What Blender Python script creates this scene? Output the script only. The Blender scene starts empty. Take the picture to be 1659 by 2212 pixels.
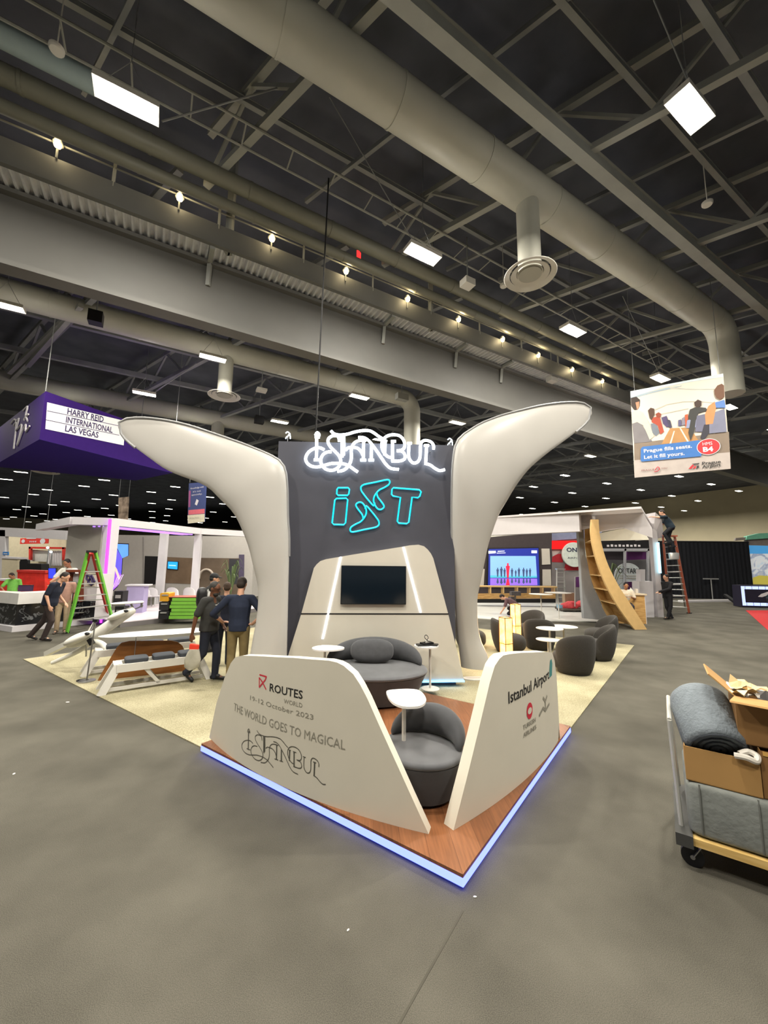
import bpy, math, random
from mathutils import Vector, Matrix
random.seed(7)
SC = bpy.context.scene
COL = SC.collection
# ------------------------------------------------------------------ camera
IW, IH = 1659.0, 2212.0
FPX, HOR, ROLL, CAMH = 850.0, 1218.0, math.radians(0.7), 2.1
pitch = math.atan2(HOR - IH / 2, FPX)
U0 = Vector((0, -math.sin(pitch), math.cos(pitch)))
R0 = Vector((1, 0, 0))
FV = Vector((0, math.cos(pitch), math.sin(pitch)))
UV = U0 * math.cos(ROLL) - R0 * math.sin(ROLL)
RV = R0 * math.cos(ROLL) + U0 * math.sin(ROLL)
CAMP = Vector((0, 0, CAMH))
cam = bpy.data.cameras.new('camera')
camo = bpy.data.objects.new('camera', cam)
COL.objects.link(camo)
m = Matrix((RV, UV, -FV)).transposed().to_4x4()
m.translation = CAMP
camo.matrix_world = m
cam.sensor_fit = 'VERTICAL'
cam.sensor_height = 24.0
cam.lens = FPX / IH * 24.0
cam.clip_start, cam.clip_end = 0.05, 400
SC.camera = camo
# ------------------------------------------------------------------ view + world
SC.view_settings.view_transform = 'Standard'
SC.view_settings.look = 'None'
SC.view_settings.gamma = 1.0
SC.view_settings.use_curve_mapping = False
EXPOSURE = 0.0
SC.view_settings.exposure = EXPOSURE
W = bpy.data.worlds.new('hall_fill')  # dim ambient fill added from all sides, no lamp of the hall
SC.world = W
W.use_nodes = True
W.node_tree.nodes['Background'].inputs[0].default_value = (1.0, 0.97, 0.91, 1)
W.node_tree.nodes['Background'].inputs[1].default_value = 0.24
SC.cycles.max_bounces = 5
SC.cycles.diffuse_bounces = 3
SC.cycles.glossy_bounces = 2
SC.cycles.transmission_bounces = 2
SC.cycles.sample_clamp_indirect = 3.0
SC.cycles.caustics_reflective = False
SC.cycles.caustics_refractive = False
SC.cycles.use_denoising = True
SC.cycles.use_adaptive_sampling = True
SC.cycles.adaptive_threshold = 0.03
LAMPW = 520.0      # watts of one high bay fixture
LAMPC = (1.0, 0.94, 0.83)


# ------------------------------------------------------------------ measuring: photo -> place
def ray(px, py):
    return RV * ((px - IW / 2) / FPX) - UV * ((py - IH / 2) / FPX) + FV


def gp(px, py, z=0.0):                      # the point at height z seen there
    d = ray(px, py)
    return CAMP + d * ((z - CAMH) / d.z)


def dp(px, py, y):                          # the point at distance y ahead seen there
    d = ray(px, py)
    return CAMP + d * (y / d.y)


def proj(p):
    v = Vector(p) - CAMP
    f = v.dot(FV)
    return (IW / 2 + FPX * v.dot(RV) / f, IH / 2 - FPX * v.dot(UV) / f, f)


class Fr:                                   # a flat frame in the place: origin, right, up, normal
    def __init__(s, o, u, n=None, v=(0, 0, 1)):
        s.o = Vector(o)
        s.u = Vector(u).normalized()
        s.v = Vector(v).normalized()
        s.n = s.u.cross(s.v).normalized()

    def at(s, u, v, d=0.0):
        return s.o + s.u * u + s.v * v + s.n * d

    def px(s, x, y, d=0.0):                 # local (u, v) of a photo point on the frame pushed out by d
        r = ray(x, y)
        oo = s.o + s.n * d
        t = (oo - CAMP).dot(s.n) / r.dot(s.n)
        q = CAMP + r * t - oo
        return (q.dot(s.u), q.dot(s.v))


# ------------------------------------------------------------------ materials
def lin(c):
    return tuple((x / 255 / 12.92 if x / 255 <= 0.04045 else ((x / 255 + 0.055) / 1.055) ** 2.4) for x in c)


MATS = {}


def mat(name, rgb, rough=0.6, metal=0.0, var=0.08, scale=6.0, bump=0.0, bscale=60.0, spec=0.4, sheen=0.0):
    if name in MATS:
        return MATS[name]
    M = bpy.data.materials.new(name)
    M.use_nodes = True
    nt = M.node_tree
    b = nt.nodes['Principled BSDF']
    b.inputs['Roughness'].default_value = rough
    b.inputs['Metallic'].default_value = metal
    b.inputs['Specular IOR Level'].default_value = spec
    if sheen:
        b.inputs['Sheen Weight'].default_value = sheen
    tc = nt.nodes.new('ShaderNodeTexCoord')
    c = lin(rgb)
    if var > 0:
        n = nt.nodes.new('ShaderNodeTexNoise')
        n.inputs['Scale'].default_value = scale
        n.inputs['Detail'].default_value = 4
        nt.links.new(tc.outputs['Object'], n.inputs['Vector'])
        r = nt.nodes.new('ShaderNodeValToRGB')
        r.color_ramp.elements[0].position = 0.3
        r.color_ramp.elements[1].position = 0.7
        r.color_ramp.elements[0].color = tuple(x * (1 - var) for x in c) + (1,)
        r.color_ramp.elements[1].color = tuple(min(1, x * (1 + var)) for x in c) + (1,)
        nt.links.new(n.outputs['Fac'], r.inputs['Fac'])
        nt.links.new(r.outputs['Color'], b.inputs['Base Color'])
    else:
        b.inputs['Base Color'].default_value = c + (1,)
    if bump > 0:
        n2 = nt.nodes.new('ShaderNodeTexNoise')
        n2.inputs['Scale'].default_value = bscale
        n2.inputs['Detail'].default_value = 2
        nt.links.new(tc.outputs['Object'], n2.inputs['Vector'])
        bp = nt.nodes.new('ShaderNodeBump')
        bp.inputs['Strength'].default_value = bump
        bp.inputs['Distance'].default_value = 0.01
        nt.links.new(n2.outputs['Fac'], bp.inputs['Height'])
        nt.links.new(bp.outputs['Normal'], b.inputs['Normal'])
    MATS[name] = M
    return M


def emat(name, rgb, strength, sample=True):
    if name in MATS:
        return MATS[name]
    M = bpy.data.materials.new(name)
    M.use_nodes = True
    b = M.node_tree.nodes['Principled BSDF']
    c = lin(rgb)
    b.inputs['Base Color'].default_value = tuple(x * 0.5 for x in c) + (1,)
    b.inputs['Emission Color'].default_value = c + (1,)
    b.inputs['Emission Strength'].default_value = strength
    b.inputs['Roughness'].default_value = 0.4
    if not sample:
        M.cycles.emission_sampling = 'NONE'
    MATS[name] = M
    return M


def ramp_mat(name, kind, stops, scale, rough=0.6, rot=(0, 0, 0), sc=(1, 1, 1), bump=0.0, dist=0.0, spec=0.4, emit=0.0, detail=5.0):
    if name in MATS:
        return MATS[name]
    M = bpy.data.materials.new(name)
    M.use_nodes = True
    nt = M.node_tree
    b = nt.nodes['Principled BSDF']
    b.inputs['Roughness'].default_value = rough
    b.inputs['Specular IOR Level'].default_value = spec
    tc = nt.nodes.new('ShaderNodeTexCoord')
    mp = nt.nodes.new('ShaderNodeMapping')
    mp.inputs['Rotation'].default_value = rot
    mp.inputs['Scale'].default_value = sc
    nt.links.new(tc.outputs['Object'], mp.inputs['Vector'])
    if kind == 'noise':
        n = nt.nodes.new('ShaderNodeTexNoise')
        n.inputs['Scale'].default_value = scale
        n.inputs['Detail'].default_value = detail
        n.inputs['Distortion'].default_value = dist
        fac = n.outputs['Fac']
    elif kind == 'wave':
        n = nt.nodes.new('ShaderNodeTexWave')
        n.inputs['Scale'].default_value = scale
        n.inputs['Distortion'].default_value = dist
        n.inputs['Detail'].default_value = 3
        fac = n.outputs['Fac']
    nt.links.new(mp.outputs['Vector'], n.inputs['Vector'])
    r = nt.nodes.new('ShaderNodeValToRGB')
    el = r.color_ramp.elements
    el[0].position, el[0].color = stops[0][0], lin(stops[0][1]) + (1,)
    el[1].position, el[1].color = stops[-1][0], lin(stops[-1][1]) + (1,)
    for p, c in stops[1:-1]:
        e = el.new(p)
        e.color = lin(c) + (1,)
    nt.links.new(fac, r.inputs['Fac'])
    nt.links.new(r.outputs['Color'], b.inputs['Base Color'])
    if emit:
        nt.links.new(r.outputs['Color'], b.inputs['Emission Color'])
        b.inputs['Emission Strength'].default_value = emit
    if bump:
        bp = nt.nodes.new('ShaderNodeBump')
        bp.inputs['Strength'].default_value = bump
        bp.inputs['Distance'].default_value = 0.01
        nt.links.new(fac, bp.inputs['Height'])
        nt.links.new(bp.outputs['Normal'], b.inputs['Normal'])
    MATS[name] = M
    return M


def carpet_mat(name, a, bcol, fine=220.0):
    M = bpy.data.materials.new(name)
    M.use_nodes = True
    nt = M.node_tree
    b = nt.nodes['Principled BSDF']
    b.inputs['Roughness'].default_value = 0.95
    b.inputs['Specular IOR Level'].default_value = 0.1
    tc = nt.nodes.new('ShaderNodeTexCoord')
    n1 = nt.nodes.new('ShaderNodeTexNoise')
    n1.inputs['Scale'].default_value = fine
    n1.inputs['Detail'].default_value = 2
    n2 = nt.nodes.new('ShaderNodeTexNoise')
    n2.inputs['Scale'].default_value = 1.3
    n2.inputs['Detail'].default_value = 5
    for n in (n1, n2):
        nt.links.new(tc.outputs['Object'], n.inputs['Vector'])
    mx = nt.nodes.new('ShaderNodeMath')
    mx.operation = 'MULTIPLY_ADD'
    mx.inputs[1].default_value = 0.45
    nt.links.new(n2.outputs['Fac'], mx.inputs[0])
    m2 = nt.nodes.new('ShaderNodeMath')
    m2.operation = 'MULTIPLY'
    m2.inputs[1].default_value = 0.55
    nt.links.new(n1.outputs['Fac'], m2.inputs[0])
    nt.links.new(m2.outputs[0], mx.inputs[2])
    r = nt.nodes.new('ShaderNodeValToRGB')
    r.color_ramp.elements[0].position = 0.36
    r.color_ramp.elements[1].position = 0.64
    r.color_ramp.elements[0].color = lin(a) + (1,)
    r.color_ramp.elements[1].color = lin(bcol) + (1,)
    nt.links.new(mx.outputs[0], r.inputs['Fac'])
    nt.links.new(r.outputs['Color'], b.inputs['Base Color'])
    bp = nt.nodes.new('ShaderNodeBump')
    bp.inputs['Strength'].default_value = 0.25
    bp.inputs['Distance'].default_value = 0.01
    nt.links.new(n1.outputs['Fac'], bp.inputs['Height'])
    nt.links.new(bp.outputs['Normal'], b.inputs['Normal'])
    MATS[name] = M
    return M


# ------------------------------------------------------------------ mesh building
class B:
    def __init__(s):
        s.v, s.f, s.mi, s.sm = [], [], [], []

    def add(s, vs, fs, mi=0, sm=False):
        o = len(s.v)
        s.v += [Vector(p) for p in vs]
        for f in fs:
            s.f.append([i + o for i in f])
            s.mi.append(mi)
            s.sm.append(sm)
        return s

    def hexa(s, p, mi=0):                   # bottom 4 (counter-clockwise) then top 4
        return s.add(p, [(3, 2, 1, 0), (4, 5, 6, 7), (0, 1, 5, 4), (1, 2, 6, 5), (2, 3, 7, 6), (3, 0, 4, 7)], mi)

    def box(s, c, d, rz=0.0, rot=None, mi=0):
        R = rot if rot is not None else Matrix.Rotation(rz, 3, 'Z')
        h = [x / 2 for x in d]
        c = Vector(c)
        ps = [c + R @ Vector((sx * h[0], sy * h[1], sz * h[2])) for sz in (-1, 1) for sx, sy in ((-1, -1), (1, -1), (1, 1), (-1, 1))]
        return s.hexa(ps, mi)

    def prism(s, poly, z0, z1, mi=0):       # plan polygon, counter-clockwise
        a = sum(poly[i][0] * poly[(i + 1) % len(poly)][1] - poly[(i + 1) % len(poly)][0] * poly[i][1] for i in range(len(poly)))
        if a < 0:
            poly = poly[::-1]
        n = len(poly)
        vs = [(p[0], p[1], z0) for p in poly] + [(p[0], p[1], z1) for p in poly]
        fs = [tuple(range(n))[::-1], tuple(range(n, 2 * n))] + [(i, (i + 1) % n, n + (i + 1) % n, n + i) for i in range(n)]
        return s.add(vs, fs, mi)

    def ext(s, fn, poly, d0, d1, mi=0, sm=False):   # outline poly (u,v) through fn(u,v,d), from depth d0 to d1
        n = len(poly)
        vs = [fn(p[0], p[1], d0) for p in poly] + [fn(p[0], p[1], d1) for p in poly]
        a = sum(poly[i][0] * poly[(i + 1) % n][1] - poly[(i + 1) % n][0] * poly[i][1] for i in range(n))
        fs = [tuple(range(n))[::-1], tuple(range(n, 2 * n))] + [(i, (i + 1) % n, n + (i + 1) % n, n + i) for i in range(n)]
        if (a < 0) != (d1 < d0):
            fs = [f[::-1] for f in fs]
        return s.add(vs, fs, mi, sm)

    def flat(s, fn, poly, d=0.002, mi=0):
        n = len(poly)
        a = sum(poly[i][0] * poly[(i + 1) % n][1] - poly[(i + 1) % n][0] * poly[i][1] for i in range(n))
        f = tuple(range(n))
        return s.add([fn(p[0], p[1], d) for p in poly], [f if a > 0 else f[::-1]], mi)

    def tube(s, pts, r, n=8, closed=False, mi=0, rr=None, cap=True):
        pts = [Vector(p) for p in pts]
        k = len(pts)
        vs, fs = [], []
        prev = None
        for i, p in enumerate(pts):
            if closed:
                t = pts[(i + 1) % k] - pts[i - 1]
            else:
                t = pts[min(i + 1, k - 1)] - pts[max(i - 1, 0)]
            if t.length < 1e-9:
                t = Vector((0, 0, 1))
            t.normalize()
            if prev is None:
                a = Vector((0, 0, 1)) if abs(t.z) < 0.9 else Vector((1, 0, 0))
                x = t.cross(a).normalized()
            else:
                x = (prev - t * prev.dot(t))
                x = x.normalized() if x.length > 1e-6 else t.orthogonal().normalized()
            prev = x
            y = t.cross(x)
            q = rr[i] if rr else r
            for j in range(n):
                an = 2 * math.pi * j / n
                vs.append(p + x * (q * math.cos(an)) + y * (q * math.sin(an)))
        for i in range(k if closed else k - 1):
            i2 = (i + 1) % k
            for j in range(n):
                j2 = (j + 1) % n
                fs.append((i * n + j, i * n + j2, i2 * n + j2, i2 * n + j))
        s.add(vs, fs, mi, True)
        if not closed and cap:
            o = len(s.v) - len(vs)
            s.f.append([o + j for j in range(n)][::-1])
            s.f.append([o + (k - 1) * n + j for j in range(n)])
            s.mi += [mi, mi]
            s.sm += [False, False]
        return s

    def beam(s, p, q, w, h, up=(0, 0, 1), mi=0):
        p, q = Vector(p), Vector(q)
        t = (q - p).normalized()
        up = Vector(up)
        if abs(t.dot(up)) > 0.98:
            up = Vector((1, 0, 0))
        x = t.cross(up).normalized() * (w / 2)
        y = x.cross(t).normalized() * (h / 2)
        return s.hexa([p - x - y, p + x - y, q + x - y, q - x - y, p - x + y, p + x + y, q + x + y, q - x + y], mi)

    def lathe(s, prof, c=(0, 0, 0), n=24, mi=0, axis=None, sm=True, sx=1.0, sy=1.0, cap=True):
        c = Vector(c)
        if axis is None:
            X, Yv, Zv = Vector((1, 0, 0)), Vector((0, 1, 0)), Vector((0, 0, 1))
        else:
            Zv = Vector(axis).normalized()
            X = Zv.orthogonal().normalized()
            Yv = Zv.cross(X)
        vs, fs = [], []
        for r, z in prof:
            for j in range(n):
                a = 2 * math.pi * j / n
                vs.append(c + X * (r * sx * math.cos(a)) + Yv * (r * sy * math.sin(a)) + Zv * z)
        k = len(prof)
        for i in range(k - 1):
            for j in range(n):
                j2 = (j + 1) % n
                fs.append((i * n + j, i * n + j2, (i + 1) * n + j2, (i + 1) * n + j))
        s.add(vs, fs, mi, sm)
        o = len(s.v) - len(vs)
        for i, rev in (((0, True), (k - 1, False)) if cap else ()):
            f = [o + i * n + j for j in range(n)]
            s.f.append(f[::-1] if rev else f)
            s.mi.append(mi)
            s.sm.append(False)
        return s

    def ell(s, c, r, rot=None, n=16, m=10, e1=1.0, e2=1.0, mi=0):
        R = rot if rot is not None else Matrix.Identity(3)
        c = Vector(c)
        pw = lambda x, e: math.copysign(abs(x) ** e, x)
        vs = [c + R @ Vector((0, 0, -r[2]))]
        for i in range(1, m):
            ph = -math.pi / 2 + math.pi * i / m
            for j in range(n):
                th = 2 * math.pi * j / n
                vs.append(c + R @ Vector((r[0] * pw(math.cos(ph), e1) * pw(math.cos(th), e2), r[1] * pw(math.cos(ph), e1) * pw(math.sin(th), e2), r[2] * pw(math.sin(ph), e1))))
        vs.append(c + R @ Vector((0, 0, r[2])))
        fs = []
        for j in range(n):
            fs.append((0, 1 + (j + 1) % n, 1 + j))
        for i in range(m - 2):
            for j in range(n):
                j2 = (j + 1) % n
                fs.append((1 + i * n + j, 1 + i * n + j2, 1 + (i + 1) * n + j2, 1 + (i + 1) * n + j))
        o = 1 + (m - 2) * n
        for j in range(n):
            fs.append((o + j, o + (j + 1) % n, len(vs) - 1))
        return s.add(vs, fs, mi, True)

    def cap(s, p, q, r1, r2, n=10, mi=0):   # tapered limb with round ends
        p, q = Vector(p), Vector(q)
        t = (q - p).normalized() if (q - p).length > 1e-6 else Vector((0, 0, 1))
        pts, rr = [], []
        for a in (-80, -50, -20):
            pts.append(p + t * (r1 * math.sin(math.radians(a))))
            rr.append(r1 * math.cos(math.radians(a)))
        pts += [p, q]
        rr += [r1, r2]
        for a in (20, 50, 80):
            pts.append(q + t * (r2 * math.sin(math.radians(a))))
            rr.append(r2 * math.cos(math.radians(a)))
        return s.tube(pts, 1, n, rr=rr, mi=mi)

    def loft(s, rings, mi=0, sm=True, cap=True, closed=True):
        n = len(rings[0])
        vs = [p for r in rings for p in r]
        fs = []
        for i in range(len(rings) - 1):
            for j in range(n if closed else n - 1):
                j2 = (j + 1) % n
                fs.append((i * n + j, i * n + j2, (i + 1) * n + j2, (i + 1) * n + j))
        s.add(vs, fs, mi, sm)
        if cap:
            o = len(s.v) - len(vs)
            s.f += [[o + j for j in range(n)][::-1], [o + (len(rings) - 1) * n + j for j in range(n)]]
            s.mi += [mi, mi]
            s.sm += [False, False]
        return s


ROOTM = {}


def rootm(o):
    while o.parent is not None:
        o = o.parent
    return ROOTM.get(o, Matrix.Identity(4))


def obj(name, b, mats, parent=None, local=False, sharp=40.0, remesh=0.0, smooth=4):
    me = bpy.data.meshes.new(name)
    vs = b.v
    if parent is not None and not local:
        inv = rootm(parent).inverted()
        vs = [inv @ p for p in vs]
    me.from_pydata([tuple(p) for p in vs], [], b.f)
    if not isinstance(mats, (list, tuple)):
        mats = [mats]
    for q in mats:
        me.materials.append(q)
    me.polygons.foreach_set('material_index', b.mi)
    me.polygons.foreach_set('use_smooth', b.sm)
    me.update()
    if any(b.sm) and not remesh:
        me.set_sharp_from_angle(angle=math.radians(sharp))
    o = bpy.data.objects.new(name, me)
    COL.objects.link(o)
    if remesh:
        r = o.modifiers.new('r', 'REMESH')
        r.mode = 'VOXEL'
        r.voxel_size = remesh
        r.use_smooth_shade = True
        if smooth:
            q = o.modifiers.new('s', 'SMOOTH')
            q.factor = 0.5
            q.iterations = smooth
        dg = bpy.context.evaluated_depsgraph_get()
        me2 = bpy.data.meshes.new_from_object(o.evaluated_get(dg))
        o.modifiers.clear()
        o.data = me2
        me2.name = name
        bpy.data.meshes.remove(me)
    if parent is not None:
        o.parent = parent
    return o


def tag(o, label=None, cat=None, group=None, kind=None):
    if label:
        o['label'] = label
    if cat:
        o['category'] = cat
    if group:
        o['group'] = group
    if kind:
        o['kind'] = kind
    return o


def thing(name, label, cat, loc=(0, 0, 0), rz=0.0, group=None):
    o = bpy.data.objects.new(name, None)
    o.empty_display_size = 0.1
    COL.objects.link(o)
    o.location = loc
    o.rotation_euler = (0, 0, rz)
    ROOTM[o] = Matrix.Translation(Vector(loc)) @ Matrix.Rotation(rz, 4, 'Z')
    return tag(o, label, cat, group)


def struct(name, b, m, label=None, sharp=40):
    o = obj(name, b, m, sharp=sharp)
    return tag(o, label, None, None, 'structure')


def dup(root, loc, rz=0.0, label=None, group=None, scale=None):
    r = root.copy()
    COL.objects.link(r)
    r.location = loc
    r.rotation_euler = (0, 0, rz)
    if scale:
        r.scale = (scale, scale, scale)
    ROOTM[r] = Matrix.Translation(Vector(loc)) @ Matrix.Rotation(rz, 4, 'Z')
    if label:
        r['label'] = label
    if group:
        r['group'] = group
    for ch in list(root.children):
        c = ch.copy()
        COL.objects.link(c)
        c.parent = r
        for g in list(ch.children):
            d = g.copy()
            COL.objects.link(d)
            d.parent = c
    return r


_tc = {}


def text_mesh(s, bold=0.0):                 # (verts, faces, width) of a line of text 1 high
    k = (s, bold)
    if k in _tc:
        return _tc[k]
    cu = bpy.data.curves.new('t', 'FONT')
    cu.body = s
    cu.size = 1.0
    cu.resolution_u = 2
    cu.offset = bold
    o = bpy.data.objects.new('t', cu)
    COL.objects.link(o)
    dg = bpy.context.evaluated_depsgraph_get()
    me = bpy.data.meshes.new_from_object(o.evaluated_get(dg))
    vs = [(v.co.x, v.co.y) for v in me.vertices]
    fs = [tuple(p.vertices) for p in me.polygons]
    bpy.data.objects.remove(o)
    bpy.data.curves.remove(cu)
    bpy.data.meshes.remove(me)
    w = max([v[0] for v in vs] or [0])
    x0 = min([v[0] for v in vs] or [0])
    vs = [(v[0] - x0, v[1]) for v in vs]
    _tc[k] = (vs, fs, w - x0)
    return _tc[k]


def text(b, s, fn, u, v, width=None, cap=0.1, d=0.003, bold=0.0, mi=0, slant=0.0, vs=0.0, center=False):
    """letters of cap height `cap` from (u, v), squeezed to `width`; vs slopes the baseline"""
    V, F, w = text_mesh(s, bold)
    sy = cap / 0.70
    sx = (width / w) if width else sy
    if center:
        u = u - w * sx / 2
    pts = [fn(u + x * sx + y * sy * slant, v + y * sy + x * sx * vs, d) for x, y in V]
    n0 = fn(0.01, 0, 0) - fn(0, 0, 0)
    n1 = fn(0, 0.01, 0) - fn(0, 0, 0)
    b.add(pts, F, mi)
    return b


def curve(pts, k=6, closed=False):          # smooth line through points (Catmull-Rom)
    P = [Vector(p) for p in pts]
    n = len(P)
    out = []
    rng = range(n) if closed else range(n - 1)
    for i in rng:
        a = P[(i - 1) % n] if closed or i > 0 else P[i]
        b_, c = P[i], P[(i + 1) % n]
        d = P[(i + 2) % n] if closed or i + 2 < n else c
        for j in range(k):
            t = j / k
            out.append(0.5 * ((2 * b_) + (c - a) * t + (2 * a - 5 * b_ + 4 * c - d) * t * t + (3 * b_ - a - 3 * c + d) * t ** 3))
    if not closed:
        out.append(P[-1])
    return out


def resample(pts, n):
    P = [Vector(p) for p in pts]
    L = [0.0]
    for i in range(1, len(P)):
        L.append(L[-1] + (P[i] - P[i - 1]).length)
    out = []
    j = 0
    for i in range(n):
        t = L[-1] * i / (n - 1)
        while j < len(P) - 2 and L[j + 1] < t:
            j += 1
        q = (t - L[j]) / max(1e-9, L[j + 1] - L[j])
        out.append(P[j].lerp(P[j + 1], min(1, max(0, q))))
    return out


def rrect(x0, y0, x1, y1, r, k=4):
    out = []
    for cx, cy, a0 in ((x1 - r, y0 + r, -90), (x1 - r, y1 - r, 0), (x0 + r, y1 - r, 90), (x0 + r, y0 + r, 180)):
        for i in range(k + 1):
            a = math.radians(a0 + 90 * i / k)
            out.append((cx + r * math.cos(a), cy + r * math.sin(a)))
    return out


def disc(cx, cy, rx, ry=None, n=28):
    ry = ry or rx
    return [(cx + rx * math.cos(2 * math.pi * i / n), cy + ry * math.sin(2 * math.pi * i / n)) for i in range(n)]
# ------------------------------------------------------------------ hall shell
GREY = mat('painted_steel', (146, 147, 141), 0.6, 0.0, 0.10, 1.5)
DSTEEL = mat('dark_steel', (132, 134, 134), 0.6, 0.0, 0.12, 1.5)
DUCTM = mat('duct_paint', (176, 175, 163), 0.5, 0.0, 0.06, 1.2)
WHITEP = mat('white_paint', (214, 211, 203), 0.45, 0.0, 0.02, 3)
WHITEG = mat('white_gloss', (232, 231, 228), 0.2, 0.0, 0.0)
BLACKM = mat('black_plastic', (22, 22, 24), 0.45, 0.0, 0.1)
CHROME = mat('brushed_metal', (170, 170, 172), 0.3, 0.9, 0.05)
GALV = mat('galvanised_deck', (242, 243, 250), 0.35, 0.25, 0.12, 3)
EM_LAMP = emat('lamp_panel', (255, 250, 232), 9.0, False)
EM_LAMP2 = emat('lamp_panel_near', (255, 250, 232), 14.0, False)
EM_WARM = emat('warm_spot', (255, 222, 160), 16.0, False)
AL = math.radians(60)
EL = Vector((math.sin(AL), math.cos(AL), 0))      # long way of the roof steel
EN = Vector((-math.cos(AL), math.sin(AL), 0))


def LV(u, v, z=0.0):
    return EL * u + EN * v + Vector((0, 0, z))


def zat(px, py, v):
    d = ray(px, py)
    t = v / d.dot(EN)
    p = CAMP + d * t
    return p.dot(EL), p.z


FLOOR_M = carpet_mat('grey_aisle_carpet', (66, 64, 57), (97, 94, 85))
b = B()
P = [LV(-70, -30), LV(72, -30), LV(72, 145), LV(-70, 145)]
b.prism([(p.x, p.y) for p in P], -0.1, 0.0)
struct('floor', b, FLOOR_M, 'grey carpet laid over the whole hall floor')
b = B()
s0, s1 = gp(1000, 1968), gp(835, 2260)
b.beam(s0 + Vector((0, 0, .0006)), s1 + Vector((0, 0, .0006)), 0.012, 0.002)
s2, s3 = gp(1000, 1968), gp(1659, 1090 + 590)
struct('trim_1', b, mat('carpet_seam', (70, 67, 58), 0.95), 'dark seam between two carpet strips in front of the booth corner')
DECK = mat('roof_deck', (80, 83, 92), 0.9, 0, 0.25, 0.8)
b = B()
b.prism([(p.x, p.y) for p in P], 13.6, 13.8)
struct('ceiling', b, DECK, 'dark roof deck above the steel')
CREAM = mat('cream_wall', (204, 194, 164), 0.8, 0, 0.05, 0.5)
b = B()
p, q = LV(72, -30), LV(72, 145)
b.beam(p + Vector((0, 0, 6.8)), q + Vector((0, 0, 6.8)), 0.3, 13.6)
struct('wall_right', b, CREAM, 'cream wall at the far end of the hall')
b = B()
p, q = LV(-70, 145), LV(72, 145)
b.beam(p + Vector((0, 0, 6.8)), q + Vector((0, 0, 6.8)), 0.3, 13.6)
struct('wall_back', b, CREAM, 'cream wall far behind the booths')

# ------------------------------------------------------------------ great girder + catwalk
GV = 11.0
b = B()
for (dv0, dv1, z0, z1) in ((-0.22, 0.22, 8.40, 8.52), (-0.03, 0.05, 8.52, 10.2), (-0.2, 0.2, 10.12, 10.22)):
    a0, a1 = LV(-40, GV + dv0), LV(-40, GV + dv1)
    c0, c1 = LV(60, GV + dv0), LV(60, GV + dv1)
    b.hexa([Vector((p.x, p.y, z)) for z in (z0, z1) for p in (a0, c0, c1, a1)])
gird = obj('plate_girder', b, mat('girder_paint', (104, 103, 99), 0.55, 0, 0.05, 1))
tag(gird, 'deep grey plate girder running across the hall under the catwalk', 'girder')
# catwalk
CVN, CVF, CZ = 10.25, 10.95, 10.25
cw = thing('catwalk', 'steel catwalk with corrugated underside, railing and warm lamps above the girder', 'catwalk', LV(4, CVN, CZ))
b = B()
n = 1000
top, bot = [], []
for i in range(n + 1):
    u = -14 + 42 * i / n
    z = CZ + (0.085 if (i % 4) in (1, 2) else 0.0)
    top.append(LV(u, CVF, z))
    bot.append(LV(u, CVN, z))
vs = bot + top
fs = [(i, i + 1, n + 2 + i, n + 1 + i) for i in range(n)]
b.add(vs, fs)
obj('corrugated_deck', b, GALV, cw)
for dv, z0, z1 in ((CVN, CZ - .02, CZ + .62), (CVF + .02, CZ - .06, CZ + .12)):
    b = B()
    b.beam(LV(-14, dv, (z0 + z1) / 2), LV(28, dv, (z0 + z1) / 2), 0.05, z1 - z0)
    b.beam(LV(-14, dv - .05, z0), LV(28, dv - .05, z0), 0.12, 0.03)
    obj('side_channel', b, mat('channel_paint', (104, 104, 101), .55, 0, .05, 2), cw)
for zz in (CZ + 1.0, CZ + 1.35):
    b = B()
    b.tube([LV(-14, CVN, zz), LV(28, CVN, zz)], 0.022, 6)
    obj('handrail', b, GREY, cw)
for k in range(18):
    u = -13 + 2.3 * k
    b = B()
    b.beam(LV(u, CVN, CZ + .5), LV(u, CVN, CZ + 1.36), 0.05, 0.05)
    obj('post', b, GREY, cw)
for (px, py) in ((455, 590), (850, 740), (1110, 815), (1010, 780)):
    u, z = zat(px, py, CVN)
    b = B()
    b.beam(LV(u, GV - .06, 9.55), LV(u, CVF - .1, CZ - .1), 0.09, 0.1)
    b.beam(LV(u, CVN, CZ - .06), LV(u, CVF, CZ - .06), 0.12, 0.10)
    obj('bracket', b, GREY, cw)
for i, (px, py) in enumerate(((125, 315), (388, 430), (587, 518), (747, 588), (880, 648), (990, 692), (1085, 735), (1162, 769), (1235, 800), (1300, 825))):
    u, z = zat(px, py, CVN - .05)
    sp = thing('catwalk_lamp', 'small warm spot lamp clamped to the catwalk railing', 'lamp', LV(u, CVN - .05, z), 0, 'warm lamps along the catwalk')
    b = B()
    ld = bpy.data.lights.new('spot_glow', 'POINT')
    ld.energy = 14
    ld.color = (1, .8, .45)
    ld.shadow_soft_size = .08
    lo = bpy.data.objects.new('spot_glow', ld)
    COL.objects.link(lo)
    lo.location = LV(u, CVN - .25, z + .05)
    b.ell(LV(u, CVN - .07, z), (.075, .075, .075), n=10, m=6)
    obj('bulb', b, EM_WARM, sp)
    b = B()
    b.lathe([(0.06, -.02), (0.11, -.12), (.10, -.13)], LV(u, CVN - .05, z + .17), 10)
    b.beam(LV(u, CVN - .05, z - .30), LV(u, CVN - .05, z - .06), .03, .03)
    obj('housing', b, GREY, sp)
u, z = zat(775, 553, CVN)
b = B()
b.box(LV(u, CVN, z), (.16, .05, .3), AL)
tag(obj('beacon', b, emat('red_signal', (255, 30, 30), 4.0, False)), 'small red signal light on a catwalk post', 'light')
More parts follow.
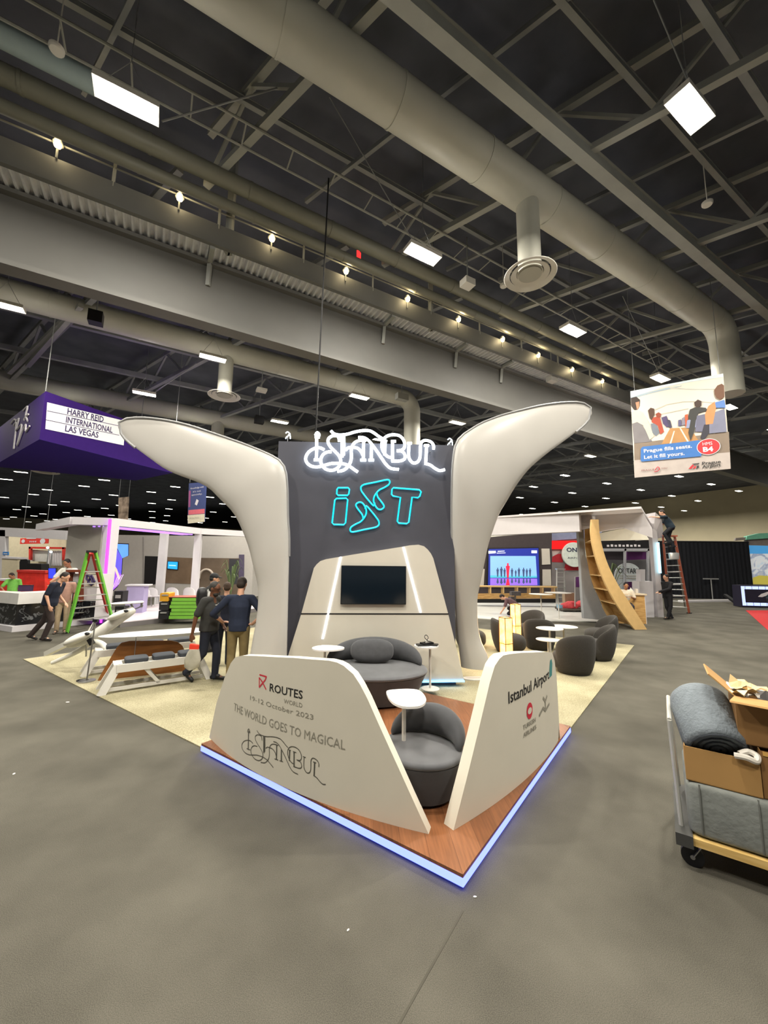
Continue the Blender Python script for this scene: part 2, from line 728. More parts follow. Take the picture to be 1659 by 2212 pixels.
# posts that carry the catwalk from the roof
for (px, py) in ((498, 470), (930, 650)):
    u, z = zat(px, py, CVN + .1)
    b = B()
    b.beam(LV(u, CVN + .1, CZ), LV(u, CVN + .1, 13.6), .16, .16)
    tag(obj('hanger_post', b, GREY), 'upright steel hanger from roof down to the catwalk', 'post', 'catwalk hangers')

# ------------------------------------------------------------------ pipes and cable racks along the roof
def pipe(name, pts, r, m, label, cat='pipe', seams=0.0, group=None):
    t = thing(name, label, cat, pts[0], 0, group)
    b = B()
    b.tube(pts, r, 20)
    obj('pipe_run', b, m, t)
    if seams:
        a, c = Vector(pts[0]), Vector(pts[1])
        d = (c - a).normalized()
        k = int((c - a).length / seams)
        for i in range(1, k):
            q = a + d * (seams * i)
            b = B()
            b.tube([q - d * .03, q + d * .03], r * 1.06, 20)
            obj('joint_band', b, m, t)
    return t


PIPEG = mat('pipe_paint', (112, 111, 99), 0.5, 0, 0.05, 2)
pipe('pipe', [LV(-14, 9.30, 11.45), LV(26, 9.6, 11.45)], .20, PIPEG, 'upper of two thick grey pipes running beside the catwalk', seams=2.2)
pipe('pipe', [LV(-14, 9.72, 11.15), LV(26, 10.0, 11.15)], .14, PIPEG, 'lower of two grey pipes running beside the catwalk', seams=2.6)
pipe('pipe', [LV(-14, 10.2, 12.3), LV(26, 10.4, 12.3)], .12, GREY, 'thin grey pipe high above the catwalk railing')
pipe('pipe', [LV(-12, 8.45, 11.5), LV(-1.7, 8.7, 11.5)], .2, mat('bluish_pipe', (150, 166, 168), 0.5, 0, .04), 'pale blue grey pipe end above the bright lamp at upper left')
rk = thing('cable_rack', 'narrow triangular cable rack of thin rods under the roof', 'cable rack', LV(4, 8, 11.5))
b = B()
for dv, dz in ((7.8, 0), (8.35, 0), (8.0, .25)):
    b.tube([LV(-10, dv - .1, 11.5 + dz), LV(26, dv + .5, 11.5 + dz)], .028, 6)
obj('rail', b, GREY, rk)
for i in range(34):
    b = B()
    u = -9.5 + i * 1.05
    s = (u + 10) / 36 * .6 - .1
    b.tube([LV(u, 7.8 + s, 11.5), LV(u, 8.35 + s, 11.5)], .018, 5)
    b.tube([LV(u, 7.8 + s, 11.5), LV(u, 8.0 + s, 11.75)], .018, 5)
    obj('cross_rod', b, GREY, rk)

# ------------------------------------------------------------------ air ducts
def diffuser(t, c, r):
    for i, (k, dz) in enumerate(((1.0, 0.0), (.74, .02), (.50, .04), (.28, .06))):
        b = B()
        b.lathe([(r * k, dz), (r * (k - .21), dz + .05), (r * (k - .22), dz + .04), (r * k * .985, dz - .012), (r * k, dz)], c, 36, cap=False)
        obj('diffuser_ring', b, WHITEP, t)


def duct(label, v0, v1, u0, u1, z, r, drop_u=None, drop_z=None, elbow_z=None, seam=1.15, dr=None, elbow_diff=0):
    t = thing('air_duct', label, 'air duct', LV(u0, v0, z))
    vv = lambda u: v0 + (v1 - v0) * (u - u0) / (u1 - u0)
    pts = [LV(u0, v0, z), LV(u1, v1, z)]
    if elbow_z is not None:
        k = r * 1.6
        for i in range(1, 9):
            a = math.pi / 2 * i / 8
            pts.append(LV(u1 + k * math.sin(a), v1, z - k * (1 - math.cos(a))))
        pts.append(LV(u1 + k, v1, elbow_z))
    b = B()
    b.tube(pts, r, 28)
    obj('duct_run', b, DUCTM, t)
    k = int((u1 - u0) / seam)
    for i in range(1, k + 1):
        u = u0 + seam * i
        if i % 2:
            continue
        b = B()
        b.tube([LV(u - .025, vv(u), z), LV(u + .025, vv(u), z)], r * 1.025, 28)
        obj('seam_band', b, DUCTM, t)
    if drop_u is not None:
        q = dr or r * .55
        b = B()
        b.tube([LV(drop_u, vv(drop_u), z), LV(drop_u, vv(drop_u), drop_z)], q, 24)
        obj('drop', b, DUCTM, t)
        diffuser(t, LV(drop_u, vv(drop_u), drop_z), q * 2.25)
    if elbow_diff:
        diffuser(t, LV(u1 + r * 1.6, v1, elbow_z), r * 1.3)
    return t


du, dz = zat(1148, 592, 5.75)
duct('big round grey air duct with a drop and white ring diffuser', 5.85, 5.75, -8, 17.6, 11.35, .46, du, dz, 8.6, 1.15, .27, 0)
eu, ez = zat(1572, 832, 6.0)
t = thing('air_diffuser', 'white round diffuser peeping out beside the hanging photo banner', 'air diffuser', LV(eu, 6.0, ez))
diffuser(t, LV(eu, 6.0, ez), .5)
b = B()
b.tube([LV(eu, 6.0, ez + .06), LV(eu, 6.0, 12.5)], .16, 16)
obj('drop', b, DUCTM, t)
du, dz = zat(486, 851, 17.5)
duct('round grey air duct behind the girder with a white ring diffuser', 17.6, 17.8, -18, 11.3, 11.4, .46, du, dz, 8.2, 1.4, .30)
duct('distant round air duct beyond the second row of lamps', 27.5, 27.5, -30, 30, 11.6, .5, 3.0, 8.6, None, 3.0, .4)
duct('farthest round air duct in the left distance', 40.0, 40.0, -40, 20, 11.6, .5, -8.0, 9.0, None, 6.0, .4)

# ------------------------------------------------------------------ roof steel
def truss(name, label, cat, p, q, depth, w, web, m, group, stud=None):
    p, q = Vector(p), Vector(q)
    t = thing(name, label, cat, p, 0, group)
    b = B()
    b.beam(p, q, w, w)
    obj('bottom_chord', b, m, t)
    up = Vector((0, 0, depth))
    b = B()
    b.beam(p + up, q + up, w, w)
    obj('top_chord', b, m, t)
    k = max(2, int((q - p).length / web))
    b = B()
    for i in range(k):
        a0, a1 = p.lerp(q, i / k), p.lerp(q, (i + 1) / k)
        mid = p.lerp(q, (i + .5) / k)
        b.beam(a0, mid + up, w * .5, w * .5)
        b.beam(mid + up, a1, w * .5, w * .5)
    obj('web', b, m, t)
    return t


SLOPE = -0.43
CR = []
for k in range(-6, 14):
    CR.append(7.94 + 2.6 * k)
for i, u0 in enumerate(CR):
    # the crossing members run slanting to the long steel
    a = LV(u0 + SLOPE * (-3.0 - 4.61), -3.0, 11.62)
    c = LV(u0 + SLOPE * (10.0 - 4.61), 10.0, 11.62)
    if i % 2 == 0:
        truss('roof_truss', 'grey steel truss crossing under the dark roof deck', 'roof truss', a, c, 1.5, .16, 3.2, GREY, 'cross trusses of the roof')
    else:
        b = B()
        b.beam(a + Vector((0, 0, .9)), c + Vector((0, 0, .9)), .09, .12)
        tag(obj('roof_beam', b, DSTEEL), 'thin steel beam crossing high under the roof deck', 'beam', 'light cross beams of the roof')
for v, w, z in ((4.6, .26, 11.5), (3.6, .12, 12.5), (2.3, .14, 12.3), (0.6, .14, 12.5), (-1.2, .14, 12.5), (5.2, .14, 12.6), (6.9, .12, 12.6), (8.6, .12, 12.9)):
    b = B()
    b.beam(LV(-14, v, z), LV(42, v, z), w, w * 1.1)
    b.beam(LV(-14, v, z + w * .5), LV(42, v, z + w * .5), w * 1.35, .02)
    tag(obj('roof_purlin', b, GREY if w > .2 else DSTEEL), 'heavy grey purlin crossing above the hall right of the big duct' if w > .2 else 'long thin steel purlin under the dark roof deck', 'purlin', None if w > .2 else 'long purlins of the roof')
# behind the girder
for k in range(-7, 9):
    u0 = 2.0 + 5.2 * k
    a = LV(u0 + 3, 11.4, 11.6)
    c = LV(u0 - 9, 38.0, 11.6)
    truss('roof_truss', 'grey steel truss behind the girder over the far booths', 'roof truss', a, c, 1.5, .18, 3.6, DSTEEL, 'far cross trusses of the roof')
for v in (14.5, 20, 24, 30, 35):
    b = B()
    b.beam(LV(-40, v, 12.0), LV(45, v, 12.0), .2, .24)
    tag(obj('roof_purlin', b, DSTEEL), 'long thin steel purlin behind the girder', 'purlin', 'far purlins of the roof')
for (px0, py0, px1, py1) in ((20, 805, 150, 680), (60, 790, 175, 660)):
    b = B()
    b.beam(gp(px0, py0, 10.6), gp(px1, py1, 11.3), .16, .16)
    tag(obj('brace', b, GREY), 'slanting grey brace behind the girder at far left', 'brace', 'slanting braces at far left')

# ------------------------------------------------------------------ high bay lamps
LZ = 10.0


def bay_lamp(u, v, label, group=None, near=False, wire=None, z=LZ):
    t = thing('ceiling_lamp', label, 'ceiling lamp', LV(u, v, z), math.pi / 2 - AL, group)
    b = B()
    b.box((0, 0, 0.0), (.92, .34, .012))
    obj('diffuser', b, EM_LAMP2 if near else EM_LAMP, t, local=True)
    if near:
        b = B()
        for sx in (-1, 1):
            b.box((sx * .47, 0, .03), (.02, .38, .1))
            b.box((0, sx * .18, .03), (.92, .02, .1))
        b.box((0, 0, .07), (.92, .36, .04))
        obj('housing', b, WHITEP, t, local=True)
        for sx in (-1, 1):
            b = B()
            b.tube([(sx * .4, 0, .08), (0, 0, .8)], .006, 5)
            obj('hanger', b, CHROME, t, local=True)
        b = B()
        b.tube([(0, 0, .8), (0, 0, 3.5)], .008, 5)
        obj('hanger', b, CHROME, t, local=True)
    return t


NEAR = {}
near_list = [
    (7.47, 2.46, 'big bright square lamp panel at the upper right of the roof'),
    (-1.01, 7.32, 'long bright lamp panel at the upper left above the catwalk'),
    (5.37, 7.47, 'bright lamp panel between the catwalk and the duct diffuser'),
    (11.66, 7.56, 'bright lamp panel right of the duct diffuser over the catwalk'),
    (17.87, 7.8, 'bright lamp panel just above the hanging photo banner'),
    (-4.68, 15.89, 'bright lamp panel cut by the photo edge below the girder'),
    (1.38, 15.91, 'bright lamp panel beside the duct drop behind the girder'),
    (7.88, 16.14, 'bright lamp panel above the white neon script'),
    (-1.01, 21.19, 'bright lamp panel above the purple hanging sign'),
    (5.54, 21.53, 'bright lamp panel above the left fabric wing'),
    (14.12, 16.35, 'bright lamp panel by the duct elbow above the tower'),
    (26.66, 16.49, 'bright lamp panel under the girder between right wing and banner'),
]
for u, v, l in near_list:
    bay_lamp(u, v, l, None, True)
lampn = 0
rows = []
v = 26.3
odd = 0
while v < 110:
    rows.append((v, 1.35 if odd == 0 else 5.35))
    odd ^= 1
    v += 5.2
rows += [(-2.6, 5.3), (2.46, 1.2), (2.46, 13.7), (2.46, 20), (2.46, 26.2), (7.6, 24.1), (7.7, 30.3), (7.7, 36.5), (12.3, 34), (12.3, 40.2), (12.3, 46.5), (21.4, 12), (21.4, 18.2), (21.4, 24.5), (16.2, 20.3), (16.3, 33), (16.3, 39.2), (16.3, 45.4), (16.3, 51.7), (21.4, 30.7), (21.4, 37), (21.4, 43), (21.4, 49.4), (21.4, 55.6), (21.4, -7.2), (21.4, -13.4), (12.3, 27.8), (7.7, 42.7), (7.7, 49), (2.4, 32.5), (2.4, 38.7), (2.4, 45), (2.4, 51.2)]
pts = []
for v, ph in rows:
    if v > 25:
        u = ph - 6.25 * 12
        while u < 70:
            pts.append((u, v))
            u += 6.25
    else:
        pts.append((ph, v))
for u, v in pts:
    x, y, f = proj(LV(u, v, LZ))
    if f < 1 or not (-30 < x < 1690):
        continue
    if 610 < x < 1080 and y > 960:          # behind the tower
        continue
    if y > 1118 and x > 1000 or y > 1160 or (f > 84):
        continue
    lampn += 1
    bay_lamp(u, v, 'small far lamp panel glowing in the distant dark roof', 'far ceiling lamps', False)
# light of the fixtures; last ones added to brighten far wall and stands
for i, (u, v) in enumerate([(7.47, 2.46), (-1.01, 7.32), (5.37, 7.47), (11.66, 7.56), (17.87, 7.8), (-4.68, 15.89), (1.38, 15.91), (7.88, 16.14), (-1.01, 21.19), (5.54, 21.53), (14.12, 16.35), (20.4, 16.4), (26.66, 16.49), (-7.2, 7.3), (1.2, 2.46), (-5.0, 2.46), (13.7, 2.46), (-0.9, -2.6), (5.3, -2.6), (11.5, -2.6), (24.1, 7.6), (-10, 26.3), (2, 26.3), (14, 26.3), (26, 26.3), (-6, 36.7), (8, 36.7), (34, 12.3), (45, 20), (58, 22), (60, 32), (58, 10), (-20, 30), (-14, 42), (-26, 42), (4, 48)]):
    ld = bpy.data.lights.new('lamp_and_fill', 'AREA')
    ld.shape = 'RECTANGLE'
    ld.size, ld.size_y = .9, .34
    ld.energy = LAMPW * (1 if i < 28 else 5.0 if i < 32 else 1.8)
    ld.color = LAMPC
    lo = bpy.data.objects.new('lamp_and_fill', ld)
    COL.objects.link(lo)
    lo.location = LV(u, v, LZ - .03)
    lo.rotation_euler = (0, 0, math.pi / 2 - AL)
    if i < 14:                              # light leaving the lens sideways
        ld = bpy.data.lights.new('lens_light', 'POINT')
        ld.energy = 75
        ld.color = LAMPC
        ld.shadow_soft_size = .15
        lo = bpy.data.objects.new('lens_light', ld)
        COL.objects.link(lo)
        lo.location = LV(u, v, LZ - .2)

# ------------------------------------------------------------------ small things in the roof
def roofbox(px, py, z, d, m, label, cat, name, rz=.5, stem=1.5):
    c = gp(px, py, z)
    t = thing(name, label, cat, c)
    b = B()
    b.box(c, d, rz)
    obj('body', b, m, t)
    b = B()
    b.tube([c + Vector((0, 0, d[2] / 2)), c + Vector((0, 0, stem))], .02, 6)
    obj('hanger', b, DSTEEL, t)
    return t


roofbox(207, 687, 10.2, (.4, .35, .4), BLACKM, 'black loudspeaker hung under the duct behind the girder', 'loudspeaker', 'loudspeaker')
roofbox(560, 907, 10.2, (.5, .4, .4), BLACKM, 'black loudspeaker hung beside the round white diffuser', 'loudspeaker', 'loudspeaker')
roofbox(565, 843, 10.0, (.45, .4, .1), WHITEP, 'small white box hung on a rod behind the girder', 'wireless unit', 'wireless_unit')
roofbox(1010, 612, 10.3, (.35, .3, .2), WHITEP, 'small white box hung beside the catwalk lamps', 'wireless unit', 'wireless_unit')
roofbox(1192, 818, 10.2, (.4, .3, .3), WHITEP, 'white wireless box on the catwalk side channel', 'wireless unit', 'wireless_unit')
roofbox(868, 858, 10.2, (.6, .3, .3), GREY, 'grey box hung near the elbow of the far duct', 'projector', 'projector')
for px, py, l in ((1528, 441, 'small white disc detector on the roof right of the purlin'), (1088, 618, 'small white disc detector beside the duct diffuser'), (122, 108, 'small white camera dome on the pale blue pipe')):
    c = gp(px, py, 11.2)
    b = B()
    b.lathe([(.01, -.03), (.1, -.03), (.12, 0), (.12, .05)], c, 16)
    b.tube([c, c + Vector((0, 0, 1.6))], .012, 5)
    tag(obj('detector', b, WHITEP), l, 'detector')
for (a, za, c, zc, r, l) in (((712, 210), 12.4, (893, 522), 10.1, .012, 'thin slanting wire from roof to the lamp panel'), ((710, 385), 11.6, (682, 935), 5.4, .02, 'long dark cable hanging down to the booth tower'), ((1412, 0), 11.5, (1492, 190), 10.1, .012, 'thin wire holding the big square lamp'), ((1345, 640), 12, (1424, 808), 10.1, .012, 'thin wire holding the lamp above the photo banner'), ((350, 262), 10.1, (600, 190), 12.2, .018, 'slanting rod beside the long upper left lamp'), ((330, 850), 10.1, (425, 785), 11.2, .03, 'slanting conduit joining two lamps behind the girder')):
    b = B()
    b.tube([gp(a[0], a[1], za), gp(c[0], c[1], zc)], r, 6)
    tag(obj('hanging_wire', b, BLACKM if 'dark' in l else DSTEEL), l, 'wire')
# ------------------------------------------------------------------ booth: rug + deck
DZ = 0.10
dn, dl, dr = gp(1000, 1889, DZ), gp(435, 1606, DZ), gp(1232, 1568, DZ)
dfar = dl + dr - dn
RUG = carpet_mat('cream_shag', (130, 124, 98), (174, 167, 139), 60)
rl, rr = gp(50, 1425), gp(1370, 1395)
rn = gp(1000, 1908) + Vector((-.02, .06, 0))
rf = rl + rr - rn
b = B()
b.prism([(p.x, p.y) for p in (rn, rr, rf, rl)], 0.0, 0.014)
rug = obj('rug', b, RUG)
tag(rug, 'large square cream rug laid under the whole white and wood booth', 'rug')
ea, eb = (dl - dn).normalized(), (dr - dn).normalized()
ang = math.atan2(ea.y, ea.x)
WOODF = bpy.data.materials.new('wood_laminate')
WOODF.use_nodes = True
nt = WOODF.node_tree
bs = nt.nodes['Principled BSDF']
bs.inputs['Roughness'].default_value = 0.32
tc = nt.nodes.new('ShaderNodeTexCoord')
mp = nt.nodes.new('ShaderNodeMapping')
mp.inputs['Rotation'].default_value = (0, 0, -ang + .9)
nt.links.new(tc.outputs['Object'], mp.inputs['Vector'])
br = nt.nodes.new('ShaderNodeTexBrick')
br.inputs['Scale'].default_value = 1.0
br.inputs['Brick Width'].default_value = 1.3
br.inputs['Row Height'].default_value = 0.19
br.inputs['Mortar Size'].default_value = 0.002
br.inputs['Color1'].default_value = lin((130, 84, 54)) + (1,)
br.inputs['Color2'].default_value = lin((110, 68, 41)) + (1,)
br.inputs['Mortar'].default_value = lin((92, 54, 30)) + (1,)
nt.links.new(mp.outputs['Vector'], br.inputs['Vector'])
wv = nt.nodes.new('ShaderNodeTexNoise')
wv.inputs['Scale'].default_value = 4
wv.inputs['Detail'].default_value = 6
mp2 = nt.nodes.new('ShaderNodeMapping')
mp2.inputs['Scale'].default_value = (1, 14, 1)
nt.links.new(mp.outputs['Vector'], mp2.inputs['Vector'])
nt.links.new(mp2.outputs['Vector'], wv.inputs['Vector'])
mxn = nt.nodes.new('ShaderNodeMixRGB')
mxn.blend_type = 'OVERLAY'
mxn.inputs['Fac'].default_value = 0.55
nt.links.new(br.outputs['Color'], mxn.inputs['Color1'])
nt.links.new(wv.outputs['Fac'], mxn.inputs['Color2'])
nt.links.new(mxn.outputs['Color'], bs.inputs['Base Color'])
deck = thing('booth_deck', 'square raised wood laminate deck glowing blue along its edges', 'platform', dn)
ins = lambda p, k: p + (ea + eb) * k
b = B()
b.prism([(p.x, p.y) for p in (dn, dr, dfar, dl)], DZ - .022, DZ)
obj('deck_top', b, WOODF, deck)
b = B()
b.prism([(p.x, p.y) for p in (dn + (ea + eb) * .05, dr + (ea - eb) * .05, dfar - (ea + eb) * .05, dl + (eb - ea) * .05)], .014, DZ - .022)
obj('deck_base', b, BLACKM, deck)
BLUE = emat('blue_strip', (90, 102, 255), 5.2)
BLUE2 = emat('pale_blue_strip', (150, 176, 255), 3.2)
for p, q, d in ((dn, dl, eb), (dn, dr, ea)):
    b = B()
    t = (q - p).normalized()
    z = Vector((0, 0, .05 - DZ))
    b.beam(p + z + d * .012, q + z + d * .012, .03, .05)
    obj('light_strip', b, BLUE, deck)

# ------------------------------------------------------------------ tower
twn = gp(1003, 1472, DZ)
YAW = math.radians(5)
TU = Vector((math.cos(YAW), math.sin(YAW), 0))
TW = Fr(twn, TU)                            # front of the white panel, normal to the camera
if TW.n.y > 0:
    TW.n = -TW.n
tw_n = TW.n
CHAR = mat('charcoal_panel', (70, 71, 81), 0.55, 0, .06, 2)
tower = thing('booth_tower', 'tall charcoal tower with a white rounded panel at its foot', 'tower', TW.at(-1.3, 0, -.6))
tl = TW.px(602, 953, -.12)
tr = TW.px(979, 962, -.12)
TX0, TX1, TZT = tl[0], tr[0], (tl[1] + tr[1]) / 2
b = B()
b.ext(TW.at, [(TX0, -.1 + .0), (TX1, -.1), (TX1, tr[1]), (TX0, tl[1])], -.12, -1.1)
obj('tower_body', b, CHAR, tower)
pan_px = [(603, 1480), (651, 1325), (678, 1227), (684, 1219), (692, 1212), (704, 1208), (762, 1198), (869, 1181), (885, 1178), (904, 1176.6), (916, 1180), (924, 1187), (931, 1196), (936, 1206), (968, 1325), (1003, 1472)]
pan = [TW.px(*p) for p in pan_px]
pan[0] = (pan[0][0], 0.0)
pan[-1] = (pan[-1][0], 0.0)
PANELW = mat('white_panel', (208, 203, 190), 0.4, 0, .02, 3)
b = B()
b.ext(TW.at, pan, -.12, 0)
pn = obj('white_panel', b, PANELW, tower)
b = B()
y0 = TW.px(810, 1327.5)[1]
x0, x1 = TW.px(650, 1327)[0], TW.px(969, 1327)[0]
b.ext(TW.at, [(x0, y0), (x1, y0), (x1, y0 + .022), (x0, y0 + .022)], 0, .004)
obj('seam_strip', b, BLACKM, pn)
WSTRIP = emat('white_strip', (240, 244, 255), 6.0)
for a, c in (((736, 1203), (697, 1380)), ((871.5, 1182), (908.5, 1323))):
    b = B()
    p0, p1 = TW.px(*a), TW.px(*c)
    w = .014
    b.ext(TW.at, [(p0[0] - w, p0[1]), (p0[0] + w, p0[1]), (p1[0] + w, p1[1]), (p1[0] - w, p1[1])], 0, .012)
    obj('light_bar', b, WSTRIP, pn)
b = B()
b.ext(TW.at, [(-1.35, -.005), (0.0, -.005), (0.0, .02), (-1.35, .02)], 0, .02)
obj('light_strip', b, emat('cyan_strip', (90, 180, 255), 7.0), pn)
# television
tv = thing('television', 'large black flat television on the white tower panel', 'television', TW.at(-.9, 1.5, 0))
a, c = TW.px(735.4, 1305), TW.px(876.6, 1223)
b = B()
b.ext(TW.at, rrect(a[0], a[1], c[0], c[1], .01), .012, .05)
obj('case', b, BLACKM, tv)
b = B()
b.ext(TW.at, [(a[0] + .1, a[1] + .1), (c[0] - .1, a[1] + .1), (c[0] - .1, c[1] - .1), (a[0] + .1, c[1] - .1)], 0, .012)
obj('bracket', b, BLACKM, tv)
b = B()
b.flat(TW.at, [(a[0] + .012, a[1] + .015), (c[0] - .012, a[1] + .015), (c[0] - .012, c[1] - .012), (a[0] + .012, c[1] - .012)], .0515)
obj('screen', b, mat('screen_off', (10, 22, 32), 0.12, 0, 0, spec=0.6), tv)

# neon script
SCR = {
    'I': [[(210, 112), (208, 230), (205, 350)], [(180, 348), (240, 348)], [(190, 114), (240, 114)], [(197, 97), (215, 68), (235, 97), (197, 97)],
          [(285, 245), (245, 225), (190, 230), (130, 265), (98, 320), (105, 370), (150, 410), (220, 420), (300, 400), (360, 385), (430, 383), (490, 390), (540, 410), (590, 445), (630, 472)]],
    'S': [[(440, 160), (430, 110), (380, 100), (335, 125), (325, 165), (350, 215), (400, 265), (440, 310), (455, 360), (440, 410), (400, 445), (350, 455), (300, 440), (262, 400), (250, 350), (270, 300), (310, 270), (360, 265)]],
    'T': [[(468, 95), (470, 200), (470, 320)], [(486, 95), (487, 200), (484, 300)], [(355, 50), (385, 80), (440, 92), (520, 85), (600, 62), (680, 48), (750, 50), (800, 75), (840, 105), (878, 128)]],
    'A': [[(690, 155), (688, 250), (685, 350)], [(655, 350), (715, 350)], [(715, 150), (650, 150), (600, 170), (570, 215), (562, 260), (565, 310), (555, 370), (525, 420), (480, 455), (420, 465)], [(505, 250), (530, 225), (580, 220), (630, 230), (665, 265), (680, 300)]],
    'N': [[(770, 190), (769, 270), (768, 350)], [(740, 350), (795, 350)], [(635, 118), (690, 120), (740, 150), (790, 210), (840, 280), (880, 340), (920, 395), (970, 435), (1050, 445)], [(910, 155), (908, 230), (905, 300)], [(892, 155), (928, 155)]],
    'B': [[(985, 160), (985, 260), (985, 360)], [(970, 158), (1020, 158)], [(975, 325), (930, 310), (890, 260), (875, 200), (890, 140), (940, 100), (1010, 90), (1070, 110), (1105, 160), (1110, 210), (1085, 245), (1030, 255)], [(1030, 255), (1090, 265), (1115, 310), (1100, 345), (1050, 360), (975, 360)]],
    'U': [[(1155, 180), (1150, 300), (1165, 350), (1200, 380), (1240, 370), (1265, 330), (1270, 260), (1272, 200), (1290, 160), (1330, 148), (1380, 165), (1405, 200), (1405, 240)], [(1138, 178), (1182, 178)]],
    'L': [[(1335, 200), (1330, 290), (1325, 385)], [(1310, 200), (1358, 200)], [(1315, 385), (1370, 400), (1420, 435), (1470, 458), (1520, 448)]],
}
NEONW = emat('white_neon', (238, 250, 255), 6.0)
sign = thing('neon_sign', 'white glowing neon script reading ISTANBUL at the tower top', 'neon sign', TW.at(-1.3, 4.3, 0))
OFFS = -.03
for i, (L_, st) in enumerate(SCR.items()):
    b = B()
    for s in st:
        pts = []
        for x, y in s:
            u, v = TW.px(640 + x / 4.74, 920 + y / 4.74, OFFS)
            pts.append(TW.at(u, v, OFFS))
        if len(pts) > 2:
            pts = curve(pts, 4)
        b.tube(pts, .027, 8)
    obj('neon_letter', b, NEONW, sign)
b = B()
for x in (680, 760, 850, 930):
    u, v = TW.px(x, 975, OFFS)
    b.tube([TW.at(u, v, OFFS - .01), TW.at(u, v, -.12)], .008, 6)
obj('stand_off', b, CHROME, sign)
for k_, (px_, dy_) in enumerate(((617, 0), (967, 14))):
    sd_ = thing('side_neon', 'white neon stroke at the %s upper edge of the tower seen edge on' % ('left', 'right')[k_], 'neon sign', TW.at(TX0 if k_ == 0 else TX1, 4.3, -.3))
    for st_ in ([(0, -8), (4, -11), (8, -8), (6, -3), (2, 0), (0, 4)], [(9, -8), (10, -2), (10, 4)]):
        b = B()
        b.tube(curve([dp(px_ + x_, 944 + dy_ + y_, 7.62) for x_, y_ in st_], 4), .012, 6)
        obj('neon_letter', b, emat('white_neon_dim', (235, 245, 255), 2.0), sd_)
    b = B()
    p_ = dp(px_ + 5, 944 + dy_ - 6, 7.62)
    b.tube([p_, p_ - Vector((0, 0, .45)), Vector((p_.x + (.2 if k_ == 0 else -.2), p_.y, p_.z - .45))], .008, 5)
    obj('stand_off', b, CHROME, sd_)
CYAN = emat('cyan_neon', (0, 196, 220), 1.7)
neon = thing('neon_logo', 'turquoise outline neon letters iST on the charcoal tower', 'neon sign', TW.at(-1.0, 3.2, -.1))
w1 = [(690, 595), (713, 576), (800, 558), (885, 540), (905, 552), (898, 576), (865, 598), (830, 615), (805, 640), (788, 670), (785, 700), (795, 730), (815, 757), (840, 762), (862, 745), (855, 722), (835, 695), (815, 668), (808, 640)]
w1b = [(690, 595), (692, 620), (712, 650), (745, 692), (785, 735), (793, 712)]
rot = lambda s: [(1515 - x, 1470 - y) for x, y in s]
IST = [('neon_letter', [([(520, 600), (595, 600), (604, 612), (600, 645), (590, 657), (520, 657), (509, 645), (512, 612)], True), ([(508, 680), (580, 678), (591, 690), (575, 862), (562, 876), (487, 874), (475, 862), (495, 692)], True)]),
       ('neon_letter', [(w1, False), (w1b, False), (rot(w1), False), (rot(w1b), False)]),
       ('neon_letter', [([(932, 600), (1125, 615), (1139, 630), (1130, 663), (1115, 675), (1072, 670), (1047, 858), (1032, 868), (972, 864), (962, 850), (985, 672), (930, 662), (919, 650), (922, 612)], True)])]
for nm, sts in IST:
    b = B()
    for s, cl in sts:
        pts = []
        for x, y in s:
            u, v = TW.px(580 + x / 3.456, 880 + y / 3.456, -.09)
            pts.append(TW.at(u, v, -.09))
        if not cl:
            pts = curve(pts, 3)
        b.tube(pts, .0155, 6, closed=cl)
    obj(nm, b, CYAN, neon)

# ------------------------------------------------------------------ stretch fabric wings
FABRIC = mat('stretch_fabric', (188, 185, 179), 0.28, 0, .02, 2, spec=.35)


def wing(name, label, inner_px, outer_px, base_in, base_out, y_base):
    def off(py):
        t = min(1, max(0, (1400 - py) / 380))
        return base_in * (1 - t) + base_out * t

    def P(p):
        d = off(p[1])
        u, v = TW.px(p[0], p[1], d)
        return TW.at(u, v, d)
    I = curve([P(p) for p in inner_px], 5)
    O = curve([P(p) for p in outer_px], 5)
    n = 46
    I, O = resample(I, n), resample(O, n)
    rings = []
    for i in range(n):
        c = (I[i] + O[i]) / 2
        h = (I[i] - O[i]) / 2
        t = i / (n - 1)
        d = min(.20, h.length * (.55 * (1 - t) ** 1.6 + .07))
        d = max(d, .02)
        ring = []
        for j in range(24):
            a = 2 * math.pi * j / 24
            cs, sn = math.cos(a), math.sin(a)
            ring.append(c + h * (math.copysign(abs(cs) ** .9, cs)) + tw_n * (d * sn if sn > 0 else min(d, .05) * sn))
        rings.append(ring)
    t = thing(name, label, 'fabric wing', Vector((rings[0][0].x, rings[0][0].y, 0)))
    b = B()
    b.loft(rings)
    obj('fabric', b, FABRIC, t, sharp=60)
    b = B()
    rim = I[int(n * .30):]
    tip = O[-1:-6:-1]
    b.tube([p + tw_n * .012 for p in rim] + [p + tw_n * .012 for p in tip[1:]], .022, 8)
    obj('rim_tube', b, mat('rim_grey', (150, 150, 150), .4, .1, .03), t)
    b = B()
    ring = [p + (p - sum(rings[0], Vector()) / 24) * .04 for p in rings[0]]
    b.loft([[Vector((p.x, p.y, .0)) for p in ring], [Vector((p.x, p.y, .03)) for p in ring]], sm=False)
    obj('base_plate', b, WHITEP, t)
    return t


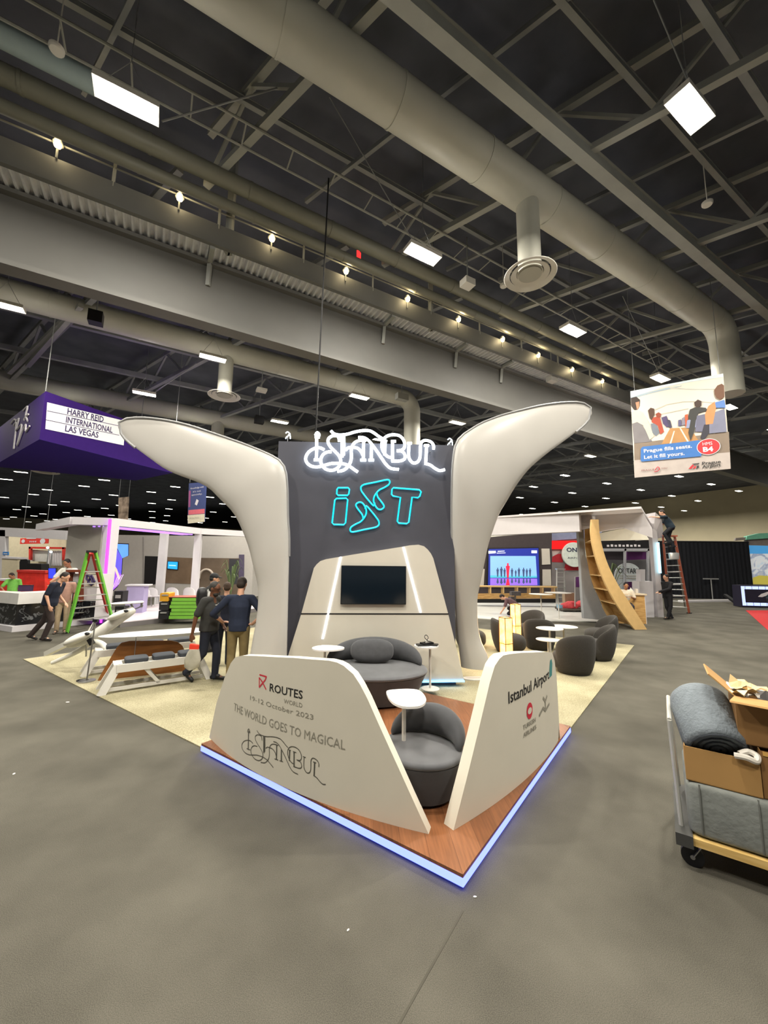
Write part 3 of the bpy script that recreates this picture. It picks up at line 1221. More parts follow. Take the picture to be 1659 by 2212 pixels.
wl_in = [(619, 1447), (620, 1412), (623, 1285), (625, 1169), (622, 1119), (621, 1060), (617, 1018), (605, 996), (579, 981), (523, 958), (448, 932), (411, 920), (374, 911), (336, 905), (299, 902.5), (269, 906), (258, 913)]
wl_out = [(534, 1447), (540, 1414), (546, 1380), (553, 1343), (557, 1306), (557, 1268), (547, 1224), (538, 1186), (523, 1145), (504, 1108), (475, 1078), (441, 1048), (366, 1018), (321, 988), (273, 951), (256, 925)]
wing('fabric_wing', 'white stretch fabric wing curving out over the left side of the tower', wl_in, wl_out, .10, .10, 1447)
wr_in = [(996, 1440), (988, 1372), (981, 1285), (976.4, 1198), (975, 1111), (976, 1040), (978, 996), (984, 960), (996, 943), (1014, 930), (1041, 914), (1082, 898), (1123, 887), (1164, 877), (1205, 871), (1242, 869), (1264, 873), (1275, 881)]
wr_out = [(1056, 1444), (1053.7, 1416), (1041, 1390), (1034, 1364), (1031, 1332), (1031, 1291), (1037, 1262), (1047, 1213), (1055, 1176), (1066, 1143), (1078, 1111), (1095, 1082), (1115, 1049), (1144, 1012), (1185, 977), (1226, 947), (1262, 918), (1278, 895)]
wing('fabric_wing', 'white stretch fabric wing curving up over the right side of the tower', wr_in, wr_out, -.5, .06, 1440)

# ------------------------------------------------------------------ low curved walls with graphics
WALLW = mat('wall_paint', (218, 212, 196), 0.5, 0, .02, 3)


class CurveWall:
    def __init__(s, bottom_px, z, ext0=.25, ext1=.25):
        P = [gp(x, y, z) for x, y in bottom_px]
        a, m_, c = P[0], P[len(P) // 2], P[-1]
        # least squares quadratic along the chord
        t = (c - a).normalized()
        nn = Vector((-t.y, t.x, 0))
        xs = [(p - a).dot(t) for p in P]
        ys = [(p - a).dot(nn) for p in P]
        # y = k x (L - x)
        L = (c - a).length
        k = sum(y * x * (L - x) for x, y in zip(xs, ys)) / sum((x * (L - x)) ** 2 for x in xs)
        s.a, s.t, s.nn, s.L, s.k, s.z = a, t, nn, L, k, z
        s.tab = []
        for i in range(-60, 261):
            x = L * i / 200
            s.tab.append((x, s.pt(x)))

    def pt(s, x):
        return s.a + s.t * x + s.nn * (s.k * x * (s.L - x))

    def nrm(s, x):
        d = s.t + s.nn * (s.k * (s.L - 2 * x))
        n = Vector((d.y, -d.x, 0)).normalized()
        if n.dot(CAMP - s.pt(x)) < 0:
            n = -n
        return n

    def px(s, X, Y_):
        r = ray(X, Y_)
        best = None
        for i in range(len(s.tab) - 1):
            (x0, p0), (x1, p1) = s.tab[i], s.tab[i + 1]
            c0 = p0.x * r.y - p0.y * r.x
            c1 = p1.x * r.y - p1.y * r.x
            if c0 * c1 <= 0:
                f = c0 / (c0 - c1) if c0 != c1 else 0
                x = x0 + (x1 - x0) * f
                p = s.pt(x)
                h = math.hypot(p.x, p.y) / math.hypot(r.x, r.y)
                v = CAMH + r.z * h - s.z
                if best is None or h < best[2]:
                    best = (x, v, h)
        return best[:2] if best else None

    def at(s, u, v, d=0.0):
        return s.pt(u) + s.nrm(u) * d + Vector((0, 0, v))


def low_wall(name, label, bottom, rest, th):
    cwl = CurveWall(bottom, DZ)
    out = [(cwl.px(*p)[0], 0.0) for p in bottom] + [cwl.px(*p) for p in rest]
    # denser outline so the face follows the bend
    den = []
    n = len(out)
    for i in range(n):
        a, c = out[i], out[(i + 1) % n]
        k = max(1, int(abs(c[0] - a[0]) / .12))
        for j in range(k):
            den.append((a[0] + (c[0] - a[0]) * j / k, a[1] + (c[1] - a[1]) * j / k))
    t = thing(name, label, 'low wall', cwl.at((out[0][0] + out[len(bottom) - 1][0]) / 2, 0, 0))
    b = B()
    # face as vertical strips between lower and upper outline
    us = sorted(set(round(p[0], 4) for p in den))
    def span(u):
        vs = []
        for i in range(n):
            a, c = out[i], out[(i + 1) % n]
            if (a[0] - u) * (c[0] - u) <= 0 and a[0] != c[0]:
                vs.append(a[1] + (c[1] - a[1]) * (u - a[0]) / (c[0] - a[0]))
        return (min(vs), max(vs)) if vs else (0, 0)
    cols = []
    for u in us:
        lo, hi = span(u)
        cols.append((u, lo, hi))
    rings = []
    for u, lo, hi in cols:
        rings.append([cwl.at(u, lo, 0), cwl.at(u, hi, 0), cwl.at(u, hi, -th), cwl.at(u, lo, -th)])
    b.loft(rings, sm=False)
    for i in range(len(b.sm)):
        b.sm[i] = True
    body = obj('wall_body', b, WALLW, t, sharp=35)
    return cwl, t, body


lw_bot = [(452, 1593), (478, 1624), (530, 1658), (607, 1697), (711, 1736), (815, 1772), (926, 1802)]
lw_rest = [(860, 1657), (794, 1510), (778, 1479), (763, 1456), (742, 1438), (728, 1431), (711, 1427), (633, 1421), (555, 1417), (524, 1416), (508, 1420), (498, 1433), (485, 1464), (467, 1521)]
LWALL, lwt, lwb = low_wall('low_wall', 'low curved white wall with red and black event lettering on the left deck edge', lw_bot, lw_rest, .085)
rw_bot = [(979.6, 1794), (1012, 1778), (1074, 1735), (1126, 1692), (1167, 1650), (1192, 1620), (1206, 1600)]
rw_rest = [(1207, 1567), (1206, 1515), (1202.5, 1464), (1198, 1427), (1193, 1410), (1178, 1408), (1126, 1410), (1100, 1413), (1087, 1416), (1079, 1423), (1069, 1438), (1058, 1474), (1020, 1634)]
RWALL, rwt, rwb = low_wall('low_wall', 'low curved white wall with airport lettering on the right deck edge', rw_bot, rw_rest, .10)

INK = mat('black_print', (34, 34, 34), .6, 0, 0)
INKG = mat('grey_print', (146, 142, 129), .6, 0, 0)
INKR = mat('red_print', (206, 46, 66), .6, 0, 0)
INKT = mat('teal_print', (70, 140, 140), .6, 0, 0)


def curve_text(s, cw_, p0, p1, cap_px, m, parent, bold=0.0, name='lettering', d=.003):
    u0, v0 = cw_.px(*p0)
    u1, v1 = cw_.px(*p1)
    c = cw_.px(p0[0], p0[1] - cap_px)
    cap = abs(c[1] - v0)
    w = u1 - u0
    b = B()
    V, F, tw = text_mesh(s, bold)
    fs = [f if (w > 0) else f[::-1] for f in F]
    b.add([cw_.at(u0 + x / tw * w, v0 + (v1 - v0) * x / tw + y / .70 * cap, d) for x, y in V], fs)
    return obj(name, b, m, parent)


def zz(x, y):                               # photo point of the enlarged left print
    return (480 + x / 5.53, 1430 + y / 5.53)


curve_text('ROUTES', LWALL, zz(568, 345), zz(962, 442), 17, INK, lwb, .012)
curve_text('WORLD', LWALL, zz(738, 490), zz(958, 545), 9.5, INKG, lwb)
curve_text('19-12 October 2023', LWALL, zz(335, 450), zz(1090, 690), 10, INKG, lwb)
curve_text('THE WORLD GOES TO MAGICAL', LWALL, zz(140, 575), zz(1470, 1050), 17, INKG, lwb)
b = B()


def strip(b, cw_, pts, wpx, d=.003):
    P = [cw_.px(*p) for p in pts]
    for (a, c) in zip(P, P[1:]):
        du, dv = c[0] - a[0], c[1] - a[1]
        l = math.hypot(du, dv) or 1
        nu, nv = -dv / l * wpx / 2, du / l * wpx / 2
        e = wpx * .2
        a2, c2 = (a[0] - du / l * e, a[1] - dv / l * e), (c[0] + du / l * e, c[1] + dv / l * e)
        b.flat(cw_.at, [(a2[0] - nu, a2[1] - nv), (c2[0] - nu, c2[1] - nv), (c2[0] + nu, c2[1] + nv), (a2[0] + nu, a2[1] + nv)], d)


strip(b, LWALL, [zz(450, 152), zz(530, 175), zz(515, 215), zz(445, 300)], .014)
strip(b, LWALL, [zz(445, 185), zz(445, 300)], .012)
strip(b, LWALL, [zz(448, 190), zz(480, 235), zz(525, 325)], .014)
obj('emblem', b, INKR, lwb)
b = B()


def scr2(x, y):                             # script strokes of the neon re-used for the print
    u = (x - 85) / (1525 - 85)
    v = (y - 45) / (475 - 45)
    x0, y0 = 228 + u * (1240 - 228), 745 + u * (1110 - 745) + v * 375
    return zz(x0, y0)


for L_, st in SCR.items():
    for s in st:
        pts = [scr2(*p) for p in s]
        if len(pts) > 2:
            pts = [(q.x, q.y) for q in curve([Vector((p[0], p[1], 0)) for p in pts], 4)]
        thick = .013 if (len(s) <= 3 and abs(s[0][1] - s[-1][1]) > 60) else .007
        strip(b, LWALL, pts, thick)
obj('script_lettering', b, mat('dark_grey_print', (84, 82, 74), .6, 0, 0), lwb)


def zr(x, y):
    return (1060 + x / 9.217, 1400 + y / 9.217)


curve_text('Istanbul Airport', RWALL, zr(352, 1105), zr(1160, 600), 26, INK, rwb, .012)
b = B()
b.flat(RWALL.at, [RWALL.px(*zr(*p)) for p in ((1165, 590), (1215, 540), (1222, 300), (1205, 210), (1178, 250), (1165, 420))], .003)
obj('emblem', b, INKT, rwb)
b = B()
cu, cv = RWALL.px(*zr(772, 1245))
b.flat(RWALL.at, disc(cu, cv, .072, .075), .003)
obj('emblem', b, INKR, rwb)
b = B()
b.flat(RWALL.at, disc(cu, cv, .05, .03), .005)
obj('emblem_mark', b, WALLW, rwb)
curve_text('TURKISH', RWALL, zr(640, 1630), zr(890, 1460), 10, INKG, rwb, .02)
curve_text('AIRLINES', RWALL, zr(645, 1785), zr(905, 1600), 10, INKG, rwb, .02)
b = B()
strip(b, RWALL, [zr(965, 1340), zr(1040, 1190), zr(1085, 1240), zr(1160, 1110)], .03)
strip(b, RWALL, [zr(1040, 990), zr(1085, 1060), zr(1115, 950)], .03)
strip(b, RWALL, [zr(1085, 1060), zr(1085, 1200)], .025)
obj('emblem', b, INKG, rwb)

# ------------------------------------------------------------------ seating inside
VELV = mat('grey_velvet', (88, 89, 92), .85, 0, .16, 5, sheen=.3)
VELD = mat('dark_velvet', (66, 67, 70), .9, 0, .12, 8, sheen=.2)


def sofa(loc, rz, label, rx=.80, ry=.72, sh=.47, bk=1.0):
    zk = sh / .47
    t = thing('round_sofa', label, 'sofa', loc, rz)
    b = B()
    b.lathe([(.70, .02), (.78, .03), (.90, .22 * zk), (.985, .375 * zk), (1.0, .395 * zk)], (0, 0, 0), 48, sx=rx, sy=ry)
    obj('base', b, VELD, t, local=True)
    b = B()
    b.lathe([(.985, .397 * zk), (1.015, .41 * zk), (1.02, .43 * zk), (1.0, .45 * zk), (.95, .462 * zk), (.6, .468 * zk), (.05, sh)], (0, 0, 0), 48, sx=rx, sy=ry)
    obj('seat_cushion', b, VELV, t, local=True)
    b = B()
    rings = []
    for i in range(25):                    # bolster bent round the rear, thin at both ends
        a = math.radians(172 - 164 * i / 24)
        s = math.sin(math.pi * (i + .35) / 24.7) ** .55
        c = Vector((.90 * rx * math.cos(a), .84 * ry * math.sin(a), .0 + sh + .155 * s * bk))
        e = Vector((math.cos(a), math.sin(a), 0))
        rings.append([c + e * (.13 * s * bk * math.cos(q)) + Vector((0, 0, .175 * s * bk * math.sin(q))) for q in [2 * math.pi * k / 18 for k in range(18)]])
    b.loft(rings)
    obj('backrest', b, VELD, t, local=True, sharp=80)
    b = B()
    b.box((0, 0, .01), (rx, ry, .02))
    obj('plinth', b, BLACKM, t, local=True)
    return t


sofa((-.13, 6.22, DZ), math.radians(-2), 'round grey velvet sofa with curved back below the television', .80, .62)
cu = thing('cushion', 'small dark grey pillow leaning on the sofa below the television', 'cushion', (-.16, 6.42, DZ + .47))
b = B()
b.ell((0, 0, .175), (.34, .12, .18), Matrix.Rotation(-.25, 3, 'X'), 28, 14, .75, .8)
obj('cushion_cover', b, mat('cushion_fabric', (72, 73, 76), .9, 0, .12, 12, sheen=.2), cu, local=True)
sofa((.37, 3.80, DZ), math.radians(-30), 'round grey velvet sofa between the two low curved walls', .37, .36, .39, .8)


def deck_table(loc, label, outline, top_z, pole_xy, base_r=.15):
    t = thing('side_table', label, 'side table', loc)
    b = B()
    b.prism(outline, top_z - .02, top_z)
    obj('table_top', b, WHITEG, t, local=True)
    b = B()
    b.tube([(pole_xy[0], pole_xy[1], .015), (pole_xy[0], pole_xy[1], top_z - .02)], .019, 12)
    obj('pole', b, WHITEP, t, local=True)
    b = B()
    b.lathe([(base_r, 0), (base_r, .008), (base_r * .9, .014)], (pole_xy[0], pole_xy[1], 0), 28)
    obj('base', b, WHITEP, t, local=True)
    return t


def zoomt(x, y):
    return (820 + x / 6.9125, 1460 + y / 6.9125)


TT = .76
o_ = [gp(*zoomt(*p), DZ + TT) for p in ((105, 225), (200, 203), (390, 193), (520, 198), (600, 220), (660, 275), (692, 335), (690, 375), (660, 415), (600, 445), (520, 457), (400, 458), (300, 440), (210, 400), (150, 345), (115, 285))]
o_ = curve(o_, 3, True)
pc = gp(*zoomt(365, 330), DZ + TT)
deck_table((pc.x, pc.y, DZ), 'white pick shaped side table beside the sofa between the low walls', [(p.x - pc.x, p.y - pc.y) for p in o_], TT, (0, 0))
pc = gp(705, 1399, DZ + .70)
o_ = [(.25 * math.cos(a) * (1 + .12 * math.cos(a)), .20 * math.sin(a)) for a in [2 * math.pi * i / 40 for i in range(40)]]
deck_table((pc.x, pc.y, DZ), 'white oval side table left of the sofa under the light bar', o_, .70, (-.02, 0))
pc = gp(921, 1394, DZ + .68)
deck_table((pc.x, pc.y, DZ), 'white round side table right of the sofa carrying black devices', disc(0, 0, .20, .19, 40), .68, (.06, 0))
dv = thing('device_pile', 'black tablets and charger cables piled on the right side table', 'electronics', (pc.x, pc.y, DZ + .68))
for (x, y, z, w, d, h, r) in ((-.06, -.02, .012, .2, .14, .022, .2), (.08, .01, .012, .22, .13, .02, -.3), (.01, .02, .035, .2, .12, .02, .5)):
    b = B()
    b.box((x, y, z), (w, d, h), r)
    obj('tablet', b, BLACKM, dv, local=True)
b = B()
b.tube(curve([(-.1, .03, .03), (-.02, -.02, .06), (.03, 0, .12), (.0, .03, .16), (-.03, 0, .13), (.02, -.03, .08), (.1, 0, .05)], 6), .006, 6)
obj('cable', b, BLACKM, dv, local=True)
b = B()
b.box((.01, 0, .065), (.07, .05, .035), .4)
obj('charger', b, WHITEP, dv, local=True)
# ------------------------------------------------------------------ lounge at right
TUB = mat('chair_boucle', (50, 47, 43), .95, 0, .12, 40, bump=.5, bscale=140, sheen=.08)


def tub_chair(loc, rz, label):
    """low round armchair; sits facing local -y"""
    t = thing('lounge_chair', label, 'armchair', loc, rz, None)
    b = B()
    b.ell((0, -.04, .22), (.37, .36, .21), None, 32, 16, .7, .9)
    obj('seat', b, TUB, t, local=True, sharp=80)
    b = B()
    rings = []
    for i in range(23):
        a = math.radians(-8 + 196 * i / 22)
        s = math.sin(math.pi * (i + .3) / 22.6) ** .5
        hh = .18 + .235 * s
        c = Vector((.33 * math.cos(a), .31 * math.sin(a) + .02, .03 + hh * .88))
        e = Vector((math.cos(a), math.sin(a), 0))
        lean = e * .06 * s
        ring = []
        for q in [2 * math.pi * k / 20 for k in range(20)]:
            zz_ = hh * .93 * math.sin(q)
            ring.append(c + e * (.085 * s * math.cos(q)) + Vector((0, 0, zz_)) + lean * (math.sin(q)))
        rings.append(ring)
    b.loft(rings)
    obj('backrest', b, TUB, t, local=True, sharp=80)
    b = B()
    b.lathe([(.26, 0), (.3, .012), (.3, .03)], (0, 0, 0), 24)
    obj('base', b, BLACKM, t, local=True)
    return t


RZ = .014
c1 = gp(1240, 1440)
tub_chair((c1.x * .94, 8.15, RZ), math.radians(35 + 150), 'nearest dark grey lounge chair seen from behind, right of the low wall')
for px, py, rz, l in ((1289, 1424, -112, 'second dark grey lounge chair seen side on, just behind the nearest one'),
                      (1299, 1393, -100, 'farthest right dark grey lounge chair by the rug edge'),
                      (1166, 1402, 160, 'dark grey lounge chair with its back to the white tables'),
                      (1146, 1380, -50, 'dark grey lounge chair lit warm by the rear paper lantern'),
                      (1100, 1408, 80, 'dark grey lounge chair behind the front paper lantern')):
    g = gp(px, py)
    tub_chair((g.x, g.y, RZ), math.radians(rz), l)
g = gp(1028, 1402)
tub_chair((g.x - .1, g.y + .2, RZ), math.radians(80), 'dark grey lounge chair half hidden behind the right fabric wing')
PAPER = ramp_mat('lantern_paper', 'noise', [(.3, (255, 176, 70)), (.7, (255, 214, 130))], 6, .7, emit=2.6)


def lantern(px, py_top, y, label, hgt):
    p = dp(px, py_top, y)
    t = thing('paper_lantern', label, 'floor lamp', (p.x, p.y, RZ), .4)
    z1 = p.z - RZ
    w = .094
    b = B()
    b.prism([(w, -w), (w, w), (-w, w), (-w, -w)], .05, z1)
    obj('paper_shade', b, PAPER, t, local=True)
    b = B()
    for sx in (-1, 1):
        for sy in (-1, 1):
            b.beam((sx * w, sy * w, 0), (sx * w, sy * w, z1 + .01), .012, .012)
    fr = mat('lantern_frame', (120, 70, 30), .6)
    for z in (.06, z1 * .45, z1):
        for sx in (-1, 1):
            b.beam((sx * w, -w, z), (sx * w, w, z), .012, .014)
            b.beam((-w, sx * w, z), (w, sx * w, z), .012, .014)
    obj('frame', b, fr, t, local=True)
    ld = bpy.data.lights.new('lantern_glow', 'POINT')
    ld.energy = 30
    ld.color = (1, .55, .2)
    ld.shadow_soft_size = .15
    lo = bpy.data.objects.new('lantern_glow', ld)
    COL.objects.link(lo)
    lo.location = (p.x - .32, p.y - .12, .55)
    return t


lantern(1092, 1334, 8.7, 'front glowing square paper lantern beside the right wing foot', 1)
lantern(1113, 1305, 11.0, 'rear glowing square paper lantern with a dark band', 1)


def cafe_table(px, py, z, r, label, base_r=.17, m=None, rx=1.0):
    p = gp(px, py, z)
    t = thing('side_table', label, 'side table', (p.x, p.y, RZ))
    z -= RZ
    b = B()
    b.lathe([(r * .9, z - .02), (r, z - .012), (r, z)], (0, 0, 0), 36)
    obj('table_top', b, m or WHITEP, t, local=True)
    b = B()
    b.tube([(0, 0, .01), (0, 0, z - .015)], .022, 12)
    obj('pole', b, WHITEP, t, local=True)
    b = B()
    b.lathe([(base_r, 0), (base_r, .008), (base_r * .9, .014)], (0, 0, 0), 24)
    obj('base', b, WHITEP, t, local=True)
    return t


cafe_table(1187, 1357, .70, .29, 'tallest white round table among the dark lounge chairs')
cafe_table(1184, 1381, .52, .25, 'lower white round table in front of the taller one')
cafe_table(1217, 1353, .60, .33, 'white round table right behind the taller lounge table')

# ------------------------------------------------------------------ table and benches at left
BROWN = ramp_mat('brown_panel', 'noise', [(.35, (124, 78, 36)), (.65, (146, 94, 46))], 3, .45, sc=(1, 1, 6))
PADM = mat('seat_pad', (58, 62, 68), .8, 0, .1, 10)


def bladeboard(b, p, q, w, th, side):
    """long thin board pointed at p, blunt at q"""
    p, q = Vector(p), Vector(q)
    t = (q - p).normalized()
    n = side
    L = (q - p).length
    up = Vector((0, 0, 1))
    rings = []
    for f, k in ((0, .05), (.03, .3), (.1, .6), (.25, .88), (.45, 1), (.75, 1), (.97, .95), (1, .85)):
        c = p + t * (L * f)
        rings.append([c + n * (w / 2 * k * math.cos(a)) + up * (th / 2 * (0.3 + .7 * min(1, k)) * math.sin(a)) for a in [2 * math.pi * i / 16 for i in range(16)]])
    b.loft(rings)


t0, t1 = gp(208, 1381, .76), gp(424, 1366, .76)
td = (t1 - t0).normalized()
ts = Vector((-td.y, td.x, 0))
t1 = t0 + (t1 - t0) * 1.05
mc = (t0 + t1) / 2 + ts * .25
tb = thing('meeting_table', 'white blade shaped table on a brown rounded panel leg', 'table', (mc.x, mc.y, RZ))
b = B()
bladeboard(b, t0 + ts * .28, t1 + ts * .28, .62, .05, ts)
obj('table_top', b, WHITEG, tb)
pnl = Fr(gp(214, 1472), gp(392, 1452) - gp(214, 1472))
if pnl.n.y > 0:
    pnl.n = -pnl.n
pp = [pnl.px(*p) for p in ((210, 1476), (216, 1460), (252, 1399), (262, 1389), (280, 1385), (370, 1384), (384, 1387), (394, 1395), (402, 1412), (412, 1455))]
pp[0] = (pp[0][0], RZ)
pp[-1] = (pp[-1][0], RZ)
b = B()
b.ext(pnl.at, pp, 0, -.04)
obj('panel_leg', b, BROWN, tb)
b = B()
xx = pnl.px(292, 1400)[0]
b.ext(pnl.at, [(xx - .006, .3), (xx + .006, .3), (xx + .006, .745), (xx - .006, .745)], .002, .006)
obj('seam_strip', b, CHROME, tb)


def bench(label, A, Bq, z, w, npad=3):
    """white A frame bench from ground points A to Bq"""
    A, Bq = Vector(A), Vector(Bq)
    t = thing('bench', label, 'bench', ((A.x + Bq.x) / 2, (A.y + Bq.y) / 2, RZ))
    d = (Bq - A).normalized()
    n = Vector((-d.y, d.x, 0))
    L = (Bq - A).length
    P = lambda u, s, zz_: A + d * u + n * s + Vector((0, 0, zz_ - A.z))
    b = B()
    for s in (-w / 2, w / 2):
        b.beam(P(.04, s, z - .06), P(L - .04, s, z - .06), .05, .12)
    b.beam(P(.0, 0, z - .05), P(.14, 0, z - .05), .0, .0)
    obj('seat_frame', b, WHITEP, t)
    b = B()
    b.hexa([P(0, -w / 2, z - .03), P(.12, -w / 2, z - .03), P(.12, w / 2, z - .03), P(0, w / 2, z - .03), P(0, -w / 2, z), P(.12, -w / 2, z), P(.12, w / 2, z), P(0, w / 2, z)])
    g = (L - .12) / npad
    for i in range(1, npad + 1):
        u = .02 + g * i
        b.hexa([P(u, -w / 2, z - .03), P(u + .07, -w / 2, z - .03), P(u + .07, w / 2, z - .03), P(u, w / 2, z - .03), P(u, -w / 2, z), P(u + .07, -w / 2, z), P(u + .07, w / 2, z), P(u, w / 2, z)])
    obj('cross_slat', b, WHITEP, t)
    for u0, u1 in ((.06, -.14), (L - .06, L + .14)):
        for s in (-1, 1):
            b = B()
            b.beam(P(u0, s * (w / 2 - .03), z - .02), P(u1, s * (w / 2 + .03), .0), .11, .06, up=n)
            obj('leg', b, WHITEP, t)
    for u0, u1 in ((L * .33, L * .50),):
        for s in (-1, 1):
            b = B()
            b.beam(P(u0, s * w * .45, z - .1), P(u1, s * w * .45, .07), .05, .04, up=n)
            obj('strut', b, WHITEP, t)
    for s in (-1, 1):
        b = B()
        b.beam(P(-.04, s * w * .45, .07), P(L + .04, s * w * .45, .07), .04, .05)
        obj('stretcher', b, WHITEP, t)
    for i in range(npad):
        b = B()
        u = .10 + g * i + g * .5
        c = P(u + .02, 0, z + .025)
        b.ell(c, (g * .42, w * .48, .045), Matrix.Rotation(math.atan2(d.y, d.x), 3, 'Z'), 28, 10, .35, .35)
        obj('seat_pad', b, PADM, t)
    return t


ba, bb = gp(246, 1437, .44), gp(405, 1418, .44)
bd = (bb - ba).normalized()
bn_ = Vector((-bd.y, bd.x, 0))
bench('white bench with dark pads in front of the brown table panel', (ba + bn_ * .16) + Vector((0, 0, RZ - .44)), (bb + bd * .25 + bn_ * .16) + Vector((0, 0, RZ - .44)), .44, .34, 3)
ba2 = gp(206, 1406, .44)
bench('white bench with dark pads behind the brown table panel', Vector((ba2.x, ba2.y, RZ)) + bn_ * .16, Vector((ba2.x, ba2.y, RZ)) + bd * 1.7 + bn_ * .16, .44, .34, 3)

# the white tilted machine
WP2 = mat('white_shell', (222, 220, 210), .35, 0, .02)
wm = thing('tilted_white_frame', 'white tilted shell frame with two pods and a flat blade, propped on the cream rug', 'display model', gp(175, 1435))
yy = 8.0


def q3(px, py, y):
    return dp(px, py, y)


b = B()
arm = [q3(147, 1392, 7.85), q3(175, 1386, 7.9), q3(205, 1372, 7.95), q3(235, 1352, 8.0), q3(262, 1333, 8.1), q3(280, 1322, 8.15), q3(288, 1316, 8.2)]
b.tube(curve(arm, 4), .1, 12, rr=[.07 + .035 * math.sin(math.pi * i / 24) for i in range(25)])
obj('main_arm', b, WP2, wm, sharp=80)
for px, py, y, k in ((168, 1379, 7.75, 1.0), (256, 1328, 7.95, .8)):
    b = B()
    b.ell(q3(px, py, y), (.24 * k, .18, .085 * k), Matrix.Rotation(.3, 3, 'Z') @ Matrix.Rotation(-.45, 3, 'Y'), 24, 12)
    obj('pod', b, WP2, wm, sharp=80)
    b = B()
    c = q3(px + 20 * k, py - 10 * k, y - .05)
    b.ell(c, (.05, .03, .03), None, 10, 6)
    obj('pod_clip', b, BLACKM, wm)
b = B()
b.beam(q3(101, 1412, 8.4), q3(150, 1388, 8.0), .1, .09)
obj('tail_bar', b, WP2, wm)
b = B()
b.tube(curve([q3(112, 1432, 7.9), q3(150, 1416, 7.95), q3(185, 1396, 8.0), q3(198, 1378, 8.0)], 5), .06, 10, rr=[.035 + .03 * i / 15 for i in range(16)])
obj('leg', b, WP2, wm)
b = B()
b.tube(curve([q3(232, 1405, 7.8), q3(222, 1392, 7.85), q3(205, 1386, 7.9), q3(190, 1392, 7.95)], 5), .05, 10)
obj('leg', b, WP2, wm)
b = B()
p0, p1 = q3(238, 1304.5, 8.0), q3(309, 1300, 8.35)
dd = (p1 - p0).normalized()
bladeboard(b, p0, p1, .3, .05, Vector((-dd.y, dd.x, 0)))
obj('blade', b, WHITEG, wm, sharp=80)
b = B()
b.beam(q3(283, 1305, 8.2), q3(289, 1317, 8.2), .03, .03)
b.beam(q3(306, 1303, 8.33), q3(306, 1312, 8.33), .03, .03)
b.beam(q3(288, 1317, 8.2), q3(309, 1308, 8.33), .025, .02)
obj('blade_bracket', b, CHROME, wm)
b = B()
b.beam(q3(193, 1380, 7.8), q3(200, 1392, 7.8), .06, .08)
obj('hinge', b, BLACKM, wm)
b = B()
b.beam(q3(190, 1366, 8.1), q3(206, 1340, 8.15), .22, .03)
obj('brace_panel', b, WP2, wm)
for a, c in (((193, 1368), (206, 1338)), ((187, 1386), (186, 1418))):
    b = B()
    b.tube([q3(a[0], a[1], 7.9), q3(c[0], c[1], 7.95)], .014, 6)
    obj('rod', b, CHROME, wm)
g = gp(187, 1473)
st = thing('sign_pole', 'thin grey stand pole with a round foot in front of the white frame', 'stand', (g.x, g.y, RZ))
b = B()
top = dp(208, 1342, g.y + .02)
b.tube([(0, 0, .01), (top.x - g.x, 0, top.z - RZ)], .012, 8)
obj('pole', b, mat('pole_grey', (120, 118, 112), .4, .4), st, local=True)
b = B()
b.lathe([(.13, 0), (.13, .012), (.03, .02)], (0, 0, 0), 24)
obj('base', b, CHROME, st, local=True)
b = B()
b.box((top.x - g.x, 0, top.z), (.08, .04, .05))
obj('pole_cap', b, BLACKM, st, local=True)
g = gp(178, 1473)
b = B()
b.tube(disc(0, 0, .07, .05, 14) and [Vector((g.x + .09 * math.cos(a), g.y + .06 * math.sin(a), RZ + .012)) for a in [2 * math.pi * i / 14 for i in range(14)]], .012, 6, closed=True)
tag(obj('cable_coil', b, BLACKM), 'small dark cable coil on the rug at the pole foot', 'cable')

# ------------------------------------------------------------------ people
SKINS = {'light': mat('skin_light', (206, 158, 130), .5, 0, .04, 20), 'tan': mat('skin_tan', (160, 112, 82), .5, 0, .04, 20), 'dark': mat('skin_brown', (112, 74, 52), .5, 0, .04, 20)}


def V3(*a):
    return Vector(a)


DEF = dict(pelvis=(0, 0, .95), belly=(0, .01, 1.08), chest=(0, .0, 1.28), neck=(0, .0, 1.47), head=(0, .03, 1.63),
           shR=(.19, 0, 1.41), shL=(-.19, 0, 1.41), elR=(.25, -.03, 1.13), elL=(-.25, -.03, 1.13), wrR=(.24, .07, .88), wrL=(-.24, .07, .88),
           hipR=(.09, 0, .92), hipL=(-.09, 0, .92), knR=(.1, .02, .50), knL=(-.1, .02, .50), anR=(.1, -.02, .09), anL=(-.1, -.02, .09),
           toR=(.12, .17, .03), toL=(-.12, .17, .03), look=(0, 1, 0))


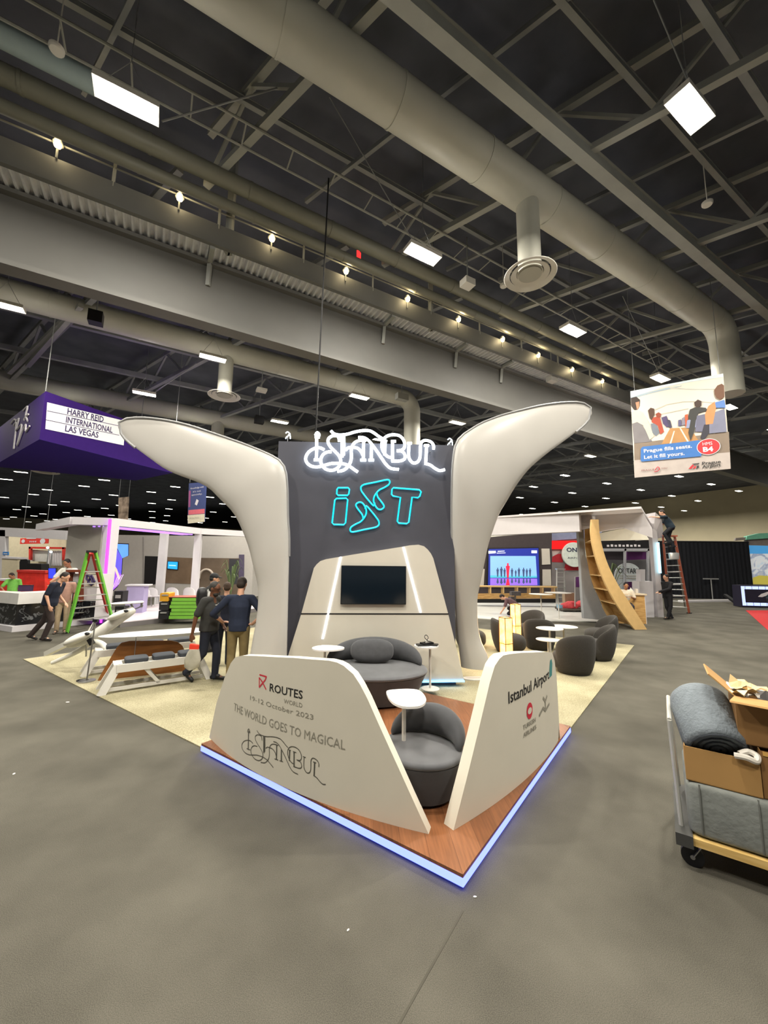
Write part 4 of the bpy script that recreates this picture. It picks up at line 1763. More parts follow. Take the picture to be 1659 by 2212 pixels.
def person(label, loc, yaw, skin='light', shirt=(60, 60, 60), pants=(40, 40, 48), shoe=(25, 25, 25), hair=(30, 26, 22), pose=None, hgt=1.75, sleeve='short',
           vox=.012, cap=None, beard=False, glasses=False, bulk=1.0, bag=None, hairlen=0.0, fingers=True, shirt_mat=None, extra=None):
    J = {k: Vector(v) for k, v in DEF.items()}
    for k, v in (pose or {}).items():
        J[k] = Vector(v)
    s = hgt / 1.75
    J = {k: (v * s if k != 'look' else v.normalized()) for k, v in J.items()}
    t = thing('person', label, 'person', loc, yaw)
    sk = SKINS[skin]
    up = (J['head'] - J['neck']).normalized()
    fw = J['look']
    fw = (fw - up * fw.dot(up)).normalized()
    rt = fw.cross(up).normalized()
    HR = Matrix((rt, fw, up)).transposed()
    hc = J['head']
    b = B()
    hp = lambda x, y, z: hc + HR @ (Vector((x, y, z)) * s)
    b.ell(hp(0, 0, .02), (.076 * s, .098 * s, .105 * s), HR, 20, 14)
    b.ell(hp(0, .02, -.055), (.058 * s, .072 * s, .068 * s), HR, 16, 10)
    b.cap(hp(0, .088, .012), hp(0, .108, -.02), .012 * s, .018 * s, 8)
    for sx in (-1, 1):
        b.ell(hp(sx * .077, -.008, 0), (.012 * s, .022 * s, .034 * s), HR, 10, 8)
        b.ell(hp(sx * .032, .076, .028), (.022 * s, .018 * s, .008 * s), HR, 10, 6)
    b.ell(hp(0, .083, -.052), (.026 * s, .014 * s, .010 * s), HR, 10, 6)
    b.cap(J['neck'] - up * .06 * s, hp(0, -.015, -.05), .060 * s, .052 * s, 12)
    for sd in 'RL':
        b.cap(J['sh' + sd], J['el' + sd], .047 * s, .039 * s)
        b.cap(J['el' + sd], J['wr' + sd], .041 * s, .026 * s)
        b.cap(J['hip' + sd], J['kn' + sd], .068 * s, .05 * s)
        b.cap(J['kn' + sd], J['an' + sd], .05 * s, .036 * s)
        b.cap(J['an' + sd], J['to' + sd], .036 * s, .025 * s)
        # hand
        w = J['wr' + sd]
        d = (w - J['el' + sd]).normalized()
        hd = J.get('hand' + sd)
        if hd is not None:
            d = (hd / s).normalized()
        side = d.cross(Vector((0, 0, 1)) if abs(d.z) < .8 else Vector((0, 1, 0)))
        if abs(d.z) >= .8:
            side = Vector((0, 1, 0)) - d * d.y
        side.normalize()
        nrm = d.cross(side).normalized()
        if nrm.x * (1 if sd == 'R' else -1) > 0:
            nrm = -nrm                        # palm faces the body
        pc_ = w + d * .045 * s
        Rp = Matrix((side, nrm, d)).transposed()
        b.ell(pc_, (.042 * s, .018 * s, .055 * s), Rp, 12, 8)
        if fingers:
            for i, (o, ln) in enumerate(((.03, .07), (.01, .08), (-.01, .075), (-.029, .058))):
                r0 = w + d * .085 * s + side * (o * s)
                k1 = r0 + d * (ln * .5 * s) + nrm * (.008 * s)
                k2 = k1 + d * (ln * .38 * s) + nrm * (.024 * s)
                b.cap(r0 - d * .02 * s, k1, .0105 * s, .0098 * s, 7)
                b.cap(k1, k2, .0098 * s, .0088 * s, 7)
            r0 = w + d * .03 * s + side * (.034 * s)
            k1 = r0 + side * .022 * s + d * .03 * s + nrm * .012 * s
            b.cap(r0, k1, .0125 * s, .011 * s, 7)
            b.cap(k1, k1 + d * .03 * s + nrm * .01 * s, .011 * s, .0095 * s, 7)
    # trunk under the clothes
    for a, c, r1, r2 in (('pelvis', 'belly', .11, .105), ('belly', 'chest', .105, .115), ('chest', 'neck', .115, .06)):
        b.cap(J[a], J[c], r1 * s, r2 * s, 14)
    b.cap(J['shR'], J['shL'], .045 * s, .045 * s)
    body = obj('body', b, sk, t, local=True, remesh=vox)
    # shirt
    k = bulk
    b = B()
    sl = (J['shR'] - J['shL']).normalized()

    def oval(c, a, rx, ry):
        f = sl.cross(a).normalized()
        sx = a.cross(f).normalized()
        return [c + sx * (rx * math.cos(q)) + f * (ry * math.sin(q)) for q in [2 * math.pi * i / 20 for i in range(20)]]
    ax = (J['chest'] - J['pelvis']).normalized()
    ax2 = (J['neck'] - J['chest']).normalized()
    hem = J['pelvis'] - ax * .07 * s
    shm = (J['shR'] + J['shL']) / 2
    rings = [oval(hem, ax, .172 * k * s, .135 * k * s), oval(J['pelvis'] + ax * .03, ax, .172 * k * s, .138 * k * s), oval(J['belly'], ax, .162 * k * s, .135 * k * s), oval(J['chest'], ax2, .185 * k * s, .128 * k * s), oval(shm - ax2 * .02, ax2, .195 * s, .095 * s), oval(shm + ax2 * .045 * s, ax2, .10 * s, .07 * s), oval(J['neck'] + ax2 * .01, ax2, .066 * s, .06 * s)]
    b.loft(rings)
    b.cap(J['shR'], J['shL'], .071 * s, .071 * s, 14)
    for sd in 'RL':
        b.cap(J['neck'] - ax2 * .045 * s, J['sh' + sd], .062 * s, .066 * s, 12)
        e = J['el' + sd]
        if sleeve == 'short':
            e2 = J['sh' + sd].lerp(e, .78)
            b.cap(J['sh' + sd], e2, .072 * s, .066 * s, 12)
        else:
            b.cap(J['sh' + sd], e, .07 * s, .055 * s, 12)
            f = 1.0 if sleeve == 'long' else .35
            b.cap(e, e.lerp(J['wr' + sd], f), .055 * s, .042 * s, 12)
    sm_ = shirt_mat or mat('shirt_%d_%d_%d' % shirt, shirt, .85, 0, .1, 14, bump=.3, bscale=10)
    so = obj('shirt', b, sm_, t, local=True, remesh=vox, smooth=3)
    # trousers
    b = B()
    b.ell(J['pelvis'] - Vector((0, 0, .03)) * s, (.165 * s * k, .128 * s * k, .13 * s), None, 20, 12)
    for sd in 'RL':
        b.cap(J['hip' + sd], J['kn' + sd], .098 * s, .07 * s, 14)
        b.cap(J['kn' + sd], J['an' + sd] + Vector((0, 0, -.02)) * s, .07 * s, .058 * s, 14)
    obj('trousers', b, mat('cloth_%d_%d_%d' % pants, pants, .85, 0, .1, 14, bump=.3, bscale=9), t, local=True, remesh=vox, smooth=3)
    for sd in 'RL':
        b = B()
        a_, o_ = J['an' + sd], J['to' + sd]
        d = (o_ - a_)
        d.normalize()
        heel = a_ - Vector((0, 0, .045)) * s - d * .05 * s
        b.cap(heel, o_, .038 * s, .034 * s, 12)
        b.cap(a_, a_.lerp(o_, .35), .05 * s, .042 * s, 12)
        obj('shoe', b, mat('shoe_%d_%d_%d' % shoe, shoe, .5), t, local=True, remesh=vox, smooth=2)
    # hair or cap
    hm = mat('hair_%d_%d_%d' % hair, hair, .7, 0, .2, 60)
    b = B()
    if cap is None:
        b.ell(hp(0, -.018, .042), (.084 * s, .097 * s, .095 * s), HR, 18, 12)
        b.ell(hp(0, -.05, -.0 - hairlen * .5), (.078 * s, .062 * s, (.07 + hairlen) * s), HR, 16, 10)
        obj('hair', b, hm, t, local=True, remesh=vox, smooth=2)
    else:
        b.ell(hp(0, -.012, .045), (.087 * s, .103 * s, .09 * s), HR, 18, 12)
        b.ell(hp(0, .1, .05), (.066 * s, .07 * s, .014 * s), HR, 16, 8)
        obj('cap', b, mat('cap_%d_%d_%d' % cap, cap, .7), t, local=True, remesh=vox, smooth=2)
        b = B()
        b.ell(hp(0, -.05, -.01), (.078 * s, .056 * s, .06 * s), HR, 16, 10)
        obj('hair', b, hm, t, local=True)
    if beard:
        b = B()
        b.ell(hp(0, .045, -.085), (.055 * s, .055 * s, .05 * s), HR, 14, 8)
        obj('beard', b, hm, t, local=True)
    b = B()
    for sx in (-1, 1):
        b.ell(hp(sx * .032, .087, .014), (.012 * s, .008 * s, .007 * s), HR, 8, 6)
    obj('eye', b, mat('eye_dark', (28, 22, 20), .3), t, local=True)
    if glasses:
        b = B()
        for sx in (-1, 1):
            b.tube([hp(sx * .034 + .026 * math.cos(a), .102, .014 + .02 * math.sin(a)) for a in [2 * math.pi * i / 14 for i in range(14)]], .003, 5, closed=True)
            b.tube([hp(sx * .06, .1, .018), hp(sx * .08, -.01, .02)], .003, 5)
        obj('glasses', b, BLACKM, t, local=True)
    if extra:
        extra(t, J, s, so)
    return t


def face(px, py):
    g = gp(px, py)
    return g


# walking man in grey T-shirt
g = gp(444, 1474)
tp = (.09, .33, .16)


def bag_print(t, J, s, so):
    fr_ = [J['chest'] + Vector((x, .135, z)) for x, z in ((-.12, .06), (-.02, .06), (-.02, .02), (-.12, .02))]
    b = B()
    c = J['chest'] + Vector((-.06, .12, .05)) * s
    b.ell(c, (.022, .02, .022), None, 10, 6)
    b.box(c + Vector((.07, .012, 0)), (.08, .02, .012))
    obj('chest_print', b, WHITEP, so, local=True)


person('person in a dark grey T-shirt walking past the bench with a plastic bag', (g.x, g.y, RZ), math.radians(-100), 'dark', (56, 56, 54), (34, 38, 52), (24, 24, 26), (52, 50, 46),
       dict(head=(0, .06, 1.61), look=(0, .8, -.5), neck=(0, .03, 1.46), anL=(-.09, .11, .09), toL=(-.12, .30, .04), knL=(-.09, .12, .49), hipL=(-.09, 0, .92),
            knR=(.09, -.03, .50), anR=(.09, -.33, .17), toR=(.10, -.20, .04), elR=(.26, -.10, 1.13), wrR=(.27, -.14, .86), elL=(-.25, -.02, 1.12), wrL=(-.2, .16, .93)), 1.74, 'short', .010, beard=True, glasses=True, bulk=1.14, extra=bag_print)
# the bag he carries
bm_ = mat('clear_bag', (176, 172, 158), .35, 0, .15, 8)
bp0 = dp(421, 1400, 6.72)
bg = thing('plastic_bag', 'crumpled clear plastic bag with a red top hanging from the walking man in grey', 'bag', (bp0.x, bp0.y, bp0.z - .45))
b = B()
b.loft([[dp(x, y, 6.70) + Vector((w * math.cos(a), .06 * math.sin(a), .004 * math.sin(5 * a))) for a in [2 * math.pi * i / 18 for i in range(18)]] for x, y, w in ((413, 1446, .05), (414, 1440, .12), (416, 1425, .135), (418, 1410, .10), (420, 1402, .075))], sm=True)
obj('bag_body', b, bm_, bg)
b = B()
b.loft([[dp(x, y, 6.70) + Vector((w * math.cos(a), .04 * math.sin(a), -.01 * math.cos(a))) for a in [2 * math.pi * i / 18 for i in range(18)]] for x, y, w in ((419, 1404, .078), (420, 1394, .08), (421, 1392, .075))], sm=True)
obj('bag_top', b, mat('red_tape', (226, 62, 44), .5), bg)
# man from behind, navy shirt
g = dp(517, 1290, 7.05)
person('person seen from behind in navy shirt and khaki trousers, hands on hips', (g.x + .02, g.y, RZ), math.radians(8), 'light', (32, 40, 60), (122, 106, 70), (50, 40, 30), (44, 34, 26),
       dict(head=(0, .06, 1.64), look=(.1, .9, -.45), elR=(.42, -.12, 1.16), wrR=(.22, -.02, .99), handR=(-.9, .3, -.1), elL=(-.42, -.04, 1.16), wrL=(-.30, .16, 1.0), handL=(.6, .7, 0)), 1.80, 'mid', .010, bulk=1.02, hairlen=.01)
# man with white shirt, cap, backpack
g = dp(462, 1290, 9.6)


def backpack(t, J, s, so):
    b = B()
    b.ell(J['chest'] + Vector((0, -.22, -.08)), (.16, .12, .25), None, 20, 12, .7, .7)
    obj('backpack', b, BLACKM, t, local=True)
    for sx in (-1, 1):
        b = B()
        b.tube(curve([J['chest'] + Vector((sx * .12, -.14, .12)), J['chest'] + Vector((sx * .12, 0, .2)), J['chest'] + Vector((sx * .12, .15, .1)), J['chest'] + Vector((sx * .14, .13, -.15))], 5), .016, 6)
        obj('strap', b, BLACKM, t, local=True)


person('person in a white shirt and black cap wearing a black backpack', (g.x - .05, g.y, 0), math.radians(-60), 'light', (226, 226, 222), (40, 40, 44), pose=dict(elR=(.27, .1, 1.12), wrR=(.18, .34, 1.2), elL=(-.27, .1, 1.12), wrL=(-.18, .34, 1.2)), hgt=1.82, cap=(20, 22, 24), extra=backpack)
# third hidden walker behind the two
g = dp(487, 1330, 8.3)
person('person in dark navy clothes mostly hidden between the two men by the left wing', (g.x, g.y, RZ), math.radians(20), 'light', (24, 28, 44), (20, 24, 38), pose=dict(elR=(.27, .08, 1.14), wrR=(.16, .22, 1.02)), hgt=1.66, hair=(60, 44, 30))
# left walker
g = gp(98, 1384)
person('person in a navy polo and dark brown trousers walking past the marble counter', (g.x, g.y, 0), math.radians(-82), 'light', (22, 28, 44), (54, 44, 42), (40, 36, 34), (40, 32, 28),
       dict(chest=(0, .08, 1.27), neck=(0, .17, 1.44), head=(0, .27, 1.58), look=(0, .8, -.45), shR=(.19, .13, 1.39), shL=(-.19, .13, 1.39), elR=(.24, .05, 1.13), wrR=(.24, .14, .88), elL=(-.24, .03, 1.12), wrL=(-.25, .2, .92),
            knR=(.09, .14, .5), anR=(.09, -.0, .09), toR=(.1, .18, .04), knL=(-.09, -.14, .5), anL=(-.09, -.42, .13), toL=(-.1, -.28, .04)), 1.82, 'short', .012, bulk=1.15)
g = gp(130, 1368)
person('person in a pinkish shirt and beige trousers turned away behind the navy polo man', (g.x, g.y, 0), math.radians(-150), 'light', (168, 130, 116), (170, 150, 122), (90, 80, 70), (60, 48, 36),
       dict(elR=(.33, .1, 1.5), wrR=(.13, .14, 1.66), handR=(-.8, 0, .4)), 1.72)
g = dp(148, 1240, 13.55)
g.z = .16
person('person in a white shirt leaning over the counter behind the ladder', (g.x, g.y, .16), math.radians(180), 'tan', (226, 224, 214), (50, 50, 56), hair=(24, 20, 18), pose=dict(head=(0, .1, 1.62), look=(0, .8, -.5), elR=(.34, .1, 1.15), wrR=(.25, .3, 1.0), elL=(-.34, .1, 1.15), wrL=(-.25, .3, 1.0)), hgt=1.98)
g = dp(30, 1250, 15.0)
person('person in a bright green shirt at the far left behind the marble counter', (g.x, g.y, 0), math.radians(200), 'tan', (112, 176, 76), (60, 60, 60), hair=(40, 30, 26), pose=dict(head=(.04, .1, 1.6), look=(.2, .8, -.4), elR=(.3, .15, 1.15), wrR=(.15, .3, 1.05)), hgt=1.62)
# right hand people
g = gp(1447, 1338)
person('person in black suit and grey top leaning one hand on the wood counter', (g.x, g.y, 0), math.radians(100), 'light', (24, 24, 28), (26, 26, 30), (52, 44, 40), (26, 22, 20),
       dict(elL=(-.28, .2, 1.2), wrL=(-.12, .52, 1.08), handL=(0, 1, -.2), elR=(.27, -.1, 1.12), wrR=(.2, .12, 1.02), anR=(.03, -.12, .09), toR=(.05, .06, .04), knR=(.06, .04, .5), anL=(-.03, .12, .09), toL=(-.02, .28, .04)), 1.80, 'long', .013)
g = dp(1352, 1290, 15.2)
person('person in a cream T-shirt seated behind the wood counter', (g.x, g.y, 0), math.radians(160), 'tan', (216, 208, 190), (50, 50, 60), (240, 240, 240), (22, 20, 20),
       dict(pelvis=(0, -.05, .72), belly=(0, -.03, .86), chest=(0, .05, 1.05), neck=(0, .09, 1.24), head=(0, .16, 1.39), look=(0, .8, -.5), shR=(.19, .07, 1.18), shL=(-.19, .07, 1.18), elR=(.27, .12, .92), wrR=(.12, .33, .98), elL=(-.27, .12, .92), wrL=(-.12, .33, .98),
            hipR=(.09, -.03, .7), hipL=(-.09, -.03, .7), knR=(.11, .4, .66), knL=(-.11, .4, .66), anR=(.1, .38, .24), anL=(-.1, .38, .24), toR=(.1, .55, .18), toL=(-.1, .55, .18)), 1.75, vox=.014)
# ------------------------------------------------------------------ ladders
def ladder(label, f0, f1, top0, top1, rails_m, step_m, nstep, r_feet=None, r_top=None, rear_m=None, wr=.05, tread=.07, capm=None):
    """step ladder: front feet f0,f1 to top0,top1; rear feet r_feet"""
    f0, f1, t0, t1 = map(Vector, (f0, f1, top0, top1))
    t = thing('step_ladder', label, 'ladder', (f0 + f1) / 2)
    for a, c in ((f0, t0), (f1, t1)):
        b = B()
        b.beam(a, c, wr, wr * 1.4)
        obj('rail', b, rails_m, t)
        b = B()
        b.box(a + Vector((0, 0, .02)), (wr * 1.5, wr * 2, .04))
        obj('foot', b, BLACKM, t)
    for i in range(1, nstep + 1):
        f = i / (nstep + .6)
        b = B()
        b.beam(f0.lerp(t0, f), f1.lerp(t1, f), tread, .03)
        obj('step', b, step_m, t)
    if r_feet:
        rt_ = r_top or (t0, t1)
        R0_, R1_ = Vector(r_feet[0]), Vector(r_feet[1])
        for a, c in ((R0_, Vector(rt_[0])), (R1_, Vector(rt_[1]))):
            b = B()
            b.beam(a, c, wr * .9, wr)
            obj('rear_rail', b, rear_m or rails_m, t)
        for i in range(1, 5):
            f = i / 5.5
            b = B()
            b.beam(R0_.lerp(Vector(rt_[0]), f), R1_.lerp(Vector(rt_[1]), f), .03, .03)
            obj('rear_brace', b, step_m, t)
    b = B()
    mid = (t0 + t1) / 2
    d = (t1 - t0)
    b.box(mid + Vector((0, 0, .02)), (d.length + .08, .26, .06), math.atan2(d.y, d.x))
    obj('top_cap', b, capm or BLACKM, t)
    return t


GREENL = mat('ladder_green', (112, 190, 66), .45, 0, .04)
REDL = mat('ladder_red', (176, 44, 36), .45, 0, .04)
ORANGEL = mat('ladder_orange', (178, 96, 72), .5, 0, .05)
ALU = mat('aluminium', (190, 190, 188), .35, .6, .05)
fa = gp(144, 1368)
fb = gp(246, 1352)
fc = gp(237, 1343)
fd = gp(149, 1350)
ta, tb_ = dp(190, 1193, 11.6), dp(206, 1193, 11.7)
ladder('tall green and red step ladder standing before the magenta light strip', fa, fb, ta, tb_, GREENL, ALU, 6, (fc, fd), (dp(199, 1195, 11.55), dp(195, 1195, 11.5)), REDL, .06, .08)
b = B()
fr = Fr(dp(182, 1245, 11.55), Vector((1, .1, 0)))

# ------------------------------------------------------------------ left booth (marble counter, white frames)
PUR = mat('deep_purple', (50, 28, 96), .75, 0, .04, spec=.05)
PURD = mat('purple_underside', (48, 34, 104), .75, 0, .04, spec=.05)
WHT = mat('booth_white', (206, 203, 206), .45, 0, .02)
MARB = ramp_mat('black_marble', 'noise', [(.0, (24, 26, 28)), (.56, (24, 26, 30)), (.6, (120, 122, 124)), (.64, (26, 28, 30)), (1, (22, 24, 26))], 3.5, .2, dist=1.6)
MAG = emat('magenta_strip', (190, 50, 255), 4.0)
MAG2 = emat('violet_strip', (170, 120, 255), 1.8)
zb = 6.4
A_, R_, L_2, K_ = gp(85, 949, zb), gp(372, 1022, zb), gp(0, 998, zb), gp(293, 1038, zb)
ztop = dp(98, 845, A_.y).z
ext_l = A_ + (L_2 - A_) * 1.25
ps = [A_, R_, K_, ext_l]
hs = thing('hanging_sign', 'large square purple hanging sign with white panels over the marble counter', 'hanging sign', (A_.x, A_.y, zb))
b = B()
b.prism([(p.x, p.y) for p in ps], zb + .01, ztop)
obj('sign_box', b, PUR, hs)
b = B()
b.prism([(p.x, p.y) for p in ps], zb, zb + .012)
obj('underside', b, PURD, hs)
F1 = Fr(A_, R_ - A_)
if F1.n.dot(CAMP - A_) < 0:
    F1.n = -F1.n
F2 = Fr(L_2, A_ - L_2)
if F2.n.dot(CAMP - A_) < 0:
    F2.n = -F2.n


def zs(x, y):
    return (x / 2.676, 820 + y / 2.676)


pw = [F1.px(*zs(*p), .01) for p in ((273, 131), (262, 285), (715, 380), (725, 240))]
b = B()
b.flat(F1.at, [pw[0], pw[1], pw[2], pw[3]][::1], .01)
obj('white_board', b, mat('lit_board', (226, 226, 226), .5, 0, 0), hs)
PURI = mat('purple_ink', (48, 34, 84), .6, 0, 0)
for s, p0, p1 in (('HARRY REID', (388, 198), (598, 247)), ('INTERNATIONAL', (380, 247), (650, 308)), ('LAS VEGAS', (375, 298), (568, 337))):
    u0, v0 = F1.px(*zs(*p0), .014)
    u1, v1 = F1.px(*zs(*p1), .014)
    b = B()
    text(b, s, F1.at, u0, v0, u1 - u0, .24, .014, .024, vs=(v1 - v0) / (u1 - u0))
    obj('lettering', b, PURI, hs)
for (p0, p1) in (((272, 180), (690, 268)), ((265, 232), (690, 322))):
    b = B()
    u0, v0 = F1.px(*zs(*p0), .013)
    u1, v1 = F1.px(*zs(*p1), .013)
    b.flat(F1.at, [(u0, v0 - .012), (u1, v1 - .012), (u1, v1 + .012), (u0, v0 + .012)], .013)
    obj('divider', b, PURI, hs)
b = B()
for pts in ([(65, 255), (85, 230), (95, 260), (80, 400)], [(80, 265), (110, 225), (95, 290), (125, 260), (120, 300), (100, 380), (130, 300), (150, 260), (150, 300), (172, 268)], [(135, 180), (160, 155), (150, 210), (165, 200)], [(140, 235), (150, 215), (160, 240)]):
    P3 = [F2.at(*F2.px(*zs(*p), .02), .02) for p in pts]
    b.tube(curve(P3, 4), .035, 6)
obj('script_lettering', b, WHT, hs)
for p in (A_, R_, K_):
    b = B()
    b.tube([Vector((p.x, p.y, ztop)), Vector((p.x, p.y, 13.6))], .015, 5)
    obj('hanger', b, DSTEEL, hs)

# counter
ca, cb_, cl = gp(25, 1366), gp(222, 1345), gp(-60, 1352)
dB = (cb_ - ca).normalized()
cn = Vector((-dB.y, dB.x, 0))
pl = thing('booth_platform', 'low white platform edge under the marble counter', 'platform', ca)
b = B()
poly = [ca, cb_ + dB * .3, cb_ + dB * .3 + cn * 6, cl + cn * 6, cl]
b.prism([(p.x, p.y) for p in poly], 0, .16)
obj('platform_body', b, WHT, pl)
ct = thing('reception_counter', 'black marble reception counter with thick white top at far left', 'counter', ca + Vector((0, 0, .16)))
i1 = ca + dB * .1 + cn * .15
i2 = ca.lerp(cb_, .60) + cn * .15
i3 = cl + cn * .2
b = B()
b.prism([(p.x, p.y) for p in (i1, i2, i2 + cn * .6, i1 + cn * .7 + dB * .3, i3 + cn * .6, i3)], .16, .78)
obj('counter_base', b, MARB, ct)
o1, o2, o3 = i1 - cn * .08 - dB * .03, i2 - cn * .08, i3 - cn * .06
b = B()
b.prism([(p.x, p.y) for p in (o1, o2, o2 + cn * .75, o1 + cn * .8 + dB * .3, o3 + cn * .75, o3)], .78, 1.10)
obj('counter_top', b, mat('white_marble', (222, 220, 216), .3, 0, .05, 3), ct)


def onpost(px, py_t, base, w, label, ztop_, m=WHT, name='booth_post', cat='post'):
    b = B()
    b.box((base.x, base.y, ztop_ / 2), (w, w, ztop_), .3)
    return tag(obj(name, b, m), label, cat)


# white tower panel behind the counter with canopy slab
cz = 3.5
p1 = gp(220, 1345)
can = thing('canopy_frame', 'white canopy frame with flat roof slab, magenta strip and slim posts at left', 'canopy', p1)
c0 = dp(222, 1120, p1.y + .0)
cz = c0.z
pe = gp(522, 1150, cz)
pm = gp(430, 1142, cz)
pl_ = gp(163, 1118, cz)
pll = gp(88, 1133, cz)
# roof edge beams
b = B()
b.beam(Vector((p1.x, p1.y, cz - .12)), Vector((pm.x, pm.y, cz - .12)), .3, .26)
b.beam(Vector((pm.x, pm.y, cz - .12)), Vector((pe.x + 2, pe.y + .6, cz - .12)), .3, .26)
b.beam(Vector((pl_.x, pl_.y, cz - .12)), Vector((p1.x, p1.y, cz - .12)), .3, .26)
b.beam(Vector((pl_.x, pl_.y, cz - .12)), Vector((pll.x, pll.y, cz - .12)), .3, .26)
obj('roof_beam', b, WHT, can)
b = B()
dcan = (pm - p1).normalized()
ncan = Vector((-dcan.y, dcan.x, 0))
b.prism([(p.x, p.y) for p in (pl_, p1, p1 + ncan * 3.2 + dcan * .5, pll + ncan * .2, pll)], cz - .1, cz - .04)
obj('roof_slab', b, mat('soffit_grey', (170, 168, 165), .6, 0, .03), can)
b = B()
b.box((p1.x, p1.y, cz / 2), (.32, .32, cz), math.atan2(dcan.y, dcan.x))
post1 = obj('post', b, WHT, can)
b = B()
b.beam(dp(238, 1122, p1.y - .25), dp(219, 1345, p1.y - .25), .09, .05)
obj('light_strip', b, MAG, post1)
b = B()
b.box((pm.x, pm.y, cz / 2), (.28, .28, cz), .2)
obj('post', b, WHT, can)
q_ = dp(355, 1160, 19.5)
b = B()
b.box((q_.x, q_.y, cz / 2), (.32, .32, cz), .2)
obj('post', b, WHT, can)
for k in range(3):
    b = B()
    o = ncan * (-.5 - .35 * k)
    b.beam(Vector((p1.x, p1.y, cz - .26)) - o, Vector((pm.x, pm.y, cz - .26)) - o, .08, .04)
    obj('ceiling_strip', b, MAG2, can)
# solid block between
q0, q1_ = dp(142, 1200, 14.6), dp(216, 1200, 13.9)
b = B()
b.beam(Vector((q0.x, q0.y + .25, cz / 2 + .06)), Vector((q1_.x, q1_.y + .25, cz / 2 + .06)), .4, cz - .24)
tag(obj('display_wall', b, mat('panel_warm_grey', (172, 168, 158), .5, 0, .03)), 'tall plain grey panel behind the green and red ladder', 'panel')
fr = Fr(dp(150, 1320, 13.2), Vector((1, -.12, 0)))
if fr.n.y > 0:
    fr.n = -fr.n
dsk = thing('info_desk', 'white and black marble desk under the ladder carrying a dark hexagon logo', 'desk', fr.o)
u0, v0 = fr.px(147, 1345)
u1, v1 = fr.px(213, 1240)
b = B()
b.ext(fr.at, [(u0, -fr.o.z + .16), (u1, -fr.o.z + .16), (u1, v1), (u0, v1)], 0, -.6)
obj('desk_body', b, WHT, dsk)
b = B()
ub, vb = fr.px(147, 1297)
b.ext(fr.at, [(u0, -fr.o.z + .22), (u1, -fr.o.z + .22), (u1, vb), (u0, vb)], 0, .03)
obj('marble_front', b, MARB, dsk)
b = B()
for pts in ([(187, 1240), (196, 1246), (201, 1262), (195, 1262), (187, 1250), (187, 1240)], [(190, 1258), (198, 1242), (205, 1256), (197, 1264), (190, 1258)]):
    b.tube([fr.at(*fr.px(*p, .05), .05) for p in pts], .03, 5)
obj('logo', b, PURI, dsk)
b = B()
a0, a1 = fr.px(183, 1264, .02), fr.px(208, 1238, .02)
b.ext(fr.at, [(a0[0], a0[1] - .03), (a1[0], a0[1] - .03), (a1[0], a1[1]), (a0[0], a1[1])], 0, .02)
obj('logo_board', b, mat('pale_board', (214, 210, 190), .5), dsk)

# booth behind: wall line, screen, door, windows
wall_m = mat('booth_wall', (186, 182, 176), .6, 0, .03)
yb = 24.0
fb_ = Fr((dp(240, 1300, yb).x, yb, 0), Vector((1, .0, 0)))
if fb_.n.y > 0:
    fb_.n = -fb_.n
L0, R0_ = fb_.px(240, 1250)[0], fb_.px(545, 1250)[0]
ztp = fb_.px(300, 1156)[1]
bw = thing('meeting_room_block', 'pale meeting room walls with dark doorway and brown glazed windows behind the canopy posts', 'booth', fb_.at((L0 + R0_) / 2, 0))
b = B()
b.ext(fb_.at, [(L0, 0), (R0_, 0), (R0_, ztp), (L0, ztp)], -2.5, 0)
obj('wall_panel', b, wall_m, bw)


def patch(fr, pts, m, parent, name, d=.01, d0=None):
    P = [fr.px(p[0], p[1], d) for p in pts]
    b = B()
    if d0 is None:
        b.flat(fr.at, P, d)
    else:
        b.ext(fr.at, P, d0, d)
    return obj(name, b, m, parent)


patch(fb_, [(311, 1263), (343, 1262), (344, 1202), (313, 1201)], mat('dark_doorway', (18, 18, 20), .6), bw, 'doorway', .02)
BRG = mat('brown_glass', (128, 108, 88), .15, 0, .15, 1.5)
w = patch(fb_, [(353, 1259), (425, 1262), (426, 1206), (356, 1203)], BRG, bw, 'window', .02)
w2 = patch(fb_, [(430, 1285), (515, 1290), (516, 1206), (432, 1205)], mat('grey_glass', (112, 98, 84), .15, 0, .15, 1.5), bw, 'window', .02)
patch(fb_, [(494, 1262), (514, 1262), (515, 1208), (495, 1207)], mat('dark_grey', (58, 58, 62), .6), w2, 'pane', .03)
patch(fb_, [(515, 1300), (526, 1300), (527, 1198), (516, 1198)], mat('violet_column', (84, 76, 100), .6), bw, 'column', .06, 0)
for x in (308, 345, 356):
    patch(fb_, [(x, 1290), (x + 2, 1290), (x + 2, 1160), (x, 1160)], mat('panel_joint', (150, 146, 142), .6), bw, 'joint', .012)
tvl = thing('television', 'small wall television glowing blue in the brown glazed room', 'television', fb_.at(*fb_.px(373, 1225)))
patch(fb_, [(361, 1229), (384, 1231), (385, 1213), (362, 1212)], BLACKM, tvl, 'case', .08, .02)
patch(fb_, [(362, 1228), (383, 1230), (384, 1214), (363, 1213)], emat('blue_screen', (40, 160, 240), 1.3, False), tvl, 'screen', .085)
patch(fb_, [(365, 1222), (380, 1223), (380, 1221), (365, 1220)], emat('blue_screen_text', (180, 225, 255), 1.2, False), tvl, 'screen_text', .09)
for (cx, cy, r) in ((446, 1250, 16),):
    b = B()
    P3 = [fb_.at(*fb_.px(cx + r * math.cos(a), cy - r * 1.25 * math.sin(a), .05), .05) for a in [math.pi * i / 16 for i in range(17)]]
    b.tube(P3, .07, 6)
    tag(obj('arch_stand', b, mat('pale_arch', (196, 184, 170), .5)), 'pale arched stand behind the man in a white shirt', 'stand')
# plants
LEAFM = mat('leaf_green', (86, 104, 62), .6, 0, .3, 20)


